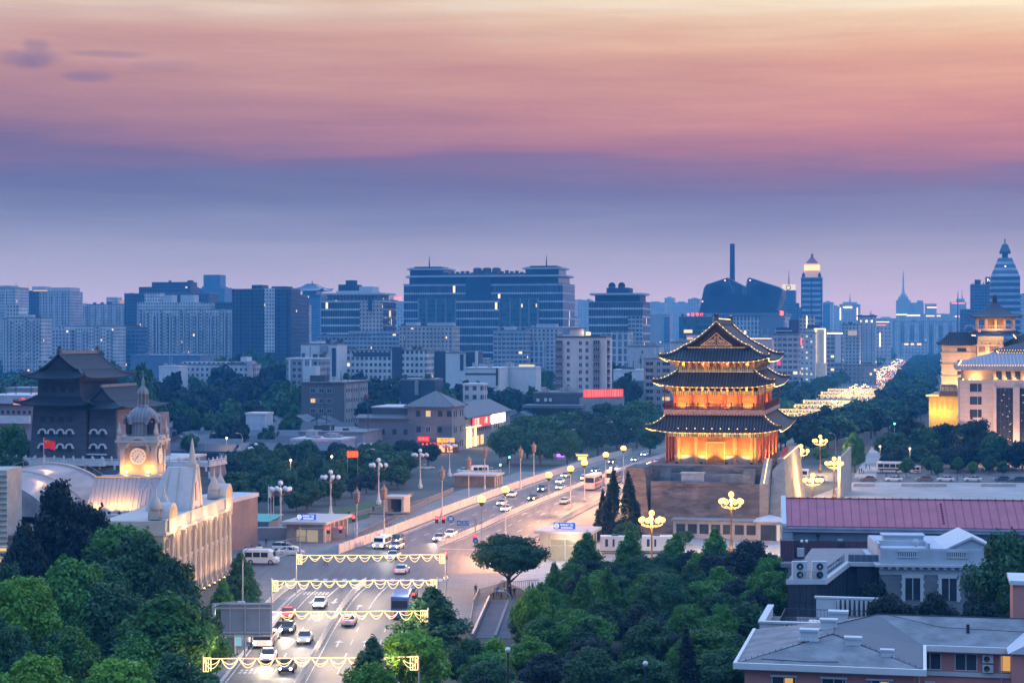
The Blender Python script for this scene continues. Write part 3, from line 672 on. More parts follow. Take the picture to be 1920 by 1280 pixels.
 def loop(x,y,z,hood):
  b=MB();b.box(x-.62,x+.62,y-.06,y+.5,z,z+1.3)
  if hood:b.prism([(0,0),(0,0),(0,0)],0,0) if False else None
  w=b.build("loophole",M_dk,t)
  if hood:
   h=MB();n=10;o=[(x+1.0*math.cos(math.pi*i/n),z+1.0+0.95*math.sin(math.pi*i/n)) for i in range(n+1)];q=[(x+.66*math.cos(math.pi*i/n),z+1.0+.6*math.sin(math.pi*i/n)) for i in range(n+1)]
   h.extr(([(x+1.18,z+1.0)]+o+[(x-1.18,z+1.0),(x-1.18,z+.72),(x-.66,z+.72)]+q[::-1]+[(x+.66,z+.72),(x+1.18,z+.72)])[::-1],y-.35,y+.2);h.build("hood",M_hood,w)
 for z,hood in ((9.0,0),(5.6,1),(2.2,1)):
  for x in (3.2,5.5,7.8,10.1):loop(x,off(z),z,hood)
 for x in (3.3,5.5,7.8,10.0):loop(x,1.42,16.0,0)
 loop(16.5,1.75,9.0,0)
 for z in (5.6,2.2):
  for x in (15.6,17.8):loop(x,1.2+.6*z/12,z,1)
 b=MB();b.box(14.0,19.0,.6,1.2,1.5,1.75);b.build("sill_ledge",M_hood,t)
 def at(b,dx,dy):b.v=[(x+dx,y+dy,z) for x,y,z in b.v];return b
 M_t2=striped("arrow_roof_tile",(0.011,0.016,0.023),(0.028,0.036,0.046),0.62,'auto',rough=0.6,noise=0.35)
 M_rd=mat("pale_ridge",(0.15,0.15,0.155),0.6,var=.2)
 at(skirt(5.7,10.9,15.0,9.1,14.0,13.1,.8),6.8,12).build("lower_roof",M_t2,t)
 at(skirt(4.7,10.0,21.4,7.7,13.4,19.3,.8),6.8,12).build("top_roof",M_t2,t)
 gr,pr=gable_roof(4.85,21.35,25.0,-10.8,10.8);at(gr,6.8,12).build("gable_roof",M_t2,t)
 b=MB();pin=[(x*.95,z-.45) for x,z in pr];b.extr(pin+[(pin[-1][0],21),(pin[0][0],21)],-10.1,10.1);at(b,6.8,12).build("gable_wall",mat("dark_gable",(0.03,0.025,0.03),.8),t)
 b=MB();b.box(-.28,.28,-10.8,10.8,24.9,25.7);at(b,6.8,12).build("ridge",M_rd,t)
 for sy in (-1,1):
  b=MB();finial(b,0,sy*10.4,25.0,1.7,sy);at(b,6.8,12).build("ridge_finial",M_ridge,t)
 b=MB()
 for cx in (-1,1):
  for cy in (-1,1):
   for q in ((5.7,10.9,15.0,9.1,14.0,13.1),(4.7,10.0,21.4,7.7,13.4,19.3)):
    h=hip_line(*q,.8,cx,cy);b.tube([(x,y,z+.1) for x,y,z in h],.24);animals(b,h,5)
   b.tube([(cx*abs(x),cy*10.8,z+.1) for x,z in pr[10:]],.2)
 at(b,6.8,12).build("hip_ridge",M_ridge,t)
 at(skirt(3.2,9.4,14.0,7.0,13.5,12.3,.7),16.6,13).build("porch_roof",M_t2,t)
 gr,pr=gable_roof(3.4,13.95,17.2,-9.8,9.8);at(gr,16.6,13).build("porch_gable_roof",M_t2,t)
 b=MB();pin=[(x*.94,z-.4) for x,z in pr];b.extr(pin+[(pin[-1][0],13.6),(pin[0][0],13.6)],-9.3,9.3);b.tube([(x*1.0,-9.35,z-.1) for x,z in pr],.12);at(b,16.6,13).build("porch_gable_wall",M_w,t)
 b=MB();b.box(-.25,.25,-9.8,9.8,17.1,17.75);at(b,16.6,13).build("porch_ridge",M_rd,t)
arrow_tower()
def station():
 TH=-R(4.7);D=275
 c,s=math.cos(TH),math.sin(TH)
 org=(PX(351,D),D)
 st=empty("railway_station",(*org,0),"cream stone old railway station with a lit clock tower, steep gables and columned front","railway station",TH)
 M_c=mat("cream_stone",(0.36,0.28,0.23),0.75,var=0.2,scale=0.8);M_ct=mat("white_trim",(0.44,0.37,0.33),0.7,var=0.06)
 M_rf=striped("seam_roof",(0.34,0.32,0.33),(0.27,0.25,0.27),1.25,'x',rough=.5,duty=.9,noise=.12)
 M_gl=mat("hall_glass",(0.03,0.035,0.05),0.15,var=.2)
 b=MB();b.box(-9,0,-13,27,0,10.0);b.build("facade_wall",M_c,st)
 b=MB();b.box(-9.2,.45,-13.2,27.2,10.0,10.5);b.box(-9.0,.25,-13,27,10.5,12.0);b.box(-.2,.4,-13.1,27.1,12.0,12.25);b.box(-.1,.25,-13,27,5.6,6.1);b.build("cornice",M_ct,st)
 ys=[-11.5,-8.3,-5.1,-1.9,1.3,4.5,7.7,10.9,14.1,17.3,20.5,23.7]
 for i,y in enumerate(ys):
  b=MB();b.box(0,.06,y-.75,y+.75,6.3,9.3);w=b.build("window",M_gl,st)
  f=MB();f.box(.06,.16,y-.06,y+.06,6.3,9.3);f.box(.06,.16,y-.75,y+.75,7.9,8.02);f.build("frame",M_ct,w)
  b=MB();b.box(0,.06,y-.8,y+.8,.3,4.6);n=8;b.extx([(y+.8*math.cos(math.pi*k/n),4.6+.7*math.sin(math.pi*k/n)) for k in range(n+1)],0,.06)
  a=b.build("arched_window",M_gl,st)
  f=MB();o=[(y+1.05*math.cos(math.pi*k/n),4.6+.95*math.sin(math.pi*k/n)) for k in range(n+1)];q=[(y+.8*math.cos(math.pi*k/n),4.6+.7*math.sin(math.pi*k/n)) for k in range(n+1)]
  f.extx(o+q[::-1],.06,.3);f.box(.06,.3,y-1.05,y-.8,.3,4.6);f.box(.06,.3,y+.8,y+1.05,.3,4.6);f.build("arch_trim",M_ct,a)
  b=MB();b.box(0,.75,y+1.25,y+1.95,0,.8);b.cyl(.4,y+1.6,.8,9.4,.3,.26,10);b.box(0,.75,y+1.25,y+1.95,9.4,10.0);b.build("pilaster",M_ct,st)
  l=MB();l.box(1.3,1.6,y-.2,y+.2,0,.25);l.ball(1.45,y,.32,.14,8,1);l.build("uplight",[mat("lamp_housing",(.03,.03,.03)),M_bulb],st)
  lamp("uplight",(1.7,y,.6),110,(1,.58,.28),parent=st,kind='SPOT',rot=aim((1.7,y,.6),(.3,y,7)),spot=R(120),r=.15)
 for y in (-9,-3,3,10,16,23):lamp("cornice_light",(1.1,y,10.6),85,(1,.66,.3),parent=st,r=.15)
 b=MB();b.add([(.1,1.0,10.5),(.1,8.6,10.5),(.1,5.6,18.4),(.1,4.2,18.4),(-7.5,1.0,10.5),(-7.5,8.6,10.5),(-4.2,5.6,18.4),(-4.2,4.2,18.4)],[(0,1,2,3),(0,3,7,4),(1,5,6,2),(3,2,6,7),(4,7,6,5)]);g=b.build("central_gable",mat("white_seam",(0.42,0.40,0.41),.6,var=.1),st)
 b=MB();b.tube([(.2,1.0,10.6),(.2,4.2,18.4)],.22);b.tube([(.2,8.6,10.6),(.2,5.6,18.4)],.22);b.tube([(-2.2,.55,10.4),(-2.2,4.15,18.3)],.06);b.tube([(-4.2,.7,10.4),(-3.6,4.15,18.3)],.06);b.build("gable_rib",M_ct,g)
 b=MB();b.box(.1,.2,4.4,5.4,10.9,12.6);b.box(.1,.2,4.45,5.35,13.4,16.2);b.build("gable_window",mat("dark_red_glass",(.12,.03,.03),.3),g)
 b=MB();b.box(-1.2,.3,4.2,5.6,18.4,18.8);b.lathe([(.75,18.8),(.55,19.4),(.4,20.6),(.14,22.4),(.01,22.8)],-.5,4.9,8);b.build("gable_finial",M_ct,g)
 lamp("gable_flood",(2.6,4.9,11.2),300,(1,.66,.32),parent=st,r=.2)
 b=MB();b.box(1.6,2.6,4.2,5.6,10.6,11.0);b.build("gable_ledge",M_ct,st)
 for y0 in (-11.8,22.4):
  b=MB();n=12;b.extx([(y0,10.4),(y0+4.6,10.4)]+[(y0+2.3+2.3*math.cos(math.pi*k/n),12.2+2.2*math.sin(math.pi*k/n)) for k in range(n+1)],-2.6,.5);e=b.build("arched_pediment",M_ct,st)
  b=MB();b.extx([(y0+2.3+1.7*math.cos(math.pi*k/n),12.2+1.6*math.sin(math.pi*k/n)) for k in range(n+1)],.5,.56);b.build("pediment_panel",mat("ochre_panel",(.45,.26,.14),.7),e)
  for dy in (.2,4.4):
   b=MB();b.box(-2.2,-.9,y0+dy-.6,y0+dy+.6,12.2,13.6);b.lathe([(.9,13.6),(.95,14.0),(.6,14.8),(.18,15.6),(.12,16.4),(.01,17.2)],-1.5,y0+dy,10);b.build("spirelet",M_ct,st)
  lamp("pavilion_light",(1.6,y0+2.3,10.9),70,(1,.62,.28),parent=st,r=.15)
 lx=lambda px,d:(PX(px,d)-org[0])*c+(d-org[1])*s
 b=MB();b.box(-36,-9,-14,30,0,9.6);b.box(-36,-9.1,-14.2,30.2,9.6,10.0);b.build("hall_body",mat("hall_wall",(0.19,0.175,0.18),.8,var=.3),st)
 b=MB();b.add([(-19.5,12,10),(-5.0,12,10),(-5.6,15.2,16),(-18.6,15.2,16),(-18.6,20,16),(-5.6,20,16),(-5,20,10),(-19.5,20,10)],[(0,1,2,3),(3,2,5,4),(0,3,4,7),(1,6,5,2)]);m=b.build("mansard_roof",M_rf,st)
 b=MB();b.tube([(-18.7,15.15,16.05),(-5.5,15.15,16.05)],.12);b.box(-20,-4.6,10.2,12,9.9,10.6);b.box(-13,-4.8,11.2,11.3,10.6,11.1);b.build("roof_edge",M_ct,m)
 sl=math.atan2(6,3.2)
 for k in range(11):
  f=MB();x=-18.2+k*1.24;f.tube([(x,12.05+0,10.1),(x+.02,15.15,15.95)],.035,5);f.build("standing_seam",mat("seam_metal",(.22,.2,.22),.5),m)
 text("roof_lettering","STATION",1.5,mat("letter_metal",(.42,.36,.37),.5),m,(-8.6,14.35,14.5),(sl,0,0),.03)
 for x in (-18,-15.2,-13.6,-12.3):
  f=MB();f.box(x-.2,x+.2,11.2,11.5,10.6,11.0);f.build("roof_floodlight",mat("lamp_housing",(.03,.03,.03)),st)
  lamp("roof_flood",(x,11.75,11.2),240,(1,.46,.10),parent=st,kind='SPOT',rot=aim((x,11.75,11.2),(x+.2,13.4,13.6)),spot=R(140),r=.15)
 vx,R_,n=lx(88,310),14.5,18
 def vault(r,y0,y1,m,name,cap=False,par=st):
  b=MB();a0=R(38);pts=[]
  for k in range(n+1):
   a=a0+(math.pi-2*a0)*k/n;pts.append((vx+r*math.cos(a),16.6-R_+r*math.sin(a)))
  V=[(x,y0,z) for x,z in pts]+[(x,y1,z) for x,z in pts];w=n+1
  b.add(V,[(i,i+1,w+i+1,w+i) for i in range(n)],0,True);b.add(V[:w],[tuple(range(w))]);b.add(V[w:],[tuple(range(w-1,-1,-1))]);return b.build(name,m,par)
 v=vault(R_,2,34,mat("vault_metal",(0.24,0.215,0.22),.5,var=.25,stretch=(1,.1,1)),"barrel_vault")
 vault(R_+.35,33.6,34.6,M_ct,"vault_rib",par=v);vault(R_+.2,18,18.3,M_ct,"vault_rib",par=v)
 b=MB();pts=[(vx+(R_+1.2)*math.cos(a),34.2,16.6-R_+(R_+1.2)*math.sin(a)) for a in [R(50)+R(80)*k/14 for k in range(15)]];b.tube(pts,.05)
 for q in pts:b.tube([q,(q[0],q[1],q[2]-1.1)],.04)
 b.build("roof_railing",mat("rail_metal",(.25,.24,.25),.5),v)
 for k in range(5):
  a=R((128,122,114,78,66)[k]);y=(5,12,20,24,12)[k];lamp("vault_flood",(vx+(R_+.55)*math.cos(a),y,16.6-R_+(R_+.55)*math.sin(a)),75,(1,.45,.13),parent=st,r=.2)
 b=MB()
 for k in range(4):b.box(vx+12+k*.6,-20.5,28+k*3,29.6+k*3,12.6+.25*k,12.9+.25*k)
 b.build("white_canopy",mat("white_sheet",(.45,.45,.50),.6),st)
 tx,ty=lx(268,303),28-0.0
 ty=(303-org[1])*c-(PX(268,303)-org[0])*s
 cl=empty("clock_tower",(0,0,0),"cream clock tower with a glowing dial and a grey dome beside the station gable","clock tower");cl.parent=st;del cl['category'];del cl['label'];cl.location=(tx,ty,1.0)
 b=MB();b.box(-3.2,3.2,-3.2,3.2,10,14.4);b.box(-3.5,3.5,-3.5,3.5,14.2,14.8);b.box(-2.7,2.7,-2.7,2.7,14.8,19.8);b.build("clock_shaft",M_c,cl)
 b=MB()
 for sx in (-1,1):
  for sy in (-1,1):
   b.box(*sorted((sx*2.2,sx*2.95)),*sorted((sy*2.2,sy*2.95)),14.8,19.4);b.box(*sorted((sx*2.1,sx*3.1)),*sorted((sy*2.1,sy*3.1)),19.0,19.4)
 b.box(-3.3,3.3,-3.3,3.3,19.4,19.9);b.box(-3.6,3.6,-3.6,3.6,19.9,20.3);b.box(-3.0,3.0,-3.0,3.0,20.3,20.9);b.build("clock_cornice",M_ct,cl)
 for sx in (-1,1):
  for sy in (-1,1):
   b=MB();b.box(sx*3-.35,sx*3+.35,sy*3-.35,sy*3+.35,20.3,21.0);b.lathe([(.12,21.0),(.42,21.4),(.38,21.9),(.15,22.3),(.16,22.6),(.02,23.2)],sx*3,sy*3,8);b.build("corner_urn",M_ct,cl)
 n=14
 def face(rot):
  f=MB();a=MB()
  o=[(2.0*math.cos(math.pi*k/n),18.9+2.0*math.sin(math.pi*k/n)) for k in range(n+1)];q=[(1.6*math.cos(math.pi*k/n),18.9+1.6*math.sin(math.pi*k/n)) for k in range(n+1)]
  a.extr((o+q[::-1])[::-1],-3.5,-2.7);a.extr([(2.0,18.9),(1.6,18.9),(1.6,18.6),(2.0,18.6)][::-1],-3.5,-2.7)
  h=a.build("clock_hood",M_ct,cl,None,rot)
  f.lathe([(.001,0),(1.15,0),(1.35,.08),(1.35,.2)],0,0,28);f.v=[(x,-2.72-(.12 if math.hypot(x,y)<1.2 else .2)+0*z,17.7+y) for x,y,z in f.v]
  d=f.build("clock_dial",mat("dial_white",(0.75,0.68,0.58),.5,var=.02),cl,None,rot)
  k=MB()
  for i in range(12):
   an=2*math.pi*i/12;x,z=.93*math.sin(an),.93*math.cos(an);k.add([(x+.12*math.sin(an)+.05*math.cos(an),-2.88,17.7+z+.12*math.cos(an)-.05*math.sin(an)),(x+.12*math.sin(an)-.05*math.cos(an),-2.88,17.7+z+.12*math.cos(an)+.05*math.sin(an)),(x-.12*math.sin(an)-.05*math.cos(an),-2.88,17.7+z-.12*math.cos(an)+.05*math.sin(an)),(x-.12*math.sin(an)+.05*math.cos(an),-2.88,17.7+z-.12*math.cos(an)-.05*math.sin(an))],[(3,2,1,0)])
  for an,L,w in ((R(218),.62,.075),(R(216)-R(0)+R(2)*0+R(-174)*0,.85,.05),(R(35),.5,.05)):
   x,z=math.sin(an),math.cos(an);k.add([(-w*z,-2.93,17.7+w*x),(w*z,-2.93,17.7-w*x),(L*x+w*.4*z,-2.93,17.7+L*z-w*.4*x),(L*x-w*.4*z,-2.93,17.7+L*z+w*.4*x)],[(0,1,2,3),(3,2,1,0)])
  k.build("clock_hands",mat("iron_black",(.02,.02,.02),.5),d)
 for q in (0,R(90),R(-90),R(180)):face(q)
 for sx in (-1,1):
  l=MB();l.ball(sx*1.75,-3.3,15.25,.26,10);l.build("dial_lamp",glow("amber_lamp",(1,.62,.15),14),cl)
  lamp("dial_lamp",(sx*1.75,-3.7,15.5),120,(1,.46,.09),parent=cl,r=.25)
  lamp("dial_lamp",(3.9,sx*1.75,15.5),30,(1,.58,.2),parent=cl,r=.25)
 M_dm=striped("dome_metal",(.15,.15,.17),(.21,.21,.23),.55,'auto',rough=.45,noise=.15,bump=.3)
 b=MB();b.lathe([(2.75,20.9),(2.75,21.2),(2.55,21.3),(2.55,23.0),(2.9,23.1),(2.9,23.4),(2.45,23.5)],0,0,8,0,False);dr=b.build("dome_drum",M_dm,cl)
 for k in range(4):
  an=R(45+90*k);f=MB();f.extr([(.55,21.2),(.55,22.9)]+[(.55*math.cos(math.pi*i/8),22.9+.9*math.sin(math.pi*i/8)) for i in range(9)]+[(-.55,22.9),(-.55,21.2)],-2.8,-2.4);f.build("dormer",mat("dark_opening",(.02,.02,.022),.9),dr,None,an)
  f=MB();f.extr([(1.1,22.8),(.7,24.0),(0,24.4),(-.7,24.0),(-1.1,22.8),(-.8,22.8),(-.5,23.6),(0,23.9),(.5,23.6),(.8,22.8)],-3.05,-2.3);f.build("dormer_hood",M_dm,dr,None,an)
 b=MB();b.lathe([(2.5*math.cos(R(a)),23.4+2.3*math.sin(R(a))) for a in range(0,76,8)]+[(.75,25.65)],0,0,24);b.build("dome",M_dm,cl)
 b=MB();b.lathe([(.9,25.6),(.9,25.9),(.75,25.95)],0,0,12);b.lathe([(.95,27.6),(.95,27.85),(.85,28.2),(.5,28.7),(.3,28.85),(.32,29.1),(.22,29.3),(.3,29.7),(.2,30.0),(.05,30.4),(.03,31.4),(.001,31.5)],0,0,12)
 for k in range(8):b.cyl(.75*math.cos(R(45*k)),.75*math.sin(R(45*k)),25.9,27.65,.13,n=6)
 b.lathe([(.45,25.9),(.45,27.6)],0,0,8);b.build("lantern",M_dm,cl)
 fp=empty("flagpole",(PX(82,305),305,16.3),"tall thin flagpole over the vaulted roof flying a red flag","flagpole")
 b=MB();b.cyl(0,0,0,5.0,.05,n=6);b.ball(0,0,5.05,.1,6);b.build("pole",mat("pole_paint",(.5,.42,.4),.5),fp)
 b=MB();V=[]
 for i in range(9):
  for j in range(2):V.append((.05+i*.23,.12*math.sin(i*.9)*i/8,(4.9 if j else 3.5)-i*.05))
 b.add(V,[(2*i,2*i+2,2*i+3,2*i+1) for i in range(8)]);fl=b.build("flag",mat("flag_red",(.70,.015,.02),.6,var=.1),fp)
 b=MB()
 def star(cx,cz,r,a0=90):
  P_=[]
  for i in range(10):q=r if i % 2==0 else r*.4;an=R(a0+36*i);P_.append((cx+q*math.cos(an),-.03,cz+q*math.sin(an)))
  b.add([(cx,-.03,cz)]+P_,[(0,1+i,1+(i+1) % 10) for i in range(10)])
 star(.35,4.5,.2)
 for i,(dx,dz) in enumerate(((.68,4.72),(.8,4.56),(.8,4.36),(.68,4.22))):star(dx,dz,.07,90+20*i)
 b.build("flag_star",mat("star_yellow",(.8,.6,.05),.6),fl)
station()
M_win=mat("window_glass",(0.03,0.04,0.055),0.15,var=0.3,scale=0.3)
M_winlit=glow("lit_window",(1.0,0.62,0.22),1.0)
M_frame=mat("white_frame",(0.48,0.48,0.50),0.6,var=0.05)
M_greyroof=striped("grey_metal_roof",(0.13,0.14,0.16),(0.10,0.11,0.13),0.9,'auto',rough=.55,noise=.15)
M_flat=mat("flat_roof",(0.16,0.16,0.17),0.85,var=0.3,scale=0.3)
def win(p,x,y,z,w,h,face='f',lit=False,frame=True,name="window",fm=None,depth=0.12):
 b=MB()
 if face=='f':b.box(x-w/2,x+w/2,y-.03,y+depth,z,z+h)
 else:b.box(x-depth,x+.03,y-w/2,y+w/2,z,z+h)
 o=b.build(name,M_winlit if lit else M_win,p)
 if frame:
  f=MB();t=.09
  for a0,a1,c0,c1 in ((-w/2-t,w/2+t,-t,0),(-w/2-t,w/2+t,h,h+t),(-w/2-t,-w/2,0,h),(w/2,w/2+t,0,h),(-.04,.04,0,h)):
   if face=='f':f.box(x+a0,x+a1,y-.09,y-.031,z+c0,z+c1)
   else:f.box(x+.031,x+.09,y+a0,y+a1,z+c0,z+c1)
  f.build("frame",fm or M_frame,o)
 return o
def hip(b,x0,x1,y0,y1,z,h,m=0,over=.8,ridge=None):
 x0-=over;x1+=over;y0-=over;y1+=over;r=min(x1-x0,y1-y0)/2 if ridge is None else ridge
 if x1-x0>=y1-y0:a,c=(x0+r,(y0+y1)/2,z+h),(x1-r,(y0+y1)/2,z+h)
 else:a,c=((x0+x1)/2,y0+r,z+h),((x0+x1)/2,y1-r,z+h)
 v=[(x0,y0,z),(x1,y0,z),(x1,y1,z),(x0,y1,z),a,c]
 f=[(0,1,5,4),(1,2,5),(2,3,4,5),(3,0,4)] if x1-x0>=y1-y0 else [(0,1,4),(1,2,5,4),(2,3,5),(3,0,4,5)]
 b.add(v,f+[(3,2,1,0)],m);b.box(x0,x1,y0,y1,z-.25,z-.01,m);return b
def gab(b,x0,x1,y0,y1,z,h,axis='x',m=0,over=.5,t=.18):
 if axis=='x':
  ym=(y0+y1)/2;b.extx([(y0-over,z-.1),(ym,z+h),(y1+over,z-.1),(y1+over,z+t-.1),(ym,z+h+t),(y0-over,z+t-.1)],x0-over,x1+over,m)
 else:
  xm=(x0+x1)/2;b.extr([(x0-over,z-.1),(xm,z+h),(x1+over,z-.1),(x1+over,z+t-.1),(xm,z+h+t),(x0-over,z+t-.1)],y0-over,y1+over,m)
 return b
def grey_inn():
 D=619;g=empty("courtyard_inn",(PX(672,D),D,0),"grey walled inn with a pyramid tiled roof and a long side wing","inn",A)
 M_w=brick("inn_brick",(0.155,0.155,0.185),(0.13,0.13,0.155),(0.12,.12,.14),.6,.2,stain=.15)
 M_w2=brick("inn_brick_lit",(0.27,0.255,0.26),(0.24,.225,.235),(.2,.19,.2),.6,.2,stain=.15)  # lighter copy for the side face, evening glow put into the brick
 b=MB();b.box(0,17.0,0,26,0,10.6);b.build("wing_wall",M_w,g)
 b=MB();b.box(-1,17.6,-.9,27,10.6,11.0);b.extx([(-.9,11.0),(4,12.0),(4,11.0)],-1,17.6);b.build("wing_roof",M_greyroof,g)
 b=MB();b.box(3.5,16.8,4,24,11.0,14.2);b.build("setback_wall",mat("dark_cladding",(.05,.055,.075),.7),g)
 b=MB();b.box(3.2,16.9,3.6,24.3,14.2,14.6);b.build("setback_roof",mat("pale_coping",(.42,.42,.45),.6),g)
 b=MB();b.box(17.0,32.0,-.4,17,0,14.8);b.build("main_wall",M_w,g)
 b=MB();b.box(32.0,32.08,-.35,17,0,14.75);b.box(31.5,32.1,17,88,0,10.3);b.build("side_wall",M_w2,g)
 b=MB();hip(b,17,32,-.4,17,14.9,4.9,0,1.0);b.build("pyramid_roof",M_greyroof,g)
 b=MB()
 for c in ((16,-1.4),(33,-1.4),(33,18),(16,18)):b.tube([(c[0],c[1],14.95),(24.5,8.3,19.85)],.16)
 b.ball(24.5,8.3,20.2,.35,8);b.build("roof_ridge",M_ridge,g)
 b=MB();b.box(22,31.4,17,88,0,10.2);b.build("rear_wall",M_w,g)
 b=MB();b.add([(33,17.2,10.4),(33,88,10.4),(24,88,14.6),(24,17.2,14.6),(17,88,10.4),(17,17.2,10.4)],[(0,1,2,3),(3,2,4,5)]);b.box(31.6,33.02,17.2,88,10.0,10.38);b.build("long_roof",M_greyroof,g)
 for px_,z,lit in ((785,11.6,0),(804,11.6,1),(826,11.6,0),(843,11.6,0),(786,6.4,0),(804,6.4,0),(825,6.4,0),(804,1.2,0),(825,1.2,0)):
  win(g,(px_-672)/5.65*1.03,-.42,z,1.5,1.9,'f',lit,frame=lit or px_==804)
 for px_,lit in ((688,0),(718,1),(740,0),(761,0)):win(g,(px_-672)/5.65*1.03,-.02,5.6,1.4,1.7,'f',0,False)
 for z in (11.4,6.2,1.4):
  for y in (3,5.5,11,14):win(g,32.1,y,z,1.1,2.0,'s',0,False)
 for i,y in enumerate(range(20,70,3)):win(g,32.12,y,5.0,1.3,2.0,'s',0,False)
 for y in (19,26,33,40):
  b=MB();b.box(32.1,32.2,y,y+4.5,.3,3.6);b.build("shop_window",glow("shop_light",(1,.55,.22),1.5),g)
 for y in (19.5,23.5,31):
  b=MB();b.box(32.12,32.7,y,y+.7,.2,6.6);b.build("light_column",glow("column_light",(1,.72,.35),2.6),g)
 b=MB();b.box(32.1,33.4,18.5,36,6.9,7.3);b.build("light_canopy",glow("canopy_light",(1,.75,.42),2.4),g)
 lamp("shop_light",(36,26,4),700,(1,.55,.25),parent=g,r=.5)
 wx=lambda x,y,z:(PX(672,D)+NX*x+UX*y,D+NY*x+UY*y,z)
 s=empty("shop_sign",wx(33.0,37,6.6),"long red shop sign with white characters on the inn's side eave","sign",A+R(90))
 b=MB();b.box(-13,13,-.1,.25,0,3.4);b.build("sign_board",mat("sign_red",(.62,.06,.04),.5,var=.05,emit=(.9,.09,.05),es=.75),s)
 b=MB();b.box(-13.4,-13,-.12,.3,-.2,3.6);b.build("sign_edge",mat("dark_cladding",(.05,.055,.075),.7),s)
 M_wt=glow("sign_white",(1,.93,.85),1.6)
 text("sign_lettering","庆 国",3.0,M_wt,s,(-6.6,-.13,1.7));text("sign_lettering","人聚",2.4,M_wt,s,(7.0,-.13,1.8))
 s=empty("light_box_sign",wx(33.0,63,6.8),"glaring blank white light box beside the red shop sign","sign",A+R(90))
 b=MB();b.box(-9,12,-.1,.3,0,3.3);b.build("light_panel",glow("white_panel",(1,.9,.72),4.0),s)
 b=MB();b.box(-8,-7.6,0,.2,-3,0);b.box(10,10.4,0,.2,-3,0);b.build("post",M_frame,s)
 r=empty("restaurant_front",wx(26.5,-6,0),"low restaurant front with red lanterns and a glowing yellow board below the inn","restaurant",A)
 b=MB();b.box(-3,8,0,5,0,3.2);b.box(-3.4,8.4,-.6,5,3.2,3.5);b.build("shop_wall",mat("shop_dark_red",(.12,.03,.025),.6),r)
 for k in range(4):b=MB();b.box(-2.4+k*2.6,-.6+k*2.6,-.06,0,.4,2.6);b.build("shop_window",glow("shop_light",(1,.55,.22),1.5),r)
 b=MB()
 for k in range(9):b.ball(-2.6+k*1.3,-.5,2.9,.28,8)
 b.build("red_lantern",glow("lantern_red",(1,.10,.05),2.5),r)
 b=MB();b.box(2.2,8.0,-.75,-.55,3.6,5.0);yb=b.build("yellow_board",glow("sign_yellow",(1,.42,.03),1.7),r);text("board_lettering","老京菜",1.2,glow("sign_red_letters",(.9,.06,.02),1.0),yb,(5.1,-.78,4.3))
 b=MB();b.box(-4.5,-.4,-.7,-.5,3.7,5.4);rb=b.build("red_board",mat("board_red",(.3,.02,.02),.5,emit=(1,.04,.05),es=.5),r);text("board_lettering","聚德楼",1.1,glow("neon_red",(1,.12,.10),3.0),rb,(-2.4,-.73,4.55))
 lamp("restaurant_light",(3,-4,3.0),500,(1,.5,.22),parent=r,r=.4)
grey_inn()
def office_slab():
 D=760;g=empty("office_block",(PX(565,D),D,0),"dark brown five storey office block with one lit window and roof masts","office block",A)
 w=grid_w(565,645,D)
 M_f=mat("plaster_shaded",(0.115,0.10,0.10),.8,var=.1,scale=.3);M_s=mat("plaster_lit",(0.30,0.265,0.255),.8,var=.1,scale=.3)  # dark front and paler side: evening light put into the plaster colours
 b=MB();b.box(0,w,0,33,0,19.0);b.build("front_wall",M_f,g)
 b=MB();b.box(w,w+.1,.3,33,0,18.6);b.build("side_wall",M_s,g)
 b=MB();b.box(-.6,w+.7,-.6,33.6,19.0,19.5);b.build("roof",M_flat,g)
 b=MB();b.box(2.6,9,3,9,19.5,22);b.box(9.8,10.1,4,4.3,19.5,25)
 for k in range(9):x=9+k*1.1;b.cyl(x,5+(k*7) % 11,19.5,21.0+(k*5 % 7)*.5,.07,n=5)
 for k in range(14):b.cyl(.5+k*1.25,.2,19.5,20.6,.05,n=4)
 b.box(0,w,.15,.25,20.4,20.5);b.build("roof_mast",M_ridge,g)
 for r in range(5):
  z=15.1-r*4.1
  b=MB();b.box(3.8,13.3,-.06,0,z-.25,z+1.95);b.build("spandrel",mat("grey_spandrel",(.17,.165,.17),.7),g)
  for k,x in enumerate((5.0,8.6,12.0)):win(g,x,-.07,z,1.9,1.6,'f',lit=(r==1 and k==0))
  for k in range(9):win(g,w+.12,3+k*3.4,z,1.8,1.6,'s')
 b=MB();b.cyl(w*.55,-.15,0,18.5,.1,n=6);b.build("drainpipe",M_ridge,g)
 for y in (1,10.5,20):b=MB();b.box(w+.1,w+.35,y,y+.5,0,18.4);b.build("pier",M_s,g)
 b=MB();b.box(w+.1,w+.9,28,31.5,9,13.5);b.build("red_sign",mat("faded_red_board",(.28,.05,.07),.6),g)
office_slab()
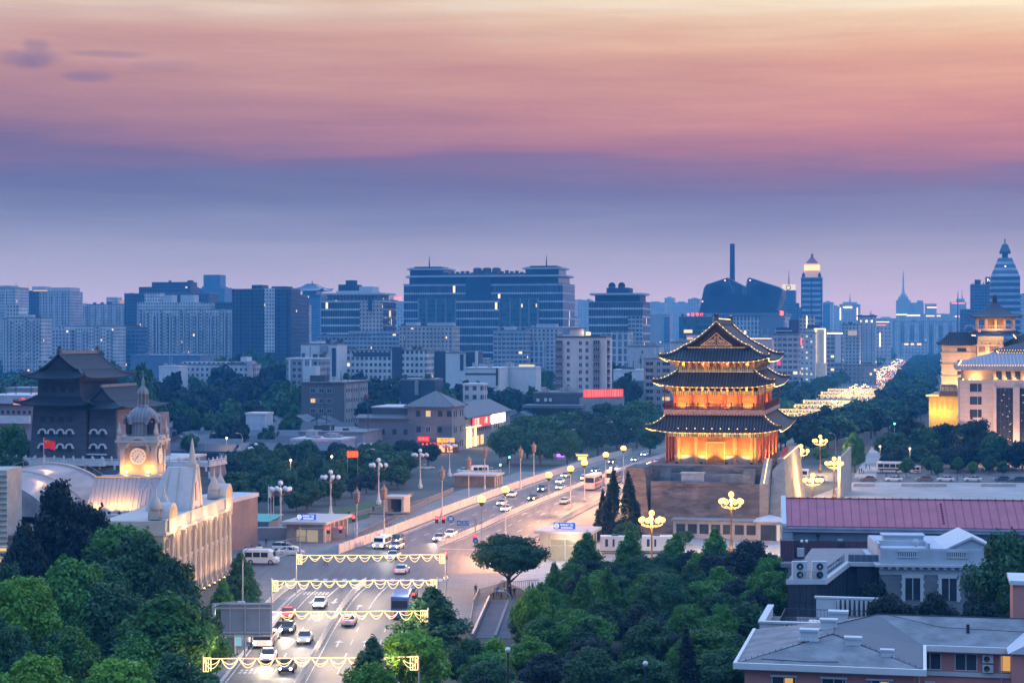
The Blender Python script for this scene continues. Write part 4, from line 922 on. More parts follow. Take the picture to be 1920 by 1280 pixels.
def white_tower():
 D=790;g=empty("apartment_tower",(PX(1043,D),D,0),"white apartment tower with purple balcony columns and a lit rooftop room","apartment tower",A)
 w=grid_w(1043,1136,D);M_w=mat("white_render",(0.52,0.47,0.48),.8,var=.07,scale=.2);M_p=mat("plum_panel",(.20,.14,.18),.7,var=.12)
 b=MB();b.box(0,w,0,16,0,37.4);b.build("wall",M_w,g)
 b=MB();b.box(-.3,w+.3,-.3,16.3,37.4,38.0);b.build("roof",M_ridge,g)
 b=MB();b.box(5.2,11.2,3,9,38,41.2);b.build("stair_room",M_w,g);b=MB();b.box(4.4,12.0,2.2,9.6,41.2,41.5);b.build("stair_room_roof",M_ridge,g)
 b=MB();b.box(12.2,14.2,3,3.1,38.3,39.8);b.build("lit_panel",glow("panel_light",(1,.8,.5),1.6),g);lamp("roof_light",(11.6,1.6,39.4),60,(1,.75,.45),parent=g,r=.3)
 for r in range(12):
  z=34.3-r*3.05
  if z<1:break
  for k,x in enumerate((5.2,10.4,13.2)):win(g,x,-.02,z,1.15,1.5,'f',0,True)
  for k,x in enumerate((10.9,13.7)):
   if (r*3+k) % 4:a=MB();a.box(x-.35,x+.35,-.4,0,z-.75,z-.25);a.build("air_conditioner",M_frame,g)
  for x in (1.4,17.4):
   a=MB();a.box(x-1.45,x+1.45,-1.1,0,z-.75,z+.45);o=a.build("balcony",M_p,g)
   a=MB();a.box(x-1.4,x+1.4,-1.05,-.02,z+.45,z+1.9);a.build("balcony_glass",M_win,o)
   a=MB()
   for q in (-1.4,-.5,.4,1.32):a.box(x+q,x+q+.1,-1.12,-1.05,z+.45,z+1.95)
   a.box(x-1.5,x+1.5,-1.13,-1.04,z+1.9,z+2.02);a.build("balcony_frame",M_frame,o)
  a=MB();a.box(w,w+.9,3,6.2,z-.7,z+.5);a.build("balcony",M_p,g);a=MB();a.box(w,w+.85,3.05,6.15,z+.5,z+1.9);a.build("side_window",M_win,g)
white_tower()
def grey_flats():
 D=830;g=empty("apartment_block",(PX(1207,D),D,0),"beige six storey apartment block with glazed balconies just left of the gate tower","apartment block",A)
 w=grid_w(1207,1300,D);M_w=mat("beige_flats",(0.30,.27,.28),.8,var=.1)
 b=MB();b.box(0,w,0,14,0,28);b.build("wall",M_w,g);b=MB();b.box(-.3,w+.3,-.3,14.3,28,28.5);b.box(15,17,3,6,28.5,31);b.build("roof",M_flat,g)
 for r in range(8):
  z=25.0-r*3.1
  for k,(x,ww) in enumerate(((2.6,3.4),(6.6,1.6),(10,3.4),(14.4,1.6),(18,3.2))):
   win(g,x,-.02,z,ww,1.6,'f',lit=(r,k) in ((5,2),))
  b=MB();b.box(.3,4.8,-.5,0,z-1.2,z-.2);b.box(8,12,-.5,0,z-1.2,z-.2);b.build("balcony",mat("tan_panel",(.34,.27,.25),.8),g)
grey_flats()
M_slab0=mat("plant_grey",(.26,.27,.30),.7,var=.2)
def block(name,label,cat,px0,px1,d,ytop,depth,wallm,parts=(),roof=M_flat,rz=None,group=None,parapet=.7):
 g=empty(name,(PX(px0,d),d,0),label,cat,A if rz is None else rz,group)
 w=grid_w(px0,px1,d) if rz is None else (px1-px0)*d/F;h=PZ(ytop,d)
 b=MB();b.box(0,w,0,depth,0,h);b.build("wall",wallm,g)
 b=MB();b.box(-.2,w+.2,-.2,depth+.2,h,h+parapet);b.build("roof",roof,g)
 if d<3200 and w>12:
  q=random.Random(int(px0*7+d));b=MB();k=0
  for i in range(q.randint(3,7)):
   x=q.uniform(.5,w-4);y=q.uniform(.5,max(1,depth-4));e=q.uniform(1.2,3.4);b.box(x,x+e,y,y+e,h+parapet-.02,h+parapet+q.uniform(.6,2.4))
  for i in range(q.randint(0,3)):x=q.uniform(1,w-1);b.cyl(x,depth*.4,h,h+parapet+q.uniform(3,7),.12+d*.00008,n=4)
  b.build("rooftop_plant",M_ridge if q.random()<.5 else M_slab0,g)
 for pn,x0,x1,y0,y1,z0,z1,m in parts:
  b=MB();b.box(w*x0,w*x1,depth*y0,depth*y1,(h+parapet if z0 is None else PZ(z0,d)),PZ(z1,d));b.build(pn,m,g)
 return g,w,h
M_pale=facade("pale_flats",(0.40,0.40,0.43),(0.05,0.06,0.08),3.3,3.0,(.25,.75),(.35,.85),lit=.0)
M_pale2=facade("pale_school",(0.46,0.46,0.48),(0.06,0.07,0.09),3.4,2.6,(.22,.80),(.30,.82),lit=.012)
M_greyb=facade("grey_flats",(0.24,0.24,0.27),(0.05,0.06,0.08),3.2,2.8,(.2,.8),(.3,.8),lit=.01)
M_white=mat("white_wall",(0.52,0.52,0.55),.8,var=.08);M_grey=mat("grey_wall",(.24,.24,.27),.8,var=.15);M_dkb=mat("dark_blue_glass",(.04,.055,.09),.25,var=.2)
g,w,h=block("school_building","long white three storey building with dark recessed top windows behind the trees","building",632,800,1030,657,16,M_pale2,[("dark_stair",.62,.73,-.05,.4,710,650,M_dkb),("recess",.18,.60,-.01,.2,668,660,M_dkb)])
block("white_factory","tall white windowless block with sloped roof duct left of the long white building","building",564,632,1010,646,18,M_white,[("roof_vent",.2,.5,.2,.7,None,640,M_white),("dark_slot",.86,.97,-.01,.1,705,652,M_dkb),("duct",.55,.75,-.1,.2,660,648,M_grey)])
block("pillared_block","low grey block with white columns and a flat white roof slab","building",537,600,950,673,16,M_greyb,[("white_column",.08,.13,-.06,0,720,674,M_white),("white_column",.5,.56,-.06,0,720,674,M_white),("white_column",.7,.76,-.06,0,720,674,M_white),("white_wing",.66,1.0,-.4,0,740,686,M_white)],roof=M_white)
block("glass_annex","dark glass annex between white walls right of the long white building","building",806,836,1040,659,14,M_dkb,[("side_wall",1.0,1.06,-.05,.8,720,658,M_white)])
block("white_house_block","white house block with stepped roof beside the dark glass annex","building",836,872,1000,662,14,M_white,[("dark_window",.74,.92,-.02,.2,694,664,M_dkb),("upper_box",.05,.5,.3,.8,None,656,M_grey)])
block("dark_gap_house","narrow dark house with white edging beside the white house block","building",874,894,1000,660,14,M_dkb,[("white_edge",.85,1.05,-.04,.1,690,658,M_white)])
block("white_hall","pale windowless hall with a dark band in front of the grey apartments","hall",872,934,860,691,22,M_white,[("dark_band",0,1.0,-.01,.05,702,699,M_dkb),("side_strip",.94,1.0,-.02,.1,722,690,M_dkb)],roof=M_white)
block("white_shed","long pale shed with a lit window strip below the banded office","shed",934,1005,880,690,12,M_white,[("lit_strip",.55,.95,-.02,.05,687,683,glow("strip_light",(1,.85,.5),.9))],roof=M_white)
block("cream_annex","small white two storey house with four square windows among trees","house",868,905,700,722,8,M_pale,roof=M_white)
block("rooftop_hut","dark flat house with two pale rooftop huts behind the trees","house",752,815,800,713,14,M_dkb,[("pale_hut",.0,.48,.2,.6,None,709,M_white),("pale_hut",.9,1.0,.2,.6,None,709,M_white),("pillar",.43,.53,-.1,0,740,713,M_grey)])
g,w,h=block("long_flats","long low pale block with many windows above the dark trees at left","apartment block",330,474,1100,684,14,M_pale,[("upper_floor",.05,.95,.2,.9,None,678,M_pale),("stair_box",.82,.9,.2,.8,None,669,M_white),("end_bay",.93,1.0,-.06,.3,730,676,mat("pink_render",(.42,.33,.36),.8))])
block("blue_roof_hall","long flat blue roofed hall in front of the striped apartment row","hall",245,375,1250,667,30,mat("blue_sheet",(.10,.16,.26),.5),roof=mat("blue_sheet",(.10,.16,.26),.5))
block("white_roof_shed","small flat white roofed shed beside the long pale flats","shed",298,335,1080,688,14,M_white,roof=M_white)
block("left_hall","pink plastered hall with a row of round windows at the left edge","hall",-30,62,560,760,20,mat("pink_plaster",(.34,.27,.28),.8,var=.1),[("pale_roof",-.1,1.02,-.1,1.1,None,740,mat("pale_sheet",(.40,.40,.44),.6)),("white_rail",.2,1.0,-.12,-.08,792,778,M_white)]+[("round_window",.36+.11*k,.41+.11*k,-.01,.1,775,769,M_dkb) for k in range(6)])
s=empty("red_gable_sign",(PX(42,540),540,18.5),"small glowing red gable sign on the pale hall roof at the left edge","sign",A);b=MB();b.extr([(-2.6,0),(2.6,0),(1.2,1.1),(0,1.7),(-1.2,1.1)][::1],0,.3);b.build("sign_board",glow("sign_neon_red",(1,.06,.06),1.5),s);b=MB();b.box(-2.9,2.9,-.02,.32,-.35,0);b.build("sign_base",glow("sign_gold",(1,.5,.2),.9),s)
block("tea_house","low dark house with a pale roof left of the arrow tower","house",10,62,640,730,12,M_greyb,roof=M_grey)
block("white_stack_house","little white block in the trees behind the arrow tower roof","house",70,105,980,676,10,M_pale,roof=M_white)
block("dark_restaurant","dark flat roofed restaurant with white air units before the white tower","restaurant",1000,1090,720,738,24,mat("slate_clad",(.05,.055,.08),.7),[("air_unit",.08,.13,-.05,0,752,747,M_white),("air_unit",.24,.29,-.05,0,752,746,M_white),("air_unit",.34,.39,-.05,0,752,746,M_white),("lower_roof",-.1,1.1,-.5,-.02,762,757,M_greyroof)],roof=M_greyroof)
r=empty("red_sign_row",(PX(1094,715),715,0),"long red neon sign of upright strokes along a low roof","sign",A+R(38))
b=MB();b.box(-1,18,.2,6,0,14.5);b.build("sign_house",M_grey,r);b=MB();b.box(0,17.5,0,.2,14.5,17.6);b.build("sign_board",mat("board_red",(.3,.02,.02),.5,emit=(1,.04,.05),es=.5),r)
b=MB();rnd=random.Random(4)
x=.2
while x<17:ww=rnd.choice((.16,.22,.3));b.box(x,x+ww,-.06,0,14.7,17.4);x+=ww+rnd.choice((.25,.4,.55))
b.build("neon_stroke",glow("neon_red",(1,.12,.10),3.0),r)
block("station_depot","brown brick depot with a pale flat roof behind the old station","depot",352,436,330,941,14,mat("brown_brick_wall",(.19,.14,.135),.8,var=.1),roof=mat("pale_sheet",(.40,.40,.44),.6),rz=A)
def hutong(name,label,w,dp,h,rh,axis,wallm,roofm):
 g=empty(name,(0,0,0),label,"house",A,"grey courtyard houses in the old lanes")
 b=MB();b.box(0,w,0,dp,0,h)
 if axis=='x':b.extx([(0,h),(dp/2,h+rh),(dp,h)],.01,w-.01)
 else:b.extr([(0,h),(w/2,h+rh),(w,h)][::-1],.01,dp-.01)
 b.build("wall",wallm,g);b=MB();gab(b,0,w,0,dp,h,rh,axis);b.build("roof",roofm,g)
 b=MB();b.box(w*.2,w*.8,-.05,.02,.8,h-.5);b.build("window_row",M_win,g);return g
M_hr=striped("hutong_tile",(0.10,0.105,0.125),(0.16,0.165,0.19),.5,'auto',rough=.8,noise=.35);M_hr2=striped("hutong_tile_dark",(0.06,0.065,0.08),(0.11,0.115,.135),.5,'auto',rough=.8,noise=.35)
M_hw=mat("hutong_wall",(.22,.21,.23),.85,var=.25);M_hw2=mat("hutong_wall_pale",(.38,.37,.40),.85,var=.2)
HL="grey tiled low courtyard house among many in the old lanes"
protos=[hutong("courtyard_house",HL,14,7,3.6,2.2,'x',M_hw,M_hr),hutong("courtyard_house",HL,10,8,4.0,2.4,'y',M_hw2,M_hr2),hutong("courtyard_house",HL,20,7,3.4,2.0,'x',M_hw2,M_hr2),hutong("courtyard_house",HL,9,14,4.4,2.4,'y',M_hw,M_hr),hutong("courtyard_house",HL,16,9,6.4,2.4,'x',M_hw,M_hr2)]
rnd=random.Random(11);used=[0]*5;n_h=0
for row,d in enumerate((560,585,612,640,668,700,735,770,810,850,900,950,1010,1080)):
 px=300+rnd.random()*30
 lim={0:560,1:565,2:660,3:665}.get(row,1030 if d>735 else 668)
 while px<lim:
  i=rnd.choice((0,0,1,2,2,3,4));w=(14,10,20,9,16)[i]*F/d
  X=PX(px,d)
  skip=(560<px+w and px<695 and 745<d<800) or (664<px+w and d<720 and px<980)
  if not skip and rnd.random()<.9:
   o=protos[i] if not used[i] else dup(protos[i],(0,0,0));used[i]=1
   o.location=(X,d+rnd.uniform(-5,5),0);o.rotation_euler.z=A+rnd.choice((0,0,0,R(90)))*0+rnd.uniform(-.05,.05);n_h+=1
  px+=w+rnd.uniform(1,14)
for i,u in enumerate(used):
 if not u:protos[i].location=(PX(520,700),700,0)
for px,d,ax,w in ((911,760,0,10),(990,800,3,9),(470,690,2,14)):
 pass
block("blue_white_shed","small pale blue shed roofed white among the grey lanes","shed",461,497,640,777,8,mat("pale_blue_sheet",(.38,.45,.52),.6),roof=M_white)
block("market_shed","long low grey white market shed with red characters behind the trees","shed",545,640,572,826,14,mat("pale_grey_sheet",(.30,.31,.36),.7,var=.1),[("dark_window",.3,.42,-.02,.05,842,832,M_dkb)],roof=mat("pale_sheet",(.40,.40,.44),.6))
t=text("red_sign_letters","饭店",2.4,glow("neon_red",(1,.12,.10),3.0),None,(PX(604,569),569,PZ(836,569)),(R(90),0,A));tag(t,"pair of red neon characters glowing among the dark trees","sign")
block("flat_market","wide flat grey roof in front of the dark brown office block","market",560,680,600,812,30,M_grey)
block("blue_board_kiosk","little kiosk with a bright blue board beside the trees","kiosk",672,692,570,836,3,mat("blue_board",(.03,.14,.36),.5,emit=(.05,.3,.7),es=.15),roof=M_white)
FC={}
def fc(k):
 if k in FC:return FC[k]
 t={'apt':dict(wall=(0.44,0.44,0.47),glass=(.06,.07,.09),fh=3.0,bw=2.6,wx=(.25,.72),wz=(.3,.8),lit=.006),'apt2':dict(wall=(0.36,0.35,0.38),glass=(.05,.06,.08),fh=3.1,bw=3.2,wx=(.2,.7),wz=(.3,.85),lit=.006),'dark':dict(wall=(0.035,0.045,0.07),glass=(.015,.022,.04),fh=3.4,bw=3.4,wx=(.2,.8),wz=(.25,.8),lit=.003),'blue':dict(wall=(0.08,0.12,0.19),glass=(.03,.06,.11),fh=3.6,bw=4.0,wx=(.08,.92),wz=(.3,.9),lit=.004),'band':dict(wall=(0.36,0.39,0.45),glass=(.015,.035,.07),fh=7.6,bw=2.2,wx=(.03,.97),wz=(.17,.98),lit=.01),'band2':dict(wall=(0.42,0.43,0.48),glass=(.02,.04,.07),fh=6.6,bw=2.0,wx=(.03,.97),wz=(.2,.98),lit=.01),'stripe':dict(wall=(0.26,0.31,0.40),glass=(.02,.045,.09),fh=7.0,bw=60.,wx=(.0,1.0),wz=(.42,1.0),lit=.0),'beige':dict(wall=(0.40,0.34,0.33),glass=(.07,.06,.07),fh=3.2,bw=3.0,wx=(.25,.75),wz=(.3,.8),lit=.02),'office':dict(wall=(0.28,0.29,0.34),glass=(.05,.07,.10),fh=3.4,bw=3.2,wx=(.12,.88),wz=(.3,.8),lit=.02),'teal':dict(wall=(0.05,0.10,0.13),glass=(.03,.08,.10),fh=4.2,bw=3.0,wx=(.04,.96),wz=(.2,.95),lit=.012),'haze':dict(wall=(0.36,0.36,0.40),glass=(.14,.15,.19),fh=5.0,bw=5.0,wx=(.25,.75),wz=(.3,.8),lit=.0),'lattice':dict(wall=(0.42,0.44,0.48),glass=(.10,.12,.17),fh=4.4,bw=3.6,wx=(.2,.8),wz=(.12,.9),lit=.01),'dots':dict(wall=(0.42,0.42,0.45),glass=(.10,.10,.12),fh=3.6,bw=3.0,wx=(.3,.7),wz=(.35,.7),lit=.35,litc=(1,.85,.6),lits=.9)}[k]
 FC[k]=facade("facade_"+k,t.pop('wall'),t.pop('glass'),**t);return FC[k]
M_gl=mat("blue_glass",(.02,.042,.085),.18,var=.25,scale=.05);M_slab=mat("pale_slab",(.36,.38,.43),.6,var=.1)
M_line=glow("cornice_line_light",(1,.80,.55),2.6)
def ribs(g,w,h,n,m,depth=1.2,wd=.45,z0=0,name="bay_column",frac=1.0):
 for k in range(n):
  x=w*(k+.5)/n;b=MB();b.box(x-w/n*wd/2,x+w/n*wd/2,-depth,0,z0,h*frac-(k % 3)*2.0);b.build(name,m,g)
def mast(g,x,y,z0,z1,r=.6,m=None):
 b=MB();b.cyl(x,y,z0,z1,r,r*.25,6);b.build("spire",m or M_ridge,g)
def curved_cap(g,x0,x1,y0,y1,z,t,name,m,over=4):
 b=MB();n=24;pts=[((x0+x1)/2+((x1-x0)/2+over)*math.copysign(abs(math.cos(a))**.35,math.cos(a)),(y0+y1)/2+((y1-y0)/2+over)*math.copysign(abs(math.sin(a))**.35,math.sin(a))) for a in [2*math.pi*k/n for k in range(n)]]
 b.prism(pts,z,z+t);b.build(name,m,g)
B=block
g,w,h=B("left_flats","pale blue tower cut by the left picture edge","tower",-20,28,1900,540,30,fc('apt'),[("roof_frame",.3,.75,.2,.7,None,535,M_slab)]);ribs(g,w,h,4,fc('apt'))
g,w,h=B("apartment_row","stepped pale apartment row with balcony stacks at far left","apartment block",6,78,1500,597,18,fc('apt'),[("tall_bay",.05,.38,.05,.9,None,572,fc('apt')),("middle_bay",.38,.72,.05,.9,None,590,fc('apt'))]);ribs(g,w,h,6,fc('apt2'))
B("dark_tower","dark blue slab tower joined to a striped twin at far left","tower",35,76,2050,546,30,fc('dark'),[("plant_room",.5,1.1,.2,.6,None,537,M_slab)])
g,w,h=B("striped_tower","pale tower with light vertical stripes and a glowing open crown","tower",74,132,2000,548,30,fc('apt2'),[("crown",.1,.95,.1,.9,None,539,M_slab),("crown_light",-.2,.25,-.02,.02,546,544,glow("crown_glow",(1,.7,.5),.8))]);ribs(g,w,h,5,M_slab,wd=.22)
B("mid_tower","narrow blue grey tower beside the striped tower","tower",131,160,2100,577,25,fc('apt'))
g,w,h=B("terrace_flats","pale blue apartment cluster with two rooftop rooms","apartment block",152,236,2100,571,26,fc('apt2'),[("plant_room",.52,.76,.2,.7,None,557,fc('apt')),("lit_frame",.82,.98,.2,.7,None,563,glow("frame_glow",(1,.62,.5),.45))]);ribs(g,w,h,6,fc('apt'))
g,w,h=B("low_flats","lower pale apartment block with square windows at left","apartment block",104,216,1620,612,22,fc('apt'),[("side_block",.0,.3,-.3,0,700,617,fc('apt2'))]);ribs(g,w,h,5,fc('apt2'))
B("grey_annex","hazy grey annex between the low flats and the long striped row","annex",214,258,1640,614,20,fc('blue'))
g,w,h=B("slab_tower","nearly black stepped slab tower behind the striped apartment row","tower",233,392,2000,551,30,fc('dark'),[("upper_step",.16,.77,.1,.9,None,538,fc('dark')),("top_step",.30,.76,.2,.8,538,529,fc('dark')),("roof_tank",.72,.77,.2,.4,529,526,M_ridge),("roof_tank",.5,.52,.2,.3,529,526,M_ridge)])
g,w,h=B("striped_row","long pale apartment row striped with tall balcony shafts","apartment row",257,436,1700,581,20,fc('apt'),[("tall_part",.0,.62,.02,.9,None,567,fc('apt')),("roof_room",.06,.22,.2,.8,567,549,fc('apt')),("roof_room",.26,.35,.2,.8,567,553,M_slab),("roof_room",.44,.58,.2,.8,567,553,M_slab),("roof_room",.66,.76,.2,.8,None,568,fc('apt')),("roof_room",.8,.98,.2,.8,None,567,fc('dark'))]);ribs(g,w,h,14,fc('apt2'),2.2,.4,frac=.99);ribs(g,w,h,7,M_slab,2.6,.09)
B("setback_tower","hazy stepped office tower rising behind the apartment row","tower",372,421,2900,541,40,fc('blue'),[("shaft",.1,.82,.1,.9,None,537,fc('blue')),("top_shaft",.12,.76,.2,.8,537,515,fc('blue'))])
g,w,h=B("small_flats","small pale apartment block at the right end of the striped row","apartment block",430,470,1760,598,18,fc('apt'),[("stair_box",.3,.5,.2,.8,None,594,M_slab)]);ribs(g,w,h,5,fc('apt2'))
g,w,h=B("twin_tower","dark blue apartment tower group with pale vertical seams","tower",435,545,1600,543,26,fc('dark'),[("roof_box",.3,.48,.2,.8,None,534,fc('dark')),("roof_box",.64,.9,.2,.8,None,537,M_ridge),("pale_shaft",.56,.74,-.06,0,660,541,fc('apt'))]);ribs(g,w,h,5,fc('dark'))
g,w,h=B("brown_tower","brown grey apartment tower at the right of the dark group","tower",543,563,1640,554,24,fc('dark'));ribs(g,w,h,3,fc('apt2'))
g,w,h=B("pagoda_tower","hazy blue hotel tower topped by a wide upturned pagoda roof","tower",556,600,2600,553,34,fc('blue'))
b=MB();q=skirt(6,6,h+16,23,23,h+6,4,thick=1.0);q.v=[(x+w/2,y+17,z) for x,y,z in q.v];q.build("pagoda_roof",M_gl,g);b.box(w*.2,w*.8,5,29,h,h+6);b.cyl(w/2,17,h+15,h+21,1.2,.3,6);b.box(-2,w+2,-2,36,h-2,h-.5);b.build("roof_storey",M_gl,g)
B("pink_office","narrow pinkish office block with a red neon sign near its top","office",559,575,2000,572,16,fc('beige'),[("neon_sign",.5,1.0,-.03,0,591,587.5,glow("neon_red",(1,.12,.10),3.0))])
g,w,h=B("terrace_office","banded glass office with stepped terraces and a round rooftop drum","office",602,718,1550,563,40,fc('band2'),[("stone_wing",.64,1.0,-.06,.9,680,566,fc('beige')),("glass_slot",.78,.84,-.08,0,583,562,M_gl),("setback",.08,.9,.1,.9,None,553,fc('beige')),("setback",.2,.78,.2,.8,551,545,M_slab),("roof_box",.22,.5,.25,.7,545,533,M_gl),("roof_box",.56,.78,.25,.7,545,537,M_slab)])
curved_cap(g,w*.03,w*.97,0,40,PZ(553,1550),1.6,"roof_brim",M_slab,3);b=MB();b.cyl(w*.40,16,PZ(533,1550),PZ(525,1550),5.0,n=14);b.build("roof_drum",M_gl,g)
B("sign_tower","pale hazy tower with pink rooftop letters between two offices","tower",716,757,3000,566,34,fc('haze'),[("rooftop_sign",.2,.42,.0,.05,565,562,glow("pink_sign",(1,.25,.3),1.6)),("rooftop_sign",.55,.9,.0,.05,562,557,glow("pink_sign",(1,.25,.3),1.6)),("plant_room",.3,.6,.2,.6,None,556,M_slab)])
def complex_():
 D=1700;g,w,h=block("glass_complex","very wide blue glass complex with two disc roofed corner towers and spires","office complex",757,1055,D,534,60,fc('band'))
 k=lambda px:(px-757)/298*w
 z=lambda y:PZ(y,D)
 b=MB();b.box(k(766),k(1046),3,58,h,z(520));b.build("upper_storey",M_gl,g)
 curved_cap(g,k(757),k(1055),0,60,z(520),1.5,"roof_disc",M_slab,2)
 for a0,a1,sp in ((766,830,795),(984,1046,1017)):
  b=MB();b.box(k(a0),k(a1),5,40,z(519),z(502));b.build("corner_storey",M_gl,g);curved_cap(g,k(a0-4),k(a1+4),4,41,z(506),1.4,"roof_disc",M_slab,2)
  b=MB();b.box(k(a0+6),k(a1-6),10,35,z(502),z(499.5));b.build("corner_cap",M_gl,g);mast(g,k(sp),20,z(500),z(479),.8)
 b=MB();b.box(k(830),k(982),8,50,z(519),z(513));rr=random.Random(3)
 for i in range(16):x=k(832+i*9.3);b.box(x,x+2.4,10,16,z(513),z(513)+rr.uniform(.8,3.2))
 b.build("plant_deck",M_ridge,g)
 for i in range(3):b=MB();b.cyl(k(888+i*18),18,z(513),z(504),4.1,n=14);b.ball(k(888+i*18),18,z(504),4.1,12,0,.35);b.build("cooling_tower",M_ridge,g)
 for a0,a1,y0,y1,m in ((875,922,518,562,M_gl),(787,857,560,606,fc('teal')),(938,1010,560,610,fc('teal')),(858,938,562,664,fc('band'))):
  b=MB();b.box(k(a0),k(a1),-2.5 if m is fc('band') else-1.2,.5,z(y1),z(y0));b.build("glass_bay",m,g)
 for a0,a1 in ((784,788),(800,803),(818,821),(836,839),(855,858),(936,940),(957,960),(976,979),(992,995),(1008,1012)):
  b=MB();b.box(k(a0),k(a1),-2.0,0,z(640),z(560));b.build("stone_fin",mat("stone_fin",(.14,.16,.22),.7),g)
complex_()
g,w,h=B("brick_flats","brown grey apartment block with barrel topped roof in front of the glass complex","apartment block",748,850,1420,612,20,fc('beige'),[("side_wing",-.55,0,.2,1,720,626,fc('office')),("roof_room",.1,.3,.2,.8,None,604,M_slab),("roof_room",.5,.95,.2,.8,None,605,M_slab)]);ribs(g,w,h,6,fc('beige'),1.2,.3)
B("office_flats","grey lattice apartment slab below the glass complex at right","apartment block",925,985,1400,620,20,fc('office'),[("roof_room",.3,.6,.2,.8,None,612,M_slab)])
B("chequer_flats","chequered pale apartment slab beside the grey lattice slab","apartment block",985,1046,1420,616,20,fc('apt2'),[("lower_front",.1,.6,-.1,0,690,640,fc('lattice')),("roof_room",.3,.9,.2,.8,None,607,M_slab)])
B("long_flats","long hazy six storey flats below the terraced office","apartment block",594,748,1480,630,18,fc('office'),[("upper_wing",.38,.95,.1,.9,None,620,fc('office'))])
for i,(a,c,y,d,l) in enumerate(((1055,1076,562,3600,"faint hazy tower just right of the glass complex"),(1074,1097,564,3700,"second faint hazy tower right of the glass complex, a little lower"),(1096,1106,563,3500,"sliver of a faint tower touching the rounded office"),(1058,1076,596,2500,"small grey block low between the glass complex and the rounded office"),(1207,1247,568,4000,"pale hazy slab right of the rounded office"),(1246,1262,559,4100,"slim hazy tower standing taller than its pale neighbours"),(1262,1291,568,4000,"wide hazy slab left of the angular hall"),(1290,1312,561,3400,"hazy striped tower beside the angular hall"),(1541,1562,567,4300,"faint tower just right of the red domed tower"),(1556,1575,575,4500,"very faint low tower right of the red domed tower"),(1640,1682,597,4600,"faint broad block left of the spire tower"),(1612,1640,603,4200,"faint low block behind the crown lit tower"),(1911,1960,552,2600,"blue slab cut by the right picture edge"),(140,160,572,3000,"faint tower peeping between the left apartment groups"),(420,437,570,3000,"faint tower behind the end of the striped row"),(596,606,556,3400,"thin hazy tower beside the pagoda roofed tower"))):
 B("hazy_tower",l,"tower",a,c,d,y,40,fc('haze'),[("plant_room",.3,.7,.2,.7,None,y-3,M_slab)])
B("grey_tower","grey twin topped tower in the haze right of the rounded office","tower",1219,1256,2600,591,28,fc('apt2'),[("roof_room",.15,.6,.2,.8,None,586,M_slab),("side_shaft",.72,1.0,-.1,0,640,594,fc('blue'))])
g,w,h=B("round_office","rounded banded office with a wide brim roof and two rooftop dishes","office",1104,1205,1500,567,42,fc('band2'),[("right_wing",.74,1.0,-.08,0,680,592,fc('office')),("setback",.1,.93,.1,.9,None,553,M_gl),("drum",.29,.71,.25,.75,550,539,M_gl)])
curved_cap(g,0,w,0,42,PZ(553,1500),1.5,"roof_brim",M_slab,1)
b=MB()
for x in (.40,.56):
 b.lathe([(.01,-1.2),(1.6,-.9),(2.9,0),(3.0,.1)],0,0,14);
b.v=[(x+(w*.38 if i<len(b.v) // 2 else w*.56),14-z,PZ(535.5,1500)+y*1.0) for i,(x,y,z) in enumerate(b.v)];b.cyl(w*.38,16,PZ(540,1500),PZ(536,1500),.4,n=6);b.cyl(w*.56,16,PZ(540,1500),PZ(536,1500),.4,n=6);b.build("satellite_dish",M_gl,g)
g,w,h=B("lattice_flats","pale lattice fronted block below the rounded office","office",1146,1180,1150,622,16,fc('lattice'),[("left_part",-.6,0,0,1,700,626,fc('office'))])
B("plain_block","plain pale block with a single window left of the beige flats","building",1175,1236,1000,650,18,mat("plain_render",(.40,.39,.43),.8),[("window",.46,.5,-.01,.1,663,657,M_dkb),("window",.4,.46,-.01,.1,681,672,M_dkb),("lit_post",.85,.9,-.02,.1,664,650,M_white)])
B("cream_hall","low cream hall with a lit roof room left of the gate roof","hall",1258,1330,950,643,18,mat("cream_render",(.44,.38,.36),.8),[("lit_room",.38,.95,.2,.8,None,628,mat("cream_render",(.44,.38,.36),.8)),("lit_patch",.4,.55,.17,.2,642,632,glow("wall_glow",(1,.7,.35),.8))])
B("pink_hall","low pink hall with a warm cornice line right of the gate roof","hall",1395,1447,1000,636,18,mat("pink_hall_render",(.40,.33,.36),.8),[("cornice_light",.0,1.0,-.02,.0,635,634,M_line)])
B("white_low_shed","long white low shed with pale gutter behind the street trees","shed",1150,1212,900,695,12,M_white,[("lower_roof",-.2,1.1,-1.2,-.1,726,712,M_greyroof)],roof=M_white)
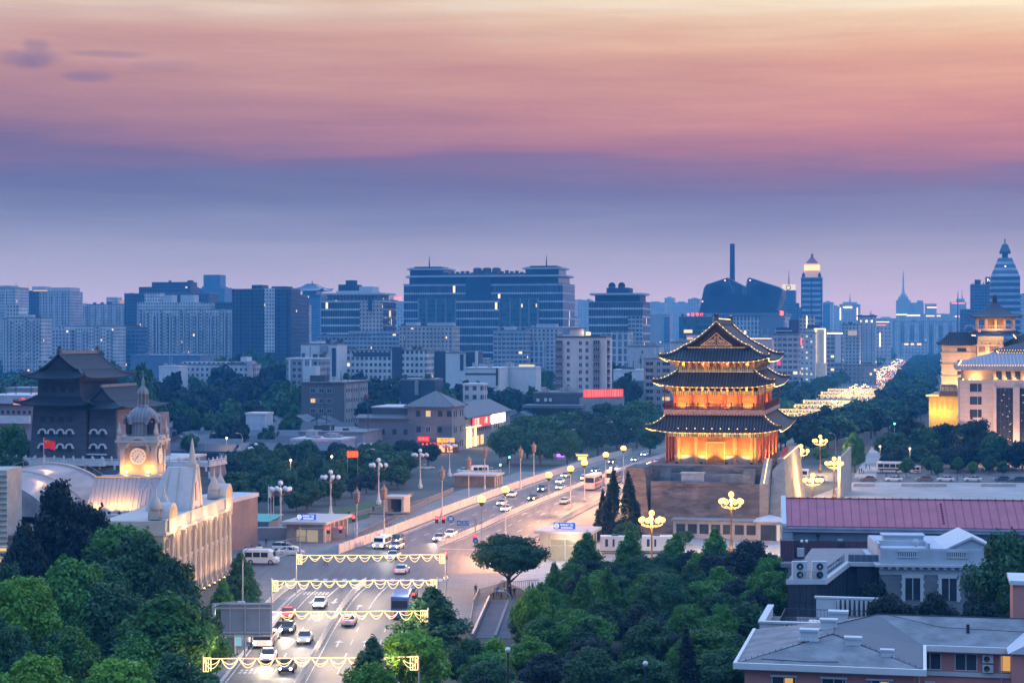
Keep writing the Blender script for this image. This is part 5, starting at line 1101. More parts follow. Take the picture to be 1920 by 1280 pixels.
def angular():
 D=1900;g=empty("angular_hall",(PX(1310,D),D,0),"huge dark angular hall of two tilted volumes over a domed base with a chimney","hall",A)
 u=lambda px:(px-1310)*D/F;z=lambda y:PZ(y,D)
 M1=mat("steel_blue",(.025,.05,.10),.45,var=.12,scale=.02);M2=mat("steel_dark",(.015,.032,.07),.5,var=.1,scale=.02);ME=mat("steel_edge",(.16,.19,.25),.5)
 b=MB();b.extr([(u(1310),z(590)),(u(1465),z(590)),(u(1455),z(578)),(u(1425),z(562)),(u(1390),z(552)),(u(1360),z(554)),(u(1325),z(570)),(u(1312),z(580))],-6,60);b.build("domed_base",M2,g)
 L=[(u(1311),z(585)),(u(1320),z(540)),(u(1324),z(534)),(u(1364),z(521)),(u(1392),z(535)),(u(1393),z(553)),(u(1360),z(566))]
 b=MB();b.extr(L[::-1] if False else [(u(1311),z(585)),(u(1393),z(585)),(u(1393),z(553)),(u(1392),z(536)),(u(1364),z(521)),(u(1324),z(534)),(u(1320),z(540))],2,50);v=b.build("tilted_volume",M1,g)
 b=MB();b.tube([(u(1311),1.8,z(585)),(u(1320),1.8,z(540)),(u(1324),1.8,z(534)),(u(1364),1.8,z(521)),(u(1392),1.8,z(536)),(u(1393),1.8,z(553))],.5,4);b.tube([(u(1364),1.8,z(521)),(u(1376),1.8,z(550))],.5,4);b.build("edge_strip",ME,v)
 for k in range(9):b=MB();y=536+k*2.4;b.box(u(1334-k*.9),u(1360-k*.5),1.0,2,z(y+.9),z(y));b.build("louvre",M2,v)
 b=MB();b.extr([(u(1395),z(580)),(u(1456),z(585)),(u(1465),z(560)),(u(1466),z(545)),(u(1461),z(540)),(u(1404),z(521)),(u(1401),z(524)),(u(1396),z(552))],2,50);v=b.build("tilted_volume",M1,g)
 b=MB();b.tube([(u(1396),1.8,z(552)),(u(1401),1.8,z(524)),(u(1404),1.8,z(521)),(u(1461),1.8,z(540)),(u(1466),1.8,z(545)),(u(1456),1.8,z(583))],.5,4);b.build("edge_strip",ME,v)
 for k in range(9):b=MB();y=536+k*2.4;b.box(u(1411),u(1438+k*.3),1.0,2,z(y+.9),z(y));b.build("louvre",M2,v)
 b=MB();b.cyl(u(1367.5),30,z(560),z(455),2.9,2.5,12);b.build("chimney",M1,g)
 for x,y in ((1359,526),(1406,526),(1317,565)):b=MB();b.ball(u(x),1.2,z(y),.8,6);b.build("beacon",glow("beacon",(1,.5,.4),2.5),g)
 b=MB();b.box(u(1300),u(1472),-16,70,0,z(592));b.build("podium",fc('lattice'),g);b=MB();b.box(u(1296),u(1474),-18,72,z(592),z(587));b.box(u(1426),u(1470),-17.5,-16.0,z(640),z(590));b.build("podium_roof",mat("steel_podium",(.12,.15,.20),.6),g)
 b=MB();b.box(u(1464),u(1470),-19,-18.5,z(592),z(584));b.build("neon_sign",glow("neon_red",(1,.12,.10),3.0),g)
angular()
g,w,h=B("teal_office","teal glass office with a red rooftop sign before the angular hall","office",1273,1336,1400,595,24,fc('teal'),[("lit_room",.15,.4,-.02,.02,624,618,glow("room_glow",(1,.78,.5),1.2)),("rooftop_box",.05,.2,.2,.5,None,588,M_ridge)])
b=MB();b.box(w*.26,w*.30,-.6,-.3,h+.7,h+3.0);b.build("blue_mark",glow("blue_sign",(.08,.15,1),2.5),g)
t=text("rooftop_lettering","中 国 银 行",2.6,glow("neon_red",(1,.12,.10),3.0),g,(w*.48,-.5,h+2.0),ext=.1)
def dome_tower():
 D=2400;g,w,h=block("domed_tower","slim banded tower with a floodlit red domed crown","tower",1502,1541,D,521,26,fc('stripe'))
 z=lambda y:PZ(y,D);cx=w/2;k=D/F
 for x in (.0,.48,.96):b=MB();b.box(w*x,w*(x+.05),-.8,.2,0,h);b.build("corner_fin",M_gl,g)
 b=MB();b.lathe([(7.5,z(521)),(9.8,z(509)),(9.8,z(507))],cx,13,16);b.build("crown_base",mat("crown_cream",(.6,.45,.36),.6,emit=(1,.5,.25),es=.35),g)  # crown base emits a little, in place of floodlights shining on it
 b=MB();b.lathe([(9.8,z(507)),(10.2,z(505)),(10.2,z(496)),(9.4,z(494))],cx,13,16);b.build("crown_ring",glow("crown_ring_light",(1,.62,.22),1.7),g)
 b=MB();b.lathe([(10.6,z(496)),(8.5,z(493)),(4.5,z(486)),(1.8,z(482)),(1.8,z(476)),(.2,z(475))],cx,13,16);b.build("red_dome",mat("dome_red",(.22,.035,.05),.5),g);mast(g,cx,13,z(476),z(471),.4)
 for x in (3,w-3):
  b=MB();b.cyl(x,2,h,h+4,2.2,2.2,8);b.cyl(x,2,h+4,h+7.5,2.6,.2,8);b.build("corner_turret",M_gl,g)
dome_tower()
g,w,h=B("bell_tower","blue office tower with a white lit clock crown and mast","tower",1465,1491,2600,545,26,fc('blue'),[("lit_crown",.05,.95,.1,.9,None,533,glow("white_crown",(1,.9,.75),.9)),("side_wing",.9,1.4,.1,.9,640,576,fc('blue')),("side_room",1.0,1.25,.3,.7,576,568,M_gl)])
b=MB();b.lathe([(3.6,0),(3.6,.4),(2.6,.4),(2.6,0)],0,0,14);b.v=[(x+w/2,2.3-z,PZ(539,2600)+y) for x,y,z in b.v];b.build("clock_ring",M_gl,g);mast(g,w/2,13,PZ(533,2600),PZ(506,2600),1.0)
B("slate_tower","small slate tower just right of the clock crowned tower","tower",1541,1556,3600,570,30,fc('blue'))
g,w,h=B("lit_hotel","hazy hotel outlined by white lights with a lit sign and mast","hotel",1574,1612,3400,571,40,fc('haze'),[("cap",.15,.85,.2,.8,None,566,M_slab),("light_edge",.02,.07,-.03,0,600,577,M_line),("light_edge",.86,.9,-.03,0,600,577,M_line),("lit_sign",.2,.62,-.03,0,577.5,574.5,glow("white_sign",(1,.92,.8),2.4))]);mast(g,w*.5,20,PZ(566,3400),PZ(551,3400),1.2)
g,w,h=B("grey_office","grey banded office with a dark roof box right of the gate roof","office",1447,1498,1150,627,18,fc('office'),[("roof_box",.62,.98,.2,.8,None,599,mat("navy_box",(.03,.04,.08),.6)),("roof_cap",.15,.68,.2,.8,None,614,M_gl),("roof_brim",.1,.74,.1,.9,621,619,M_slab),("pink_board",.2,.32,-.03,0,684,676,glow("pink_board",(1,.05,.2),1.4))])
g,w,h=B("brown_office","brown office with a bright vertical light tube behind the grey office","office",1498,1526,1500,593,16,fc('beige'),[("light_tube",.5,.56,-.05,0,615,592,M_line)])
g,w,h=B("dotted_office","white office dotted with lit windows and a red vertical sign","office",1500,1528,1250,624,16,fc('dots'),[("red_sign",-.02,.12,-.06,-.01,647,634,glow("neon_red",(1,.12,.10),3.0))])
g,w,h=B("outlined_block","tall pale block outlined with yellow light lines beside the dotted office","office",1512,1548,1320,617,20,mat("olive_render",(.40,.40,.37),.8),[("light_edge",.46,.52,-.05,0,680,617,M_line),("light_edge",.94,.99,-.05,0,680,617,M_line),("roof_light",.4,1.0,-.05,0,617,615.6,M_line),("top_room",.0,.7,.3,.8,None,609,fc('dark'))])
g,w,h=B("white_edge_block","pale office block with a lit roof edge along the avenue","office",1549,1580,1450,624,24,fc('office'),[("lit_eave",.0,1.0,-.03,0,626,623.5,M_line),("pale_wall",.55,.9,-.06,0,680,628,M_white),("top_room",.2,.7,.2,.8,None,620,mat("cream_render",(.44,.38,.36),.8))])
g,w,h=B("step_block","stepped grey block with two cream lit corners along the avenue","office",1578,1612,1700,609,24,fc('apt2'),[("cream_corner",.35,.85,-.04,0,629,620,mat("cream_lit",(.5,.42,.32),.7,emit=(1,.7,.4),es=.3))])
g,w,h=B("crown_block","grey tower with crown lamps under a thin roof slab along the avenue","tower",1608,1642,1950,594,26,fc('apt'),[("crown_slab",-.05,1.05,-.05,1.05,593,591,M_ridge),("crown_lamp",.1,.2,-.04,0,604,600,M_line),("crown_lamp",.45,.53,-.04,0,604,600,M_line),("crown_lamp",.75,.83,-.04,0,604,600,M_line)]);ribs(g,w,h,4,M_slab,1.5,.3)
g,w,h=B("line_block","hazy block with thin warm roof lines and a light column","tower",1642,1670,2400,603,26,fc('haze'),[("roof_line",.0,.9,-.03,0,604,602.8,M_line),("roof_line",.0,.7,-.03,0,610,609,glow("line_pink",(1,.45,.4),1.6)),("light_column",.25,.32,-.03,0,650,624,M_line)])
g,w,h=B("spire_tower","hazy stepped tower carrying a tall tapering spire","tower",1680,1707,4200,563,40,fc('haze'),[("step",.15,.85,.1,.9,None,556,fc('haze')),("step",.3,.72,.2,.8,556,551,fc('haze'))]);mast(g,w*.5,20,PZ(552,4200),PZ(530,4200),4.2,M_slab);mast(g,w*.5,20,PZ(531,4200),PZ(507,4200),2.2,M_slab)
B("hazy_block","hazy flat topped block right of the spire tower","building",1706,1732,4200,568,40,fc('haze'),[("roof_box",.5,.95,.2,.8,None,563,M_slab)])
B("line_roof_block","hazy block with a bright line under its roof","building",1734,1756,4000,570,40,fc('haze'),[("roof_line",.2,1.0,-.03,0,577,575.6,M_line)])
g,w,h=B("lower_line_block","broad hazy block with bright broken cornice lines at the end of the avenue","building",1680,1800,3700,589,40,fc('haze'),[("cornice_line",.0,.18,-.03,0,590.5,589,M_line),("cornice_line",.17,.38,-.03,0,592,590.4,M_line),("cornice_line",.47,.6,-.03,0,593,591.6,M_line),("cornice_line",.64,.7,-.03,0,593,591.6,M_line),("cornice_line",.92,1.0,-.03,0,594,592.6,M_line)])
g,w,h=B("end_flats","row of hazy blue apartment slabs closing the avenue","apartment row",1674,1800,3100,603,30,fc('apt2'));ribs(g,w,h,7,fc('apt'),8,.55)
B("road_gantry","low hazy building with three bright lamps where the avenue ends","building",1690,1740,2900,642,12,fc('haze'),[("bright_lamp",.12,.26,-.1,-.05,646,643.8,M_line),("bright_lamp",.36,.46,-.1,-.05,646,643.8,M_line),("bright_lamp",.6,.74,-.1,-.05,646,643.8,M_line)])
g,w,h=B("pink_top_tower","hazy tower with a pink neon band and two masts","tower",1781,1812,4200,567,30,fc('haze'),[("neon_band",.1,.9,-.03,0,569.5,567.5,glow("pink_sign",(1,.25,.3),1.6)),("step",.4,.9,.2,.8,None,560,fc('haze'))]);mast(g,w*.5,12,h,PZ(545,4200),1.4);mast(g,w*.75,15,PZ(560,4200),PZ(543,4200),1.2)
b=MB();g=empty("lattice_mast",(PX(1796,3000),3000,0),"thin lattice mast in front of the pink banded tower","mast");b.cyl(0,0,0,PZ(548,3000),3.2,.5,4);b.build("mast_shaft",M_gl,g)
g,w,h=B("navy_tower","deep blue stepped tower with a white rooftop letter","tower",1820,1860,2200,534,36,fc('blue'),[("roof_box",.2,.48,.2,.8,None,524,M_gl),("side_step",-.5,0,.2,1,660,579,fc('blue')),("sign_box",.7,.97,.1,.6,None,519,M_gl)])
text("rooftop_letter","N",5.6,glow("white_sign",(1,.92,.8),2.4),g,(w*.86,3.0,PZ(525.5,2200)),ext=.1)
def obelisk():
 D=2100;g=empty("obelisk_tower",(PX(1858,D),D,0),"tall banded blue tower tapering to a lantern head with spire","tower",A);w=53*D/F;z=lambda y:PZ(y,D)
 b=MB();b.box(0,w,0,w,0,z(519));b.box(0,w,0,w,z(519),z(483),0,w*.27,w*.27);b.build("tower_shaft",fc('stripe'),g)
 b=MB();b.box(w*.4,w*.6,w*.4,w*.6,z(483),z(474));b.build("neck",M_gl,g)
 b=MB();b.box(w*.31,w*.69,w*.31,w*.69,z(475),z(471));b.box(w*.31,w*.69,w*.31,w*.69,z(471),z(457),0,w*.1,w*.1);b.build("lantern_head",M_gl,g)
 mast(g,w/2,w/2,z(457),z(444),.6);b=MB()
 for y in (449,452,455):b.ball(w/2,w/2,z(y),1.0,6)
 b.build("spire_ring",M_gl,g);b=MB();b.ball(w*.5,w*.12,z(499),.9,6);b.build("beacon",glow("beacon_white",(1,.95,.8),2.5),g)
obelisk()
g,w,h=B("dome_pavilion","small hazy domed roof house before the deep blue tower","building",1808,1828,1500,622,10,fc('office'));b=MB();b.lathe([(4.4,h+.7),(4.2,h+3),(3.0,h+5.0),(.2,h+6.2)],w/2,5,12);b.build("dome",M_gl,g)
M_far=facade("far_low",(.28,.28,.31),(.06,.07,.09),3.2,3.2,(.25,.75),(.3,.8),lit=.01)
rr=random.Random(21);fars=[]
for i in range(70):
 d=rr.uniform(1300,4200);px=rr.uniform(-60,1980)
 if 1380<px<1860 and d>1200 and abs(px-(1600+(d-1300)*.04))<90:continue
 fars.append((px,d,rr.uniform(22,60),rr.uniform(9,24)))
fp=[]
for k in range(4):
 g=empty("far_house",(0,0,0),"low grey block among many in the hazy middle distance","building",A,"low blocks in the haze");w,dp,h=((30,14,14),(46,14,18),(24,16,21),(60,16,15))[k]
 b=MB();b.box(0,w,0,dp,0,h);b.build("wall",M_far,g);b=MB();b.box(-.3,w+.3,-.3,dp+.3,h,h+.8);b.box(w*.3,w*.5,3,8,h+.8,h+3.4);b.build("roof",M_flat if k % 2 else M_slab,g);fp.append(g)
for i,(px,d,w,h) in enumerate(fars):
 o=fp[i] if i<4 else dup(fp[i % 4],(0,0,0));o.location=(PX(px,d),d,0)
M_hot=mat("sand_stone",(.56,.42,.30),.75,var=.1,scale=.4);M_pk=mat("pink_granite",(.46,.37,.35),.7,var=.08,scale=.4)
M_gold=mat("gold_stone",(.66,.47,.22),.7,var=.1)
def hotel():
 D=620;g=empty("lit_hotel",(PX(1766,D),D,0),"golden floodlit hotel with a roof pavilion and dark upturned eaves behind the pink hall","hotel",A)
 k=lambda px:grid_w(1766,px,D);z=lambda y:PZ(y,D)
 b=MB();b.box(0,k(1831),0,26,0,z(646));b.build("wing_wall",M_hot,g)
 for y in (664,686,708,727):b=MB();b.box(-.25,k(1831),-.25,26,z(y),z(y)+.5);b.build("string_course",M_gold,g)
 for y in (654,677,697):
  b=MB();b.box(k(1795),k(1812),-.1,0,z(y+5),z(y-1.5));b.build("window",M_win,g)
  for yy in (5,12,19):b=MB();b.box(-.1,0,yy,yy+2,z(y+5),z(y-1));b.build("window",M_win,g)
 q=skirt(k(1831)/2-2.5,9.5,4.2,k(1831)/2+1.2,14,0,.7,pw=1.3);q.v=[(x+k(1831)/2,y+13,zz+z(646)) for x,y,zz in q.v];q.build("wing_roof",M_tile,g)
 b=MB();b.box(3.5,k(1831),9,20,z(646)+1,z(634));b.box(4.0,k(1831),10,18,z(634),z(628),0,.4,2.5);b.build("upper_roof",M_tile,g)
 b=MB();e=[(3.3,8.8,z(639)),(4.6,10,z(627)),(k(1831),10,z(629))];b.tube(e,.16);b.tube([(k(1799),8.8,z(639)),(k(1806),10,z(628))],.16);b.build("light_strip",M_tube,g)
 x0,x1=k(1832),k(1880);cx,cy=(k(1835)+k(1899))/2,7.5
 b=MB();b.box(x0,x1,-2,17,0,z(634));b.box(x0-.3,x1+.3,-2.3,17.3,z(648),z(645));b.build("tower_wall",M_hot,g)
 for a0,a1 in ((1835,1847),(1855,1872)):b=MB();b.box(k(a0),k(a1),-2.12,-2,z(660),z(650));b.build("carved_panel",mat("carved_brown",(.22,.13,.08),.7,var=.3,scale=2),g)
 b=MB();b.box(x0+.2,x1+.2,-2.4,17,z(640),z(630));n=6
 for i in range(n):xx=x0+(x1-x0)*(i+.5)/n;b.extr([(xx+.55*math.cos(math.pi*j/6),z(640)-.9*math.sin(math.pi*j/6)) for j in range(7)],-2.6,-2.4)
 b.build("arcade_band",M_gold,g)
 q=skirt(6.3,7.5,1.3,7.6,9.0,0,.3);q.v=[(x+cx,y+cy,zz+z(624)) for x,y,zz in q.v];q.build("lower_eave",M_tile,g)
 b=MB();b.box(cx-6.4,cx+6.4,-.5,15.5,z(622),z(616));b.build("pavilion_base",M_pk,g)
 for i in range(5):
  for yy in (0,15):b=MB();xx=cx-5.8+i*2.9;b.box(xx-.35,xx+.35,yy-.35,yy+.35,z(616),z(598));b.build("pavilion_column",M_gold,g)
 b=MB();b.box(cx-3.4,cx+3.4,4,11,z(616),z(598));b.box(cx-6.4,cx+6.4,-.4,15.4,z(599),z(595));b.build("pavilion_room",mat("dark_gold",(.25,.16,.06),.6),g)
 b=MB()
 for i in range(13):xx=cx-6+i;b.box(xx-.07,xx+.07,-.5,-.35,z(616),z(611))
 b.box(cx-6.2,cx+6.2,-.52,-.3,z(611.4),z(610.4));b.build("pavilion_railing",M_pk,g)
 q=skirt(.9,.9,4.6,8.2,9.6,0,.5,pw=1.7);q.v=[(x+cx,y+cy,zz+z(594)) for x,y,zz in q.v];q.build("pavilion_roof",mat("dark_pavilion_tile",(.03,.035,.05),.6),g)
 b=MB();b.lathe([(.95,z(575)),(.75,z(568)),(.85,z(561)),(.75,z(555)),(.45,z(552.5)),(.01,z(552))],cx,cy,10);b.build("roof_finial",mat("dark_pavilion_tile",(.03,.035,.05),.6),g)
 b=MB();b.box(x1,k(1960),2,26,0,z(648));b.build("right_wall",M_hot,g);q=MB();hip(q,x1,k(1990),1,28,z(648),5,0,1.2);q.build("right_roof",M_tile,g)
 b=MB();b.tube([(k(1901),5,z(627)),(k(1911),5,z(640))],.18);b.build("light_strip",M_tube,g)
 s=MB();s.box(k(1834),k(1838),-4,-3.4,z(622),z(619));s.build("red_lantern_sign",glow("neon_red",(1,.12,.10),3.0),g)
 for x,y,zz,e in ((3,-5,14,2600),(k(1805),-5,14,2600),(k(1825),-6,22,1200),(-4,8,16,1600),(k(1856),-6,30,800),(cx,-3.2,z(617),260),(cx-4,2.2,z(612),150),(cx+4,2.2,z(612),150)):
  lamp("hotel_flood",(x,y,zz),e,(1,.55,.19),parent=g,r=.5)
 p=empty("golden_pavilion",(PX(1742,600),600,0),"small bright yellow lit pavilion at the foot of the hotel","pavilion",A);k2=lambda px:grid_w(1742,px,600);z2=lambda y:PZ(y,600)
 b=MB();b.box(0,k2(1797),0,12,0,z2(742));b.build("wall",mat("yellow_stone",(.72,.52,.12),.6),p)
 q=MB();hip(q,0,k2(1797),0,12,z2(742),1.3,0,1.0);q.box(1.6,k2(1797),2,10,z2(740),z2(736));q.build("roof",M_gold,p)
 for i in range(6):
  x=.5+i*1.6;b=MB();b.box(x,x+.9,-.06,0,z2(768),z2(751));b.build("window",mat("amber_pane",(.4,.2,.05),.4,emit=(1,.5,.1),es=.4),p)
 b=MB();b.tube([(-1,-1,z2(741)),(k2(1797),-1,z2(741))],.12);b.build("light_strip",glow("yellow_strip",(1,.65,.1),3),p)
 for x in (1,5,9):lamp("pavilion_flood",(x,-3,z2(770)),230,(1,.6,.14),parent=p,r=.4)
 lamp("pavilion_flood",(-3,2,z2(765)),150,(1,.6,.14),parent=p,r=.4)
 b=MB();b.box(k2(1760),k2(1800),-1.5,14,z2(742),z2(722),0,1.0,.3);b.build("sign_wall",mat("umber_wall",(.16,.11,.10),.8),p)
 text("hotel_lettering","建国饭店",1.5,mat("dim_gold_letters",(.5,.4,.25),.5,emit=(1,.7,.35),es=.25),p,(k2(1780),-1.7,z2(729)))
hotel()
def granite_hall():
 D=560;g=empty("granite_hall",(PX(1800,D),D,0),"pink granite hall with a grey hipped roof, lit loggia and tall glass bays","hall",A)
 k=lambda px:grid_w(1800,px,D);z=lambda y:PZ(y,D);W=k(2060)
 b=MB();b.box(0,W,0,40,0,z(712));b.build("wall",M_pk,g)
 b=MB();b.box(1.0,W,1.4,38,z(712),z(693));b.build("loggia_wall",M_hot,g)
 for i in range(9):
  x=k(1862)+i*2.7;b=MB();b.box(x,x+.8,.4,1.0,z(712),z(693));b.build("loggia_pier",M_hot,g)
  b=MB();b.box(x+1.0,x+2.5,1.3,1.4,z(711),z(696));b.build("loggia_window",M_win,g)
 b=MB();b.box(-1.2,W,-1.4,41,z(693.5),z(684));b.build("fascia",mat("grey_fascia",(.30,.28,.30),.7),g)
 b=MB();b.add([(-1.2,-1.4,z(684)),(W,-1.4,z(684)),(W,12,z(662)),(k(1872),12,z(660)),(-1.2,41,z(684)),(k(1872),26,z(660)),(W,26,z(660)),(W,41,z(684))],[(0,1,2,3),(0,3,5,4),(3,2,6,5),(4,5,6,7)]);b.build("roof",striped("pale_seam_roof",(.30,.28,.31),(.23,.21,.25),1.1,'auto',rough=.6,noise=.1),g)
 b=MB();hip(b,k(1872),W,12,30,z(657),2.6,0,.8);b.build("upper_roof",M_tile,g);b=MB();b.box(k(1874),W,12.5,29,z(662),z(657));b.build("upper_wall",M_ridge,g)
 b=MB()
 bulbs([(-1.2,-1.5,z(684.5)),(W,-1.5,z(684.5))],.75,.14,b=b);bulbs([(k(1871),11.2,z(657)),(W,11.2,z(657))],.8,.13,b=b);bulbs([(k(1874),11.2,z(661)),(W,11.2,z(661))],.8,.13,b=b)
 b.build("light_string",M_bulb,g)
 b=MB();b.tube([(k(1797),-1.6,z(684)),(k(1803),1,z(675))],.18);b.tube([(k(1871),11,z(658)),(k(1878),11.5,z(664))],.16);b.build("light_strip",M_tube,g)
 for y in (727,751,775):
  for px in (1822,1829,1837):b=MB();b.box(k(px)-.55,k(px)+.55,-.08,0,z(y+7),z(y-8));b.build("window",M_win,g)
 for y in range(718,836,9):b=MB();b.box(-.06,k(1862),-.06,0,z(y)-.05,z(y)+.05);b.build("stone_joint",mat("joint_shade",(.36,.29,.28),.8),g)
 for a0,a1 in ((1869,1899),(1912,1950)):
  b=MB();b.box(k(a0),k(a1),-.15,0,3,z(727));w=b.build("glass_bay",mat("bay_glass",(.025,.03,.04),.08,var=.2),g)
  f=MB()
  for i in range(5):xx=k(a0)+(k(a1)-k(a0))*i/4;f.box(xx-.06,xx+.06,-.25,-.151,3,z(727))
  for i in range(9):zz=3+(z(727)-3)*i/8;f.box(k(a0),k(a1),-.24,-.151,zz-.05,zz+.05)
  f.build("mullion",M_ridge,w)
  rr=random.Random(a0);f=MB()
  for i in range(16):xx=rr.uniform(k(a0)+.3,k(a1)-.3);zz=rr.uniform(6,z(730));f.box(xx,xx+rr.uniform(.15,.5),-.13-.03,-.152,zz,zz+.14)
  f.build("ceiling_lamp",glow("interior_lamp",(1,.75,.4),1.6),w)
 for a0,a1 in ((1862,1868),(1899.5,1911.5),(1951,1960)):b=MB();b.box(k(a0),k(a1),-.9,0,0,z(724));b.build("pilaster",M_pk,g)
 for x in (k(1806),k(1818),k(1826)):
  b=MB();b.ball(x,.3,z(711),.25,8);b.build("loggia_lamp",M_bulb,g)
 for i in range(6):lamp("loggia_lamp",(k(1862)+1.2+i*2.7,.2,z(709)),55,(1,.6,.22),parent=g,r=.2)
 lamp("loggia_lamp",(k(1830),.2,z(708)),160,(1,.6,.22),parent=g,r=.2)
 for x,y,zz,e in ((k(1905),-3,4,700),(k(1866),-2.5,5,350),(k(1918),-3,5,600),(k(1835),-14,9,2600)):lamp("hall_flood",(x,y,zz),e,(1,.58,.30),parent=g,r=.4)
granite_hall()
M_wt=mat("white_paint",(.50,.50,.52),.6,var=.06);M_steel=mat("dark_steel",(.05,.055,.07),.4,.5)
def red_hall():
 D=290;T=-R(7.4);g=empty("red_roof_hall",(PX(1470,D),D,0),"long hall with a raspberry red metal roof and blue grey wall","hall",T)
 M_r=mat("raspberry_metal",(.34,.06,.09),.42,var=.16,scale=.35,spec=.5);M_b=mat("slate_blue_wall",(.13,.15,.20),.8,var=.12,scale=.4)
 b=MB();b.box(0,52,0,13,0,8.2);b.extx([(0,8.2),(6.5,11.9),(13,8.2)],.02,52);b.build("wall",M_b,g)
 b=MB();b.extx([(-.7,8.65),(6.5,12.3),(13.7,8.65),(13.7,8.5),(6.5,12.05),(-.7,8.5)][::-1],.35,52.5);r=b.build("roof",M_r,g)
 for i in range(39):b=MB();x=1.2+i*1.32;b.tube([(x,-.7,8.7),(x,6.5,12.36)],.035,5);b.box(x-.07,x+.07,6.35,6.65,12.3,12.55);b.build("standing_seam",mat("seam_red",(.20,.03,.05),.5),r)
 b=MB();b.tube([(.5,6.5,12.35),(52.5,6.5,12.35)],.09);
 for i in range(9):b.box(24.2,24.5,.3+i*.62,.62+i*.62,9.2+i*.315,9.35+i*.315)
 b.build("ridge_cap",mat("seam_red",(.20,.03,.05),.5),r)
 b=MB();b.extx([(-.9,8.5),(6.5,12.25),(13.9,8.5),(13.9,9.0),(6.5,12.75),(-.9,9.0)][::-1],-.35,.35);b.build("gable_coping",M_wt,g)
 b=MB();b.box(-.3,52,-.55,-.02,7.7,8.35);b.box(-.3,52,-.75,-.55,8.2,8.5);b.box(-.3,1.3,-.3,-.01,5.6,7.7)
 for i in range(4):b.box(-.36,1.36,-.36,-.3,5.7+i*.5,6.0+i*.5)
 b.build("cornice",mat("pale_blue_trim",(.34,.38,.46),.7),g)
 for x in (5.2,15.5,26,36.5):b=MB();b.box(x-.3,x+.3,-.3,-.02,7.0,7.4);b.cyl(x,-.15,3,7.0,.09,n=6);b.build("downpipe",M_steel,g)
 b=MB();b.box(8.2,9.0,-.06,0,6.0,6.7);b.build("wall_plate",M_wt,g)
 s=empty("screen_fence",(PX(1463,262),262,0),"purple brown panel fence along the terrace before the red roofed hall","fence",T)
 M_p=striped("plum_panel_fence",(.10,.055,.075),(.075,.04,.055),.5,'x',rough=.7,duty=.8,noise=.15)
 b=MB();b.box(.2,13.4,.4,.55,6.6,9.35);b.box(0,1.9,-1.5,.4,6.4,9.5);b.build("panel",M_p,s)
 b=MB();b.box(0,14,-3.5,1.5,6.0,6.6);b.box(1.9,8.6,-1.2,.2,6.6,6.85);b.build("plinth",mat("mauve_deck",(.24,.20,.23),.8),s)
 b=MB();b.box(2.3,3.4,-.9,-.3,7.2,8.4);b.build("wall_box",M_wt,s)
 b=MB();b.box(8.2,8.9,.3,.39,6.9,9.2)
 for i in range(6):b.box(8.2,8.9,.24,.3,7.0+i*.38,7.1+i*.38)
 b.build("louvre",M_steel,s)
red_hall()
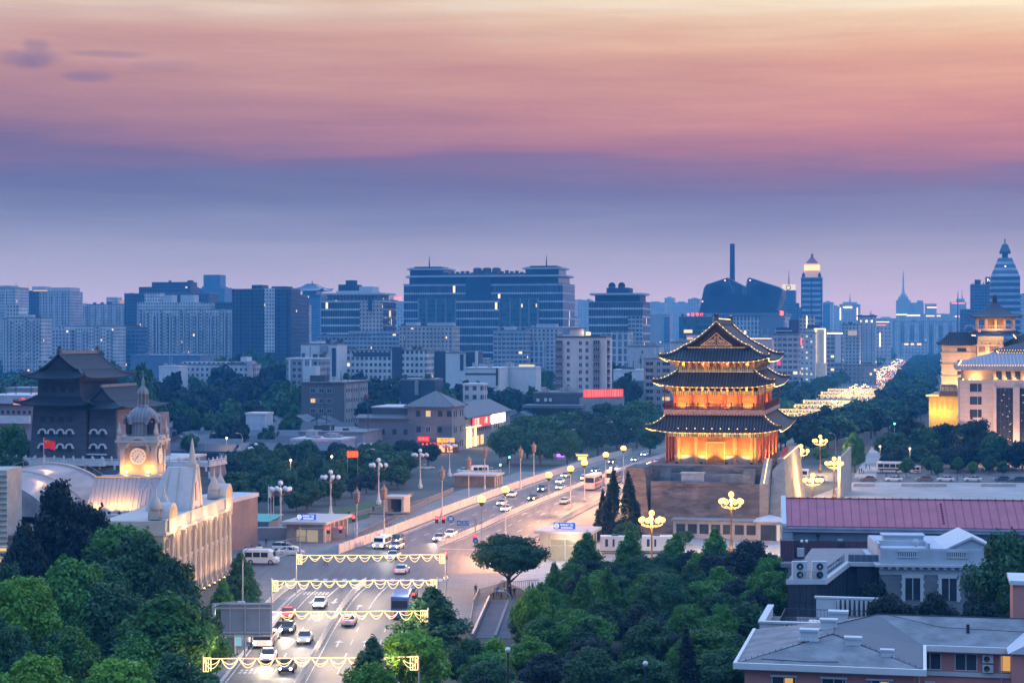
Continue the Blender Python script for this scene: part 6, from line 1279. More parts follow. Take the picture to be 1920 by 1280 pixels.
def glass_house():
 D=225;g=empty("glass_annex",(PX(1478,D),D,0),"dark glass annex with a roof terrace and two air units","building",0)
 x1,y1=PX(1545,D)-PX(1478,D),0;x2,y2=PX(1590,243)-PX(1478,D),18;x3=PX(1652,245)-PX(1478,D)
 P_=[(0,0),(x1,y1),(x2,y2),(x3,y2-.6),(x3+6,34),(8.5,34)];M_g=mat("curtain_glass",(.03,.05,.065),.12,var=.3,scale=.25);M_d=mat("terrace_deck",(.20,.185,.19),.8,var=.1)
 b=MB();b.prism(P_,0,8.2);b.build("glass_wall",M_g,g)
 b=MB();b.prism([(-.2,-.25),(x1+.1,-.25),(x2+.1,y2-.25),(x3,y2-.85),(x3+6,34),(8.3,34)],8.2,8.6);b.build("roof_terrace",M_d,g)
 b=MB();b.prism([(-.3,-.35),(x1+.2,-.35),(x1+.2,-.2),(-.3,-.2)],8.15,8.75);b.add([(x1+.2,-.35,8.75),(x2+.2,y2-.35,8.75),(x2-.25,y2-.2,8.75),(x1-.3,-.2,8.75),(x1+.2,-.35,8.1),(x2+.2,y2-.35,8.1)],[(0,1,2,3),(4,5,1,0)]);b.prism([(x2,y2-.95),(x3,y2-1.5),(x3,y2-.86),(x2,y2-.3)],8.2,8.7);b.build("roof_edge",M_wt,g)
 b=MB()
 for i in range(7):x=x1*i/6;b.box(x-.05,x+.05,-.08,0,0,8.1)
 b.box(0,x1,-.08,0,5.9,6.05)
 for i in range(1,8):x=x1+(x2-x1)*i/7;y=y2*i/7;b.box(x-.05,x+.05,y-.12,y-.02,0,8.1)
 for i in range(5):x=x2+(x3-x2)*i/4;b.box(x-.05,x+.05,y2-.72,y2-.61,0,8.1)
 b.box(x2+1.0,x2+2.9,y2-.8,y2-.73,5.4,8.0);b.build("mullion",M_steel,g)
 b=MB();b.box(x2+1.1,x2+2.8,y2-.84,y2-.81,5.5,7.9);b.build("window_panel",M_win,g)
 b=MB()
 def rail(p,q,n):
  for i in range(n+1):x=p[0]+(q[0]-p[0])*i/n;y=p[1]+(q[1]-p[1])*i/n;b.box(x-.03,x+.03,y-.03,y+.03,8.6,9.65)
  b.tube([(*p,9.65),(*q,9.65)],.035,5)
 rail((x1-.5,0),(x2-.5,y2),9);rail((x2,y2-.3),(x3,y2-.9),6);rail((1.6,.2),(x1-.5,0),5);b.build("terrace_rail",mat("rail_metal",(.25,.24,.25),.5),g)
 b=MB();b.quad((x1-.5,0,8.7),(x2-.5,y2,8.7),(x2-.5,y2,9.6),(x1-.5,0,9.6));b.quad((x2,y2-.3,8.7),(x3,y2-.9,8.7),(x3,y2-.9,9.6),(x2,y2-.3,9.6));b.build("rail_glass",mat("rail_glass",(.10,.13,.17),.1,var=.1),g)
 def ac(x,y,z,s=1.0,rz=0.0):
  a=empty("air_conditioner",(g.location.x+x,g.location.y+y,z),"","air conditioner",rz);b=MB();b.box(-.9*s,.9*s,0,.7*s,0,2.2*s);b.build("casing",M_wt,a)
  for zz in (.6,1.6):
   f=MB();f.lathe([(.01,0),(.42*s,0),(.42*s,.05),(.34*s,.05)],0,0,14);f.v=[(xx,-.01-h,zz*s+yy) for xx,yy,h in f.v];f.build("fan",M_steel,a)
   f=MB();f.lathe([(.001,.06),(.12*s,.06)],0,0,8);f.v=[(xx,-.02-h,zz*s+yy) for xx,yy,h in f.v];f.build("hub",M_wt,a)
  return a
 a=ac(1.5,-.05+.6,8.6);a['label']="left one of two tall twin fan air units on the annex terrace"
 a=ac(3.9,.55,8.6);a['label']="right one of two tall twin fan air units on the annex terrace"
 l=empty("terrace_lamp",(g.location.x+3.8,g.location.y+12,8.6),"slim terrace lamp with two small globes on the annex roof","lamp");b=MB();b.cyl(0,0,0,3.2,.05,n=6);b.tube([(-.3,0,3.2),(.3,0,3.2)],.03);b.build("pole",M_steel,l)
 for x in (-.3,.3):b=MB();b.ball(x,0,3.4,.2,8);b.build("globe",mat("milk_globe",(.7,.7,.7),.3,var=.02),l)
glass_house()
def classical():
 D=240;T=-R(5);g=empty("classical_house",(PX(1652,D),D,0),"pale classical house with balustraded parapet, pediment and white framed windows","house",T)
 w=13.4;M_c=mat("pale_blue_stucco",(.40,.42,.47),.8,var=.08);M_s=brick("grey_stone_wall",(.17,.175,.19),(.14,.145,.16),(.22,.22,.24),.9,.35,stain=.2)
 b=MB();b.box(0,w,0,16,0,7.4);b.build("stone_wall",M_s,g)
 b=MB();b.box(-.1,w+.1,-.1,16,7.4,8.3);b.box(-.1,w+.1,-.12,16,8.75,10.6);b.box(0.0,w,0,16,10.6,10.75);b.build("entablature",M_c,g)
 b=MB();b.box(-.8,w+.5,-.75,16,8.45,8.75)
 for i in range(15):x=-.2+i*1.0;b.box(x,x+.42,-.6,-.1,8.15,8.45)
 b.build("cornice",M_wt,g)
 for x in (4.0,8.6):
  b=MB();b.box(x-.95,x+.95,-.08,0,4.2,7.0);o=b.build("window",M_win,g)
  f=MB();f.box(x-1.35,x-.95,-.2,0,4.0,7.0);f.box(x+.95,x+1.35,-.2,0,4.0,7.0);f.box(x-1.4,x+1.4,-.24,0,7.0,7.45);f.box(x-.05,x+.05,-.12,-.08,4.2,7.0)
  for i in range(3):f.box(x-1.5,x-1.35,-.16,0,4.3+i,4.7+i);f.box(x+1.35,x+1.5,-.16,0,4.3+i,4.7+i)
  f.build("stone_surround",M_wt,o)
 b=MB()
 for x0 in (2.2,8.4):
  b.box(x0,x0+2.4,-.16,-.12,9.75,10.35)
 b.build("baluster_gap_shade",mat("shadow_panel",(.05,.055,.07),.9),g)  # dark strip behind the balusters, shade put into its colour
 b=MB()
 for x0 in (2.2,8.4):
  for i in range(9):b.box(x0+.08+i*.27,x0+.22+i*.27,-.24,-.16,9.75,10.35)
  b.box(x0-.1,x0+2.5,-.26,-.16,10.35,10.5);b.box(x0-.1,x0+2.5,-.26,-.16,9.6,9.75)
 b.build("baluster",M_wt,g)
 b=MB();b.box(-.4,6.2,2.8,3.1,10.75,11.45);b.box(-.4,-.1,0,3.1,10.75,11.4);b.box(5.9,6.2,0,3.1,10.75,11.45);b.box(-.3,6.1,.2,2.8,10.76,10.8);b.box(.8,6.4,6,9,11.7,11.85);b.box(1,6.2,6.2,8.8,10.75,11.7);b.build("roof_parapet",M_c,g)
 b=MB();b.extr([(8.6,10.75),(14.4,10.75),(11.5,12.0)],.5,12);b.build("pediment",M_c,g)
 b=MB();b.extr([(8.2,10.75),(8.6,10.75),(11.5,12.0),(14.4,10.75),(14.8,10.75),(11.5,12.35)],.2,12);b.build("pediment_roof",M_wt,g)
 d=empty("satellite_dish",(g.location.x+4.7,g.location.y+1.2,10.8),"round white satellite dish on the classical house parapet","satellite dish");b=MB();b.lathe([(.01,0),(.3,.05),(.45,.16),(.46,.17)],0,0,12);b.v=[(x,-.3+z,.6+y) for x,y,z in b.v];b.build("dish",M_wt,d);b=MB();b.cyl(0,0,0,.5,.06,n=6);b.build("stand",M_steel,d)
classical()
def terrace_house():
 D=195;g=empty("terrace_house",(PX(1428,D),D,0),"low white house with a railed roof terrace behind the pink building","house",A);M_d=mat("dark_deck",(.12,.11,.12),.8,var=.2)
 b=MB();b.box(0,12,0,12,0,7.0);b.build("wall",M_wt,g);b=MB();b.box(.3,11.7,.3,11.7,7.0,7.1);b.build("deck",M_d,g)
 b=MB();b.box(-.2,12.2,-.2,.25,7.0,8.1);b.box(-.2,.25,0,12,7.0,8.1);b.box(5,12.2,11.7,12.2,7.0,9.2);b.box(-.35,12.3,-.35,.35,8.1,8.3);b.box(-.35,.35,.35,12.2,8.1,8.3);b.box(4.8,12.4,11.6,12.3,9.2,9.4);b.build("parapet",M_wt,g)
 b=MB();b.box(2.2,6.4,-.26,-.2,7.2,8.0);b.box(7.2,12,11.63,11.69,7.4,9.1);b.build("balustrade_shadow",mat("shadow_panel",(.05,.055,.07),.9),g)
 b=MB()
 for i in range(9):b.cyl(2.4+i*.47,-.3,7.2,8.0,.08,.14,8)
 for i in range(10):b.cyl(7.4+i*.5,11.58,7.4,9.1,.1,.17,8)
 b.build("baluster",M_wt,g)
 b=MB()
 for p,q in (((1.8,2),(12,2)),((1.8,2),(1.8,9)),((3,9),(12,9)),((1.8,9),(3,9))):
  n=24
  for i in range(n+1):x=p[0]+(q[0]-p[0])*i/n;y=p[1]+(q[1]-p[1])*i/n;b.box(x-.02,x+.02,y-.02,y+.02,7.1,8.35)
  b.tube([(*p,8.35),(*q,8.35)],.04,5)
 b.build("terrace_rail",M_steel,g)
 b=MB();b.box(4.2,11.6,3.6,6.4,7.1,7.75,0,.4,.4);b.build("skylight",mat("cream_skylight",(.55,.52,.50),.6),g)
terrace_house()
def pink_house():
 D=167;g=empty("pink_house",(PX(1380,D),D,0),"salmon pink house with a grey hipped roof, white eaves and five roof vents","house",A)
 M_p=mat("salmon_render",(.50,.19,.16),.8,var=.08,scale=.5);M_rf=mat("grey_felt_roof",(.15,.16,.175),.75,var=.30,scale=.45);M_rt=striped("ribbed_roof",(.15,.16,.18),(.12,.13,.15),.3,'y',rough=.7,noise=.1)
 b=MB();b.box(.7,15.6,.7,19,0,8.3);b.box(15.6,36,14,27,0,8.3);b.build("wall",M_p,g)
 ZE,ZR=8.75,10.4
 b=MB();b.add([(0,0,ZE),(16.4,0,ZE),(16.4,20,ZE),(0,20,ZE),(8.2,8,ZR),(8.2,14,ZR),(16.4,13.3,ZE),(37,13.3,ZE),(37,28,ZE),(8.2,28,ZE),(12,20.3,ZR+.15),(37,20.3,ZR+.15)],[(0,1,4),(0,4,5,3),(6,7,11,10),(10,11,8,9),(5,10,9,3)],0)
 b.add([(16.4,0,ZE),(16.4,13.3,ZE),(12,20.3,ZR+.15),(8.2,14,ZR),(8.2,8,ZR)],[(0,1,2,3,4)],1);r=b.build("roof",[M_rf,M_rt],g)
 b=MB();b.tube([(.3,.3,ZE+.05),(8.2,8,ZR+.05),(8.2,14,ZR+.05),(12,20.3,ZR+.2),(37,20.3,ZR+.2)],.05,5);b.tube([(16.2,.3,ZE+.05),(8.2,8,ZR+.05)],.05,5)
 for i in range(16):t=i/16;b.box(16.2-8*t-.02,16.2-8*t+.02,.3+7.7*t-.02,.3+7.7*t+.02,ZE+1.65*t,ZE+1.65*t+.28);b.box(.3+7.9*t-.02,.3+7.9*t+.02,.3+7.7*t-.02,.3+7.7*t+.02,ZE+1.65*t,ZE+1.65*t+.28)
 b.build("ridge_rail",M_steel,r)
 b=MB();b.box(-.25,16.65,-.25,.05,8.3,8.85);b.box(-.25,.05,.05,20,8.3,8.85);b.box(16.35,16.65,.05,13.3,8.3,8.85);b.box(16.65,36.5,13.05,13.35,8.3,8.85);b.box(.2,16.3,.2,.7,8.15,8.3);b.box(16.3,36.5,13.4,14,8.15,8.3);b.build("white_eave",mat("white_eave_paint",(.60,.56,.55),.6,var=.05),g)
 b=MB();b.tube([(2,3,ZE+.42),(2.2,1.2,ZE+.3),(6.4,.9,ZE+.25),(9,1.1,ZE+.3)],.035,5);b.tube([(12.4,20.2,ZR+.3),(18,17,ZR-.4),(26,16.4,ZR-.5),(34,16.8,ZR-.45)],.035,5);b.box(27,28.2,17,18.2,ZE+.6,ZE+1.25);b.box(20.4,20.7,16.5,16.8,ZE+.5,ZE+1.7);b.build("roof_pipe",M_steel,r)
 b=MB();b.box(15.62,36,13.8,14,5.9,6.3);b.build("white_band",M_wt,g)
 for i,(x,y,lit) in enumerate(((4.2,.7,1),(8.6,.7,0),(12.6,.7,1))):
  o=win(g,x,y,5.4,2.0 if i<2 else 1.3,2.2,'f');b=MB();b.box(x+.08,x+.8,y-.05,y-.032,5.5,7.5);b.build("lit_pane",glow("pane_warm",(1,.52,.12),.7) if lit else M_win,o);b=MB();b.box(x-1.2,x+1.2,y-.3,y,7.62,7.8);b.build("awning_box",M_wt,o)
 for i,(x,lit) in enumerate(((17.0,0),(20.3,0),(24.4,1))):
  o=win(g,x,14,6.5,1.9,1.5,'f')
  if lit:b=MB();b.box(x-.9,x-.05,13.95,13.968,6.55,7.95);b.build("lit_pane",glow("pane_warm",(1,.52,.12),.7),o)
 for i,(x,y,s,l) in enumerate(((8.3,16.6,1.15,"rearmost white roof vent of the five on the pink house"),(7.6,12.2,1.0,"second white vent from the back, on the pink house ridge"),(6.1,6.5,1.05,"left front white vent on the pink house hip roof"),(10.1,5.8,.95,"middle front white vent on the pink house hip roof"),(13.2,3.2,.75,"smallest white vent nearest the right eave of the pink house"))):
  zz=ZR-.1 if i<2 else ZE+min(1.6,y*.21)
  if i==3:zz=ZE+1.0
  if i==4:zz=ZE+.6
  q=Matrix.Rotation(A,4,'Z') @ Vector((x,y,zz));v=empty("roof_vent",(g.location.x+q.x,g.location.y+q.y,zz-.15),l,"roof vent",A,"white roof vents on the pink house")
  b=MB();b.box(-.75*s,.75*s,-.45*s,.45*s,0,.85*s);b.build("vent_body",M_wt,v);b=MB();b.box(-.85*s,.85*s,-.55*s,.55*s,.85*s,1.05*s);b.build("vent_cap",M_wt,v);b=MB();b.box(-.85*s,.85*s,-.55*s,.55*s,.02,.16*s);b.build("vent_flashing",M_wt,v)
 for i,(x,z,l) in enumerate(((22.3,7.3,"upper air unit of the pair between the pink house windows"),(22.3,6.4,"lower air unit of the pair between the pink house windows"),(17.0,4.6,"air unit low on the pink house wall near the inner corner"))):
  q=Matrix.Rotation(A,4,'Z') @ Vector((x,13.55,z));a=empty("air_conditioner",(g.location.x+q.x,g.location.y+q.y,z),l,"air conditioner",A)
  b=MB();b.box(-.5,.5,0,.35,0,.75);b.build("casing",M_wt,a);f=MB();f.lathe([(.01,0),(.27,0),(.27,.04),(.22,.04)],0,0,14);f.v=[(xx-.1,-.01-h,.38+yy) for xx,yy,h in f.v];f.build("fan",M_steel,a)
 b=MB();b.cyl(16.0,.9,0,8.2,.06,n=6);b.cyl(23.6,13.9,0,8.2,.05,n=6);b.cyl(9.4,.5,3,9.0,.03,n=5);b.build("downpipe",M_wt,g)
 e=empty("pink_gable_wing",(PX(1898,172),172,0),"pink wing with a white pediment cut by the right picture edge","house",A)
 b=MB();b.box(0,6,0,8,0,8.8);b.box(.6,6,12,18,0,13.6);b.build("wall",M_p,e);b=MB();b.extr([(-.4,8.8),(6.4,8.8),(3.0,10.6)],-.4,8);b.build("pediment",M_wt,e);b=MB();b.box(.3,6.3,11.7,18.3,13.6,14.0);b.build("parapet",M_wt,e)
 for k in range(2):
  f=MB();o=[(2.0+k*3+1.0*math.cos(math.pi*j/10),4.2+1.0*math.sin(math.pi*j/10)) for j in range(11)];q=[(2.0+k*3+.7*math.cos(math.pi*j/10),4.2+.7*math.sin(math.pi*j/10)) for j in range(11)];f.extr((o+q[::-1])[::-1],-.2,.1);f.build("arch_trim",M_wt,e)
pink_house()
h=empty("tan_hoarding",(PX(1573,436),436,0),"tall tan boarded screen standing on the plaza beside lit lamps","screen");b=MB()
for i in range(22):t0,t1=i/22,(i+.9)/22;dz=.06*(i % 2);b.add([(6.6*t0-dz,23*t0,0),(6.6*t1-dz,23*t1,0),(6.6*t1-dz,23*t1,9.6+t1),(6.6*t0-dz,23*t0,9.6+t0),(6.6*t0+.3,23*t0,0),(6.6*t1+.3,23*t1,0),(6.6*t1+.3,23*t1,9.6+t1),(6.6*t0+.3,23*t0,9.6+t0)],[(0,1,2,3),(5,4,7,6),(3,2,6,7),(0,3,7,4),(1,5,6,2)])
b.build("board",mat("tan_board",(.46,.36,.29),.7,var=.12,scale=.3),h);b=MB();b.box(-.3,.3,-.3,0,0,9.9);b.box(6.4,7.1,23,23.3,0,10.9);b.build("frame_post",M_stone,h)
l=empty("gate_lodge",(PX(1418,345),345,0),"small pale ticket lodge at the right foot of the gate base","lodge",A);b=MB();b.box(0,4.6,0,5,0,3.9);b.build("wall",mat("lodge_wall",(.36,.33,.34),.8),l)
b=MB();hip(b,0,4.6,0,5,3.9,.9,0,.5);b.build("roof",mat("pale_sheet",(.40,.40,.44),.6),l);b=MB();b.box(.8,3.6,-.05,0,.3,3.2);b.build("door_glass",M_win,l);b=MB();b.box(3.8,4.3,-.06,0,.3,3.2);b.build("side_light",glow("soft_light",(1,.8,.6),.8),l)
l=empty("lower_lodge",(PX(1262,352),352,0),"low grey lodge with dark windows along the gate base foot","lodge",A);b=MB();b.box(0,16,0,4,0,3.3);b.build("wall",mat("lodge_wall",(.36,.33,.34),.8),l);b=MB();b.box(-.4,16.4,-.5,4,3.3,3.55);b.build("roof",mat("grey_coping",(.22,.2,.21),.8),l)
for i in range(7):b=MB();b.box(.6+i*2.2,2.3+i*2.2,-.06,0,.9,2.7);b.build("window",M_win,l)
M_pole=mat("pole_grey",(.30,.29,.30),.45,.3,var=.1);M_polew=mat("pole_cream",(.46,.42,.40),.5,var=.1);M_bronze=mat("bronze",(.16,.10,.05),.4,.6)
M_globe_on=glow("globe_lit",(1,.56,.13),4.0);M_globe_off=mat("globe_unlit",(.60,.60,.64),.3,var=.02);M_cup_on=glow("cup_lit",(1,.52,.10),4.2)
HW=0.75
def multi_lamp(lit,label,group,X,Y,Ht=9.6):
 g=empty("globe_lamp",(X,Y,0),label,"street lamp",0,group)
 b=MB();b.lathe([(.6,0),(.6,.9),(.34,1.0),(.3,2.2),(.16,2.5),(.12,Ht-3.6),(.2,Ht-3.4),(.24,Ht-1.6),(.14,Ht-1.3),(.08,Ht-.4)],0,0,10);b.build("pole",M_bronze if lit else M_polew,g)
 b=MB();N=7
 for k in range(N):
  a=2*math.pi*k/N+.3;c,s=math.cos(a),math.sin(a);b.tube([(.2*c,.2*s,Ht-2.4),(1.0*c,1.0*s,Ht-2.2),(1.7*c,1.7*s,Ht-1.9),(1.8*c,1.8*s,Ht-1.45)],.06,5)
  for q in (.45,.8):b.ball(q*1.7*c,q*1.7*s,Ht-2.1,.1,6)
 b.build("arm",M_bronze,g)
 for k in range(N):
  a=2*math.pi*k/N+.3;b=MB();b.ball(1.8*math.cos(a),1.8*math.sin(a),Ht-1.1,.46,10);b.build("globe",M_globe_on if lit else M_globe_off,g)
 b=MB();b.ball(0,0,Ht,.5,10);b.build("globe",M_globe_on if lit else M_globe_off,g)
 return g
LIT=((1502,472,10.2,"lit globe lamp left of the tallest lit lamp beyond the plaza"),(1538,521,10.0,"tallest lit globe lamp, farthest back beside the plaza road"),(1564,433,9.6,"lit globe lamp right beside the tan boarded screen"),(1524,392,8.8,"lit globe lamp rising just behind the red roof's left end"),(1222,302,9.4,"lit globe lamp standing before the left half of the gate base"),(1371,326,10.4,"lit globe lamp standing before the right half of the gate base"))
p=None
for px,d,h,lab in LIT:
 if p is None:p=o=multi_lamp(True,lab,"lit globe lamps around the gate",PX(px,d),d,9.6)
 else:o=dup(p,(PX(px,d),d,0),.3*px,lab)
 o.scale=(1,1,h/9.6);lamp("globe_light",(PX(px,d),d-.3,h-1.2),5200,(1,.60,.22),r=1.2)
p=None
for px,d,h,lab in ((526,355,10.1,"unlit globe lamp nearest the old station, beside the flag poles"),(620,393,9.4,"unlit globe lamp second along the park edge from the station"),(710,422,10.0,"unlit globe lamp third along the park edge"),(788,467,9.4,"unlit globe lamp fourth along the park edge beside the trees"),(843,506,9.4,"unlit globe lamp in front of the restaurant's red lanterns"),(480,500,9.0,"unlit globe lamp half hidden among the dark park trees")):
 if p is None:p=o=multi_lamp(False,lab,"unlit globe lamps along the park",PX(px,d),d)
 else:o=dup(p,(PX(px,d),d,0),.3*px,lab)
 o.scale=(1,1,h/9.6)
def cup_lamp(lit,label,group,X,Y):
 g=empty("lantern_lamp",(X,Y,0),label,"street lamp",A,group)
 b=MB();b.lathe([(.3,0),(.28,.8),(.13,1.0),(.10,7.4),(.2,7.5),(.12,7.7)],0,0,8);b.build("pole",M_polew,g)
 b=MB();b.lathe([(.18,7.6),(.42,8.0),(.52,8.3),(.5,8.35)] if lit else [(.18,7.6),(.50,8.1),(.66,9.0),(.62,9.1)],0,0,8 if lit else 6,0,False);b.build("lantern_cup",M_bronze if lit else mat("lantern_brown",(.18,.12,.10),.6),g)
 if lit:b=MB();b.ball(0,0,8.85,.78,10,0,.85);b.build("bulb",M_cup_on,g)
 else:
  b=MB();b.lathe([(.6,9.0),(.6,9.5),(.85,9.55),(.4,10.0),(.1,10.5),(.01,11.0)],0,0,6,0,False);b.build("lantern_cap",mat("lantern_brown",(.18,.12,.10),.6),g)
 return g
p=None
for i,(px,py) in enumerate(((903,934),(948,916),(1029,889),(1070,877),(1096,866),(1136,851),(1169,839))):
 d=29.0*F/(py-HZ);o=cup_lamp(True,"","lit lantern lamps along the avenue",PX(px,d),d) if p is None else dup(p,(PX(px,d),d,0))
 p=p or o;o['label']=("lit lantern lamp nearest the junction, first of the row of seven","second lit lantern lamp of the row from the junction","third lit lantern lamp of the row from the junction","fourth lit lantern lamp, just before the red and white coach","fifth lit lantern lamp, just above the red and white coach","sixth lit lantern lamp of the row, near the dark cypresses","last and farthest lit lantern lamp of the row, beside the gate")[i]
 lamp("lantern_light",(PX(px,d),d-.2,10.4),7000,(1,.47,.20),r=.7)
p=None
for i,(px,py) in enumerate(((669,1023),(720,1015),(829,968),(879,941),(909,917),(976,917),(1001,905))):
 d=H*F/(py-HZ);o=cup_lamp(False,"","unlit lantern lamps left of the avenue",PX(px,d),d) if p is None else dup(p,(PX(px,d),d,0))
 p=p or o;o['label']="unlit brown lantern lamp, "+("beside the upper red traffic light","beside the square concrete canopy","first beyond the concrete canopy","before the low roofed shelter","just right of the low roofed shelter","left one of the close pair before the dark trees","right one of the close pair before the dark trees")[i]
p=None
for i,(px,py) in enumerate(((1146,960),(1155,955),(1164,951),(1173,947),(1183,943))):
 d=352+i*8.5
 if p is None:
  p=o=empty("path_lamp",(PX(px,d),d,0),"","lamp",0,"little path lamps beside the gate base");b=MB();b.cyl(0,0,0,4.4,.07,n=6);b.build("pole",M_pole,o);b=MB();b.ball(0,0,4.7,.36,8);b.build("globe",M_globe_on,o)
 else:o=dup(p,(PX(px,d),d,0))
 o['label']=("brightest nearest path lamp below the dark cypresses","second path lamp beside the gate base from the near end","middle path lamp of five beside the gate base","fourth path lamp beside the gate base from the near end","farthest path lamp touching the gate base wall")[i]
 lamp("path_light",(PX(px,d),d-.2,5.2),500,(1,.58,.18),r=.35)
def cobra(label,X,Y,hgt,reach,rz):
 g=empty("curved_lamp",(X,Y,0),label,"street lamp",rz);b=MB();b.tube([(0,0,0),(0,0,hgt*.8),(reach*.12,0,hgt*.92),(reach*.4,0,hgt*.98),(reach,0,hgt)],.1,6,0,.05);b.build("pole",M_pole,g)
 b=MB();b.box(reach-.1,reach+.8,-.16,.16,hgt-.1,hgt+.08,0,.08,.05);b.build("lamp_head",M_polew,g);return g
for px,d,h,rc,rz,lab in ((455,255,9.2,1.9,0,"tall curved lamp in front of the small tree by the station"),(396,214,7.6,3.1,0,"curved lamp arching over the back of the road sign"),(340,205,8.2,1.6,.3,"curved lamp head poking out of the left tree mass"),(200,176,7.2,2.0,.2,"lowest curved lamp head at the bottom left among leaves"),(958,232,6.4,-1.6,0,"curved lamp head over the underpass steps"),(1063,560,10,1.8,.2,"curved lamp before the dark trees left of the gate"),(1134,590,11,1.8,.2,"curved lamp farther along the avenue left of the gate"),(1567,560,9,-2.0,0,"small curved lamp at the edge of the trees right of the gate"),(683,480,9,2.0,.2,"curved lamp above the blue board kiosk"),(455,560,9,-2.0,0,"curved lamp over the dark park trees behind the terrace"),(385,560,9,2.2,0,"curved lamp over the old lanes right of the terrace"),(1475,700,11,2.5,-.2,"first curved avenue lamp seen right of the gate"),(1500,800,11,2.5,-.2,"second curved avenue lamp right of the gate"),(1530,930,11,2.5,-.2,"third curved avenue lamp right of the gate")):
 cobra(lab,PX(px,d),d,h,rc,rz)
for px,d,lab,zh in ((952,180,"dark post lamp with a pale globe at the bottom centre",7.4),(1210,181,"thin dark post lamp among the trees at the bottom",5.9)):
 g=empty("post_lamp",(PX(px,d),d,0),lab,"lamp");b=MB();b.cyl(0,0,0,zh,.11,n=8);b.cyl(0,0,zh,zh+.15,.2,n=8);b.build("post",M_steel,g);b=MB();b.ball(0,0,zh+.4,.26,10);b.build("globe",M_globe_off,g)
M_rl=glow("signal_red",(1,.02,.03),14);M_gl_=glow("signal_green",(.1,1,.55),8);M_box=mat("signal_black",(.015,.015,.018),.5)
def signal(parent,x,y,z,on='r',vert=True):
 b=MB();b.box(x-.28,x+.28,y-.16,y+.16,z-.5,z+.75);b.build("signal_box",M_box,parent)
 b=MB();b.ball(x,y-.14,z+.45,.27,10);b.build("signal_light",M_rl if on=='r' else M_gl_,parent)
def sig(name_label,X,Y,h,arm=0,lights=((0,0,'r'),),rz=0.0):
 g=empty("traffic_light",(X,Y,0),name_label,"traffic light",rz);b=MB();b.cyl(0,0,0,h,.12,.09,8)
 if arm:b.tube([(0,0,h-.3),(arm,0,h-.15)],.07,6)
 b.build("pole",M_pole,g)
 for x,dz,c in lights:signal(g,x,-.12,h-.5+dz,c)
 return g
sig("red traffic light on a long arm left of the near light garland",PX(562,318),318,5.6,7.6,((7.0,-.1,'r'),(4.9,-.2,'r'),))
sig("red traffic light on a thin pole above the armed one at left",PX(663,352),352,4.0)
g=sig("traffic light gantry with two red lights and blue signs over the road",PX(891,330),330,6.0,-6.8,((-6.8,0,'r'),(-5.6,0,'r'),(0,-3.2,'r')))
def disc(parent,name,x,y,z,r,m,n=16,face=-1):
 b=MB();b.lathe([(.001,0),(r,0),(r,.06),(.001,.06)],0,0,n,0,False);b.v=[(xx+x,y-h,zz+z) for xx,zz,h in b.v];return b.build(name,m,parent)
M_sb=mat("sign_blue",(.015,.10,.36),.5,var=.03);M_sw=mat("sign_white_paint",(.7,.7,.72),.5,var=.03)
s=disc(g,"round_sign",-4.3,-.15,5.75,.62,M_sb);b=MB();b.box(-4.62,-3.98,-.23,-.215,5.6,5.9);b.box(-4.7,-3.9,-.23,-.215,5.38,5.45);b.box(-4.7,-3.9,-.23,-.215,6.02,6.1);b.build("sign_symbol",M_sw,s)
b=MB();b.box(-3.2,-1.1,-.2,-.12,4.6,5.4);s=b.build("name_sign",M_sb,g);text("sign_lettering","前门西大街",.36,M_sw,s,(-1.95,-.21,5.08));b=MB();b.box(-2.8,-1.3,-.215,-.2,4.76,4.82);b.add([(-3.1,-.215,4.9),(-2.85,-.215,4.9),(-2.97,-.215,5.25)],[(0,1,2)]);b.build("sign_line",M_sw,s)
s=disc(g,"round_sign",0.05,-.3,1.9,.5,M_sb);b=MB();b.box(-.2,.3,-.385,-.37,1.85,1.97);b.build("sign_symbol",M_sw,s)
g=sig("slim pole with a red light and a round sign at the garland's right end",PX(836,282),282,5.3);s=disc(g,"round_sign",0,-.3,1.6,.5,M_sw);b=MB();b.lathe([(.42,0),(.5,.02),(.5,.03)],0,0,16);b.v=[(x,-.37-h,y+1.6) for x,y,h in b.v];b.tube([(-.3,-.39,1.9),(.3,-.39,1.3)],.05,4);b.build("sign_ring",M_box,s)
for px,d,lab in ((955,510,"upper green traffic light before the dark street trees"),(938,480,"lower green traffic light before the low roofed shelter")):sig(lab,PX(px,d),d,4.8,0,((0,.2,'g'),))
sig("tall green signal glowing in the trees left of the pink hall",PX(1677,560),560,11.8,0,((0,0,'g'),));sig("red signal on a tall pole over the far avenue traffic",PX(1600,960),960,9.2,0,((0,0,'r'),))
M_gar=glow("garland_light",(1,.66,.28),2.6);M_garF=glow("far_garland_light",(1,.66,.26),2.0)
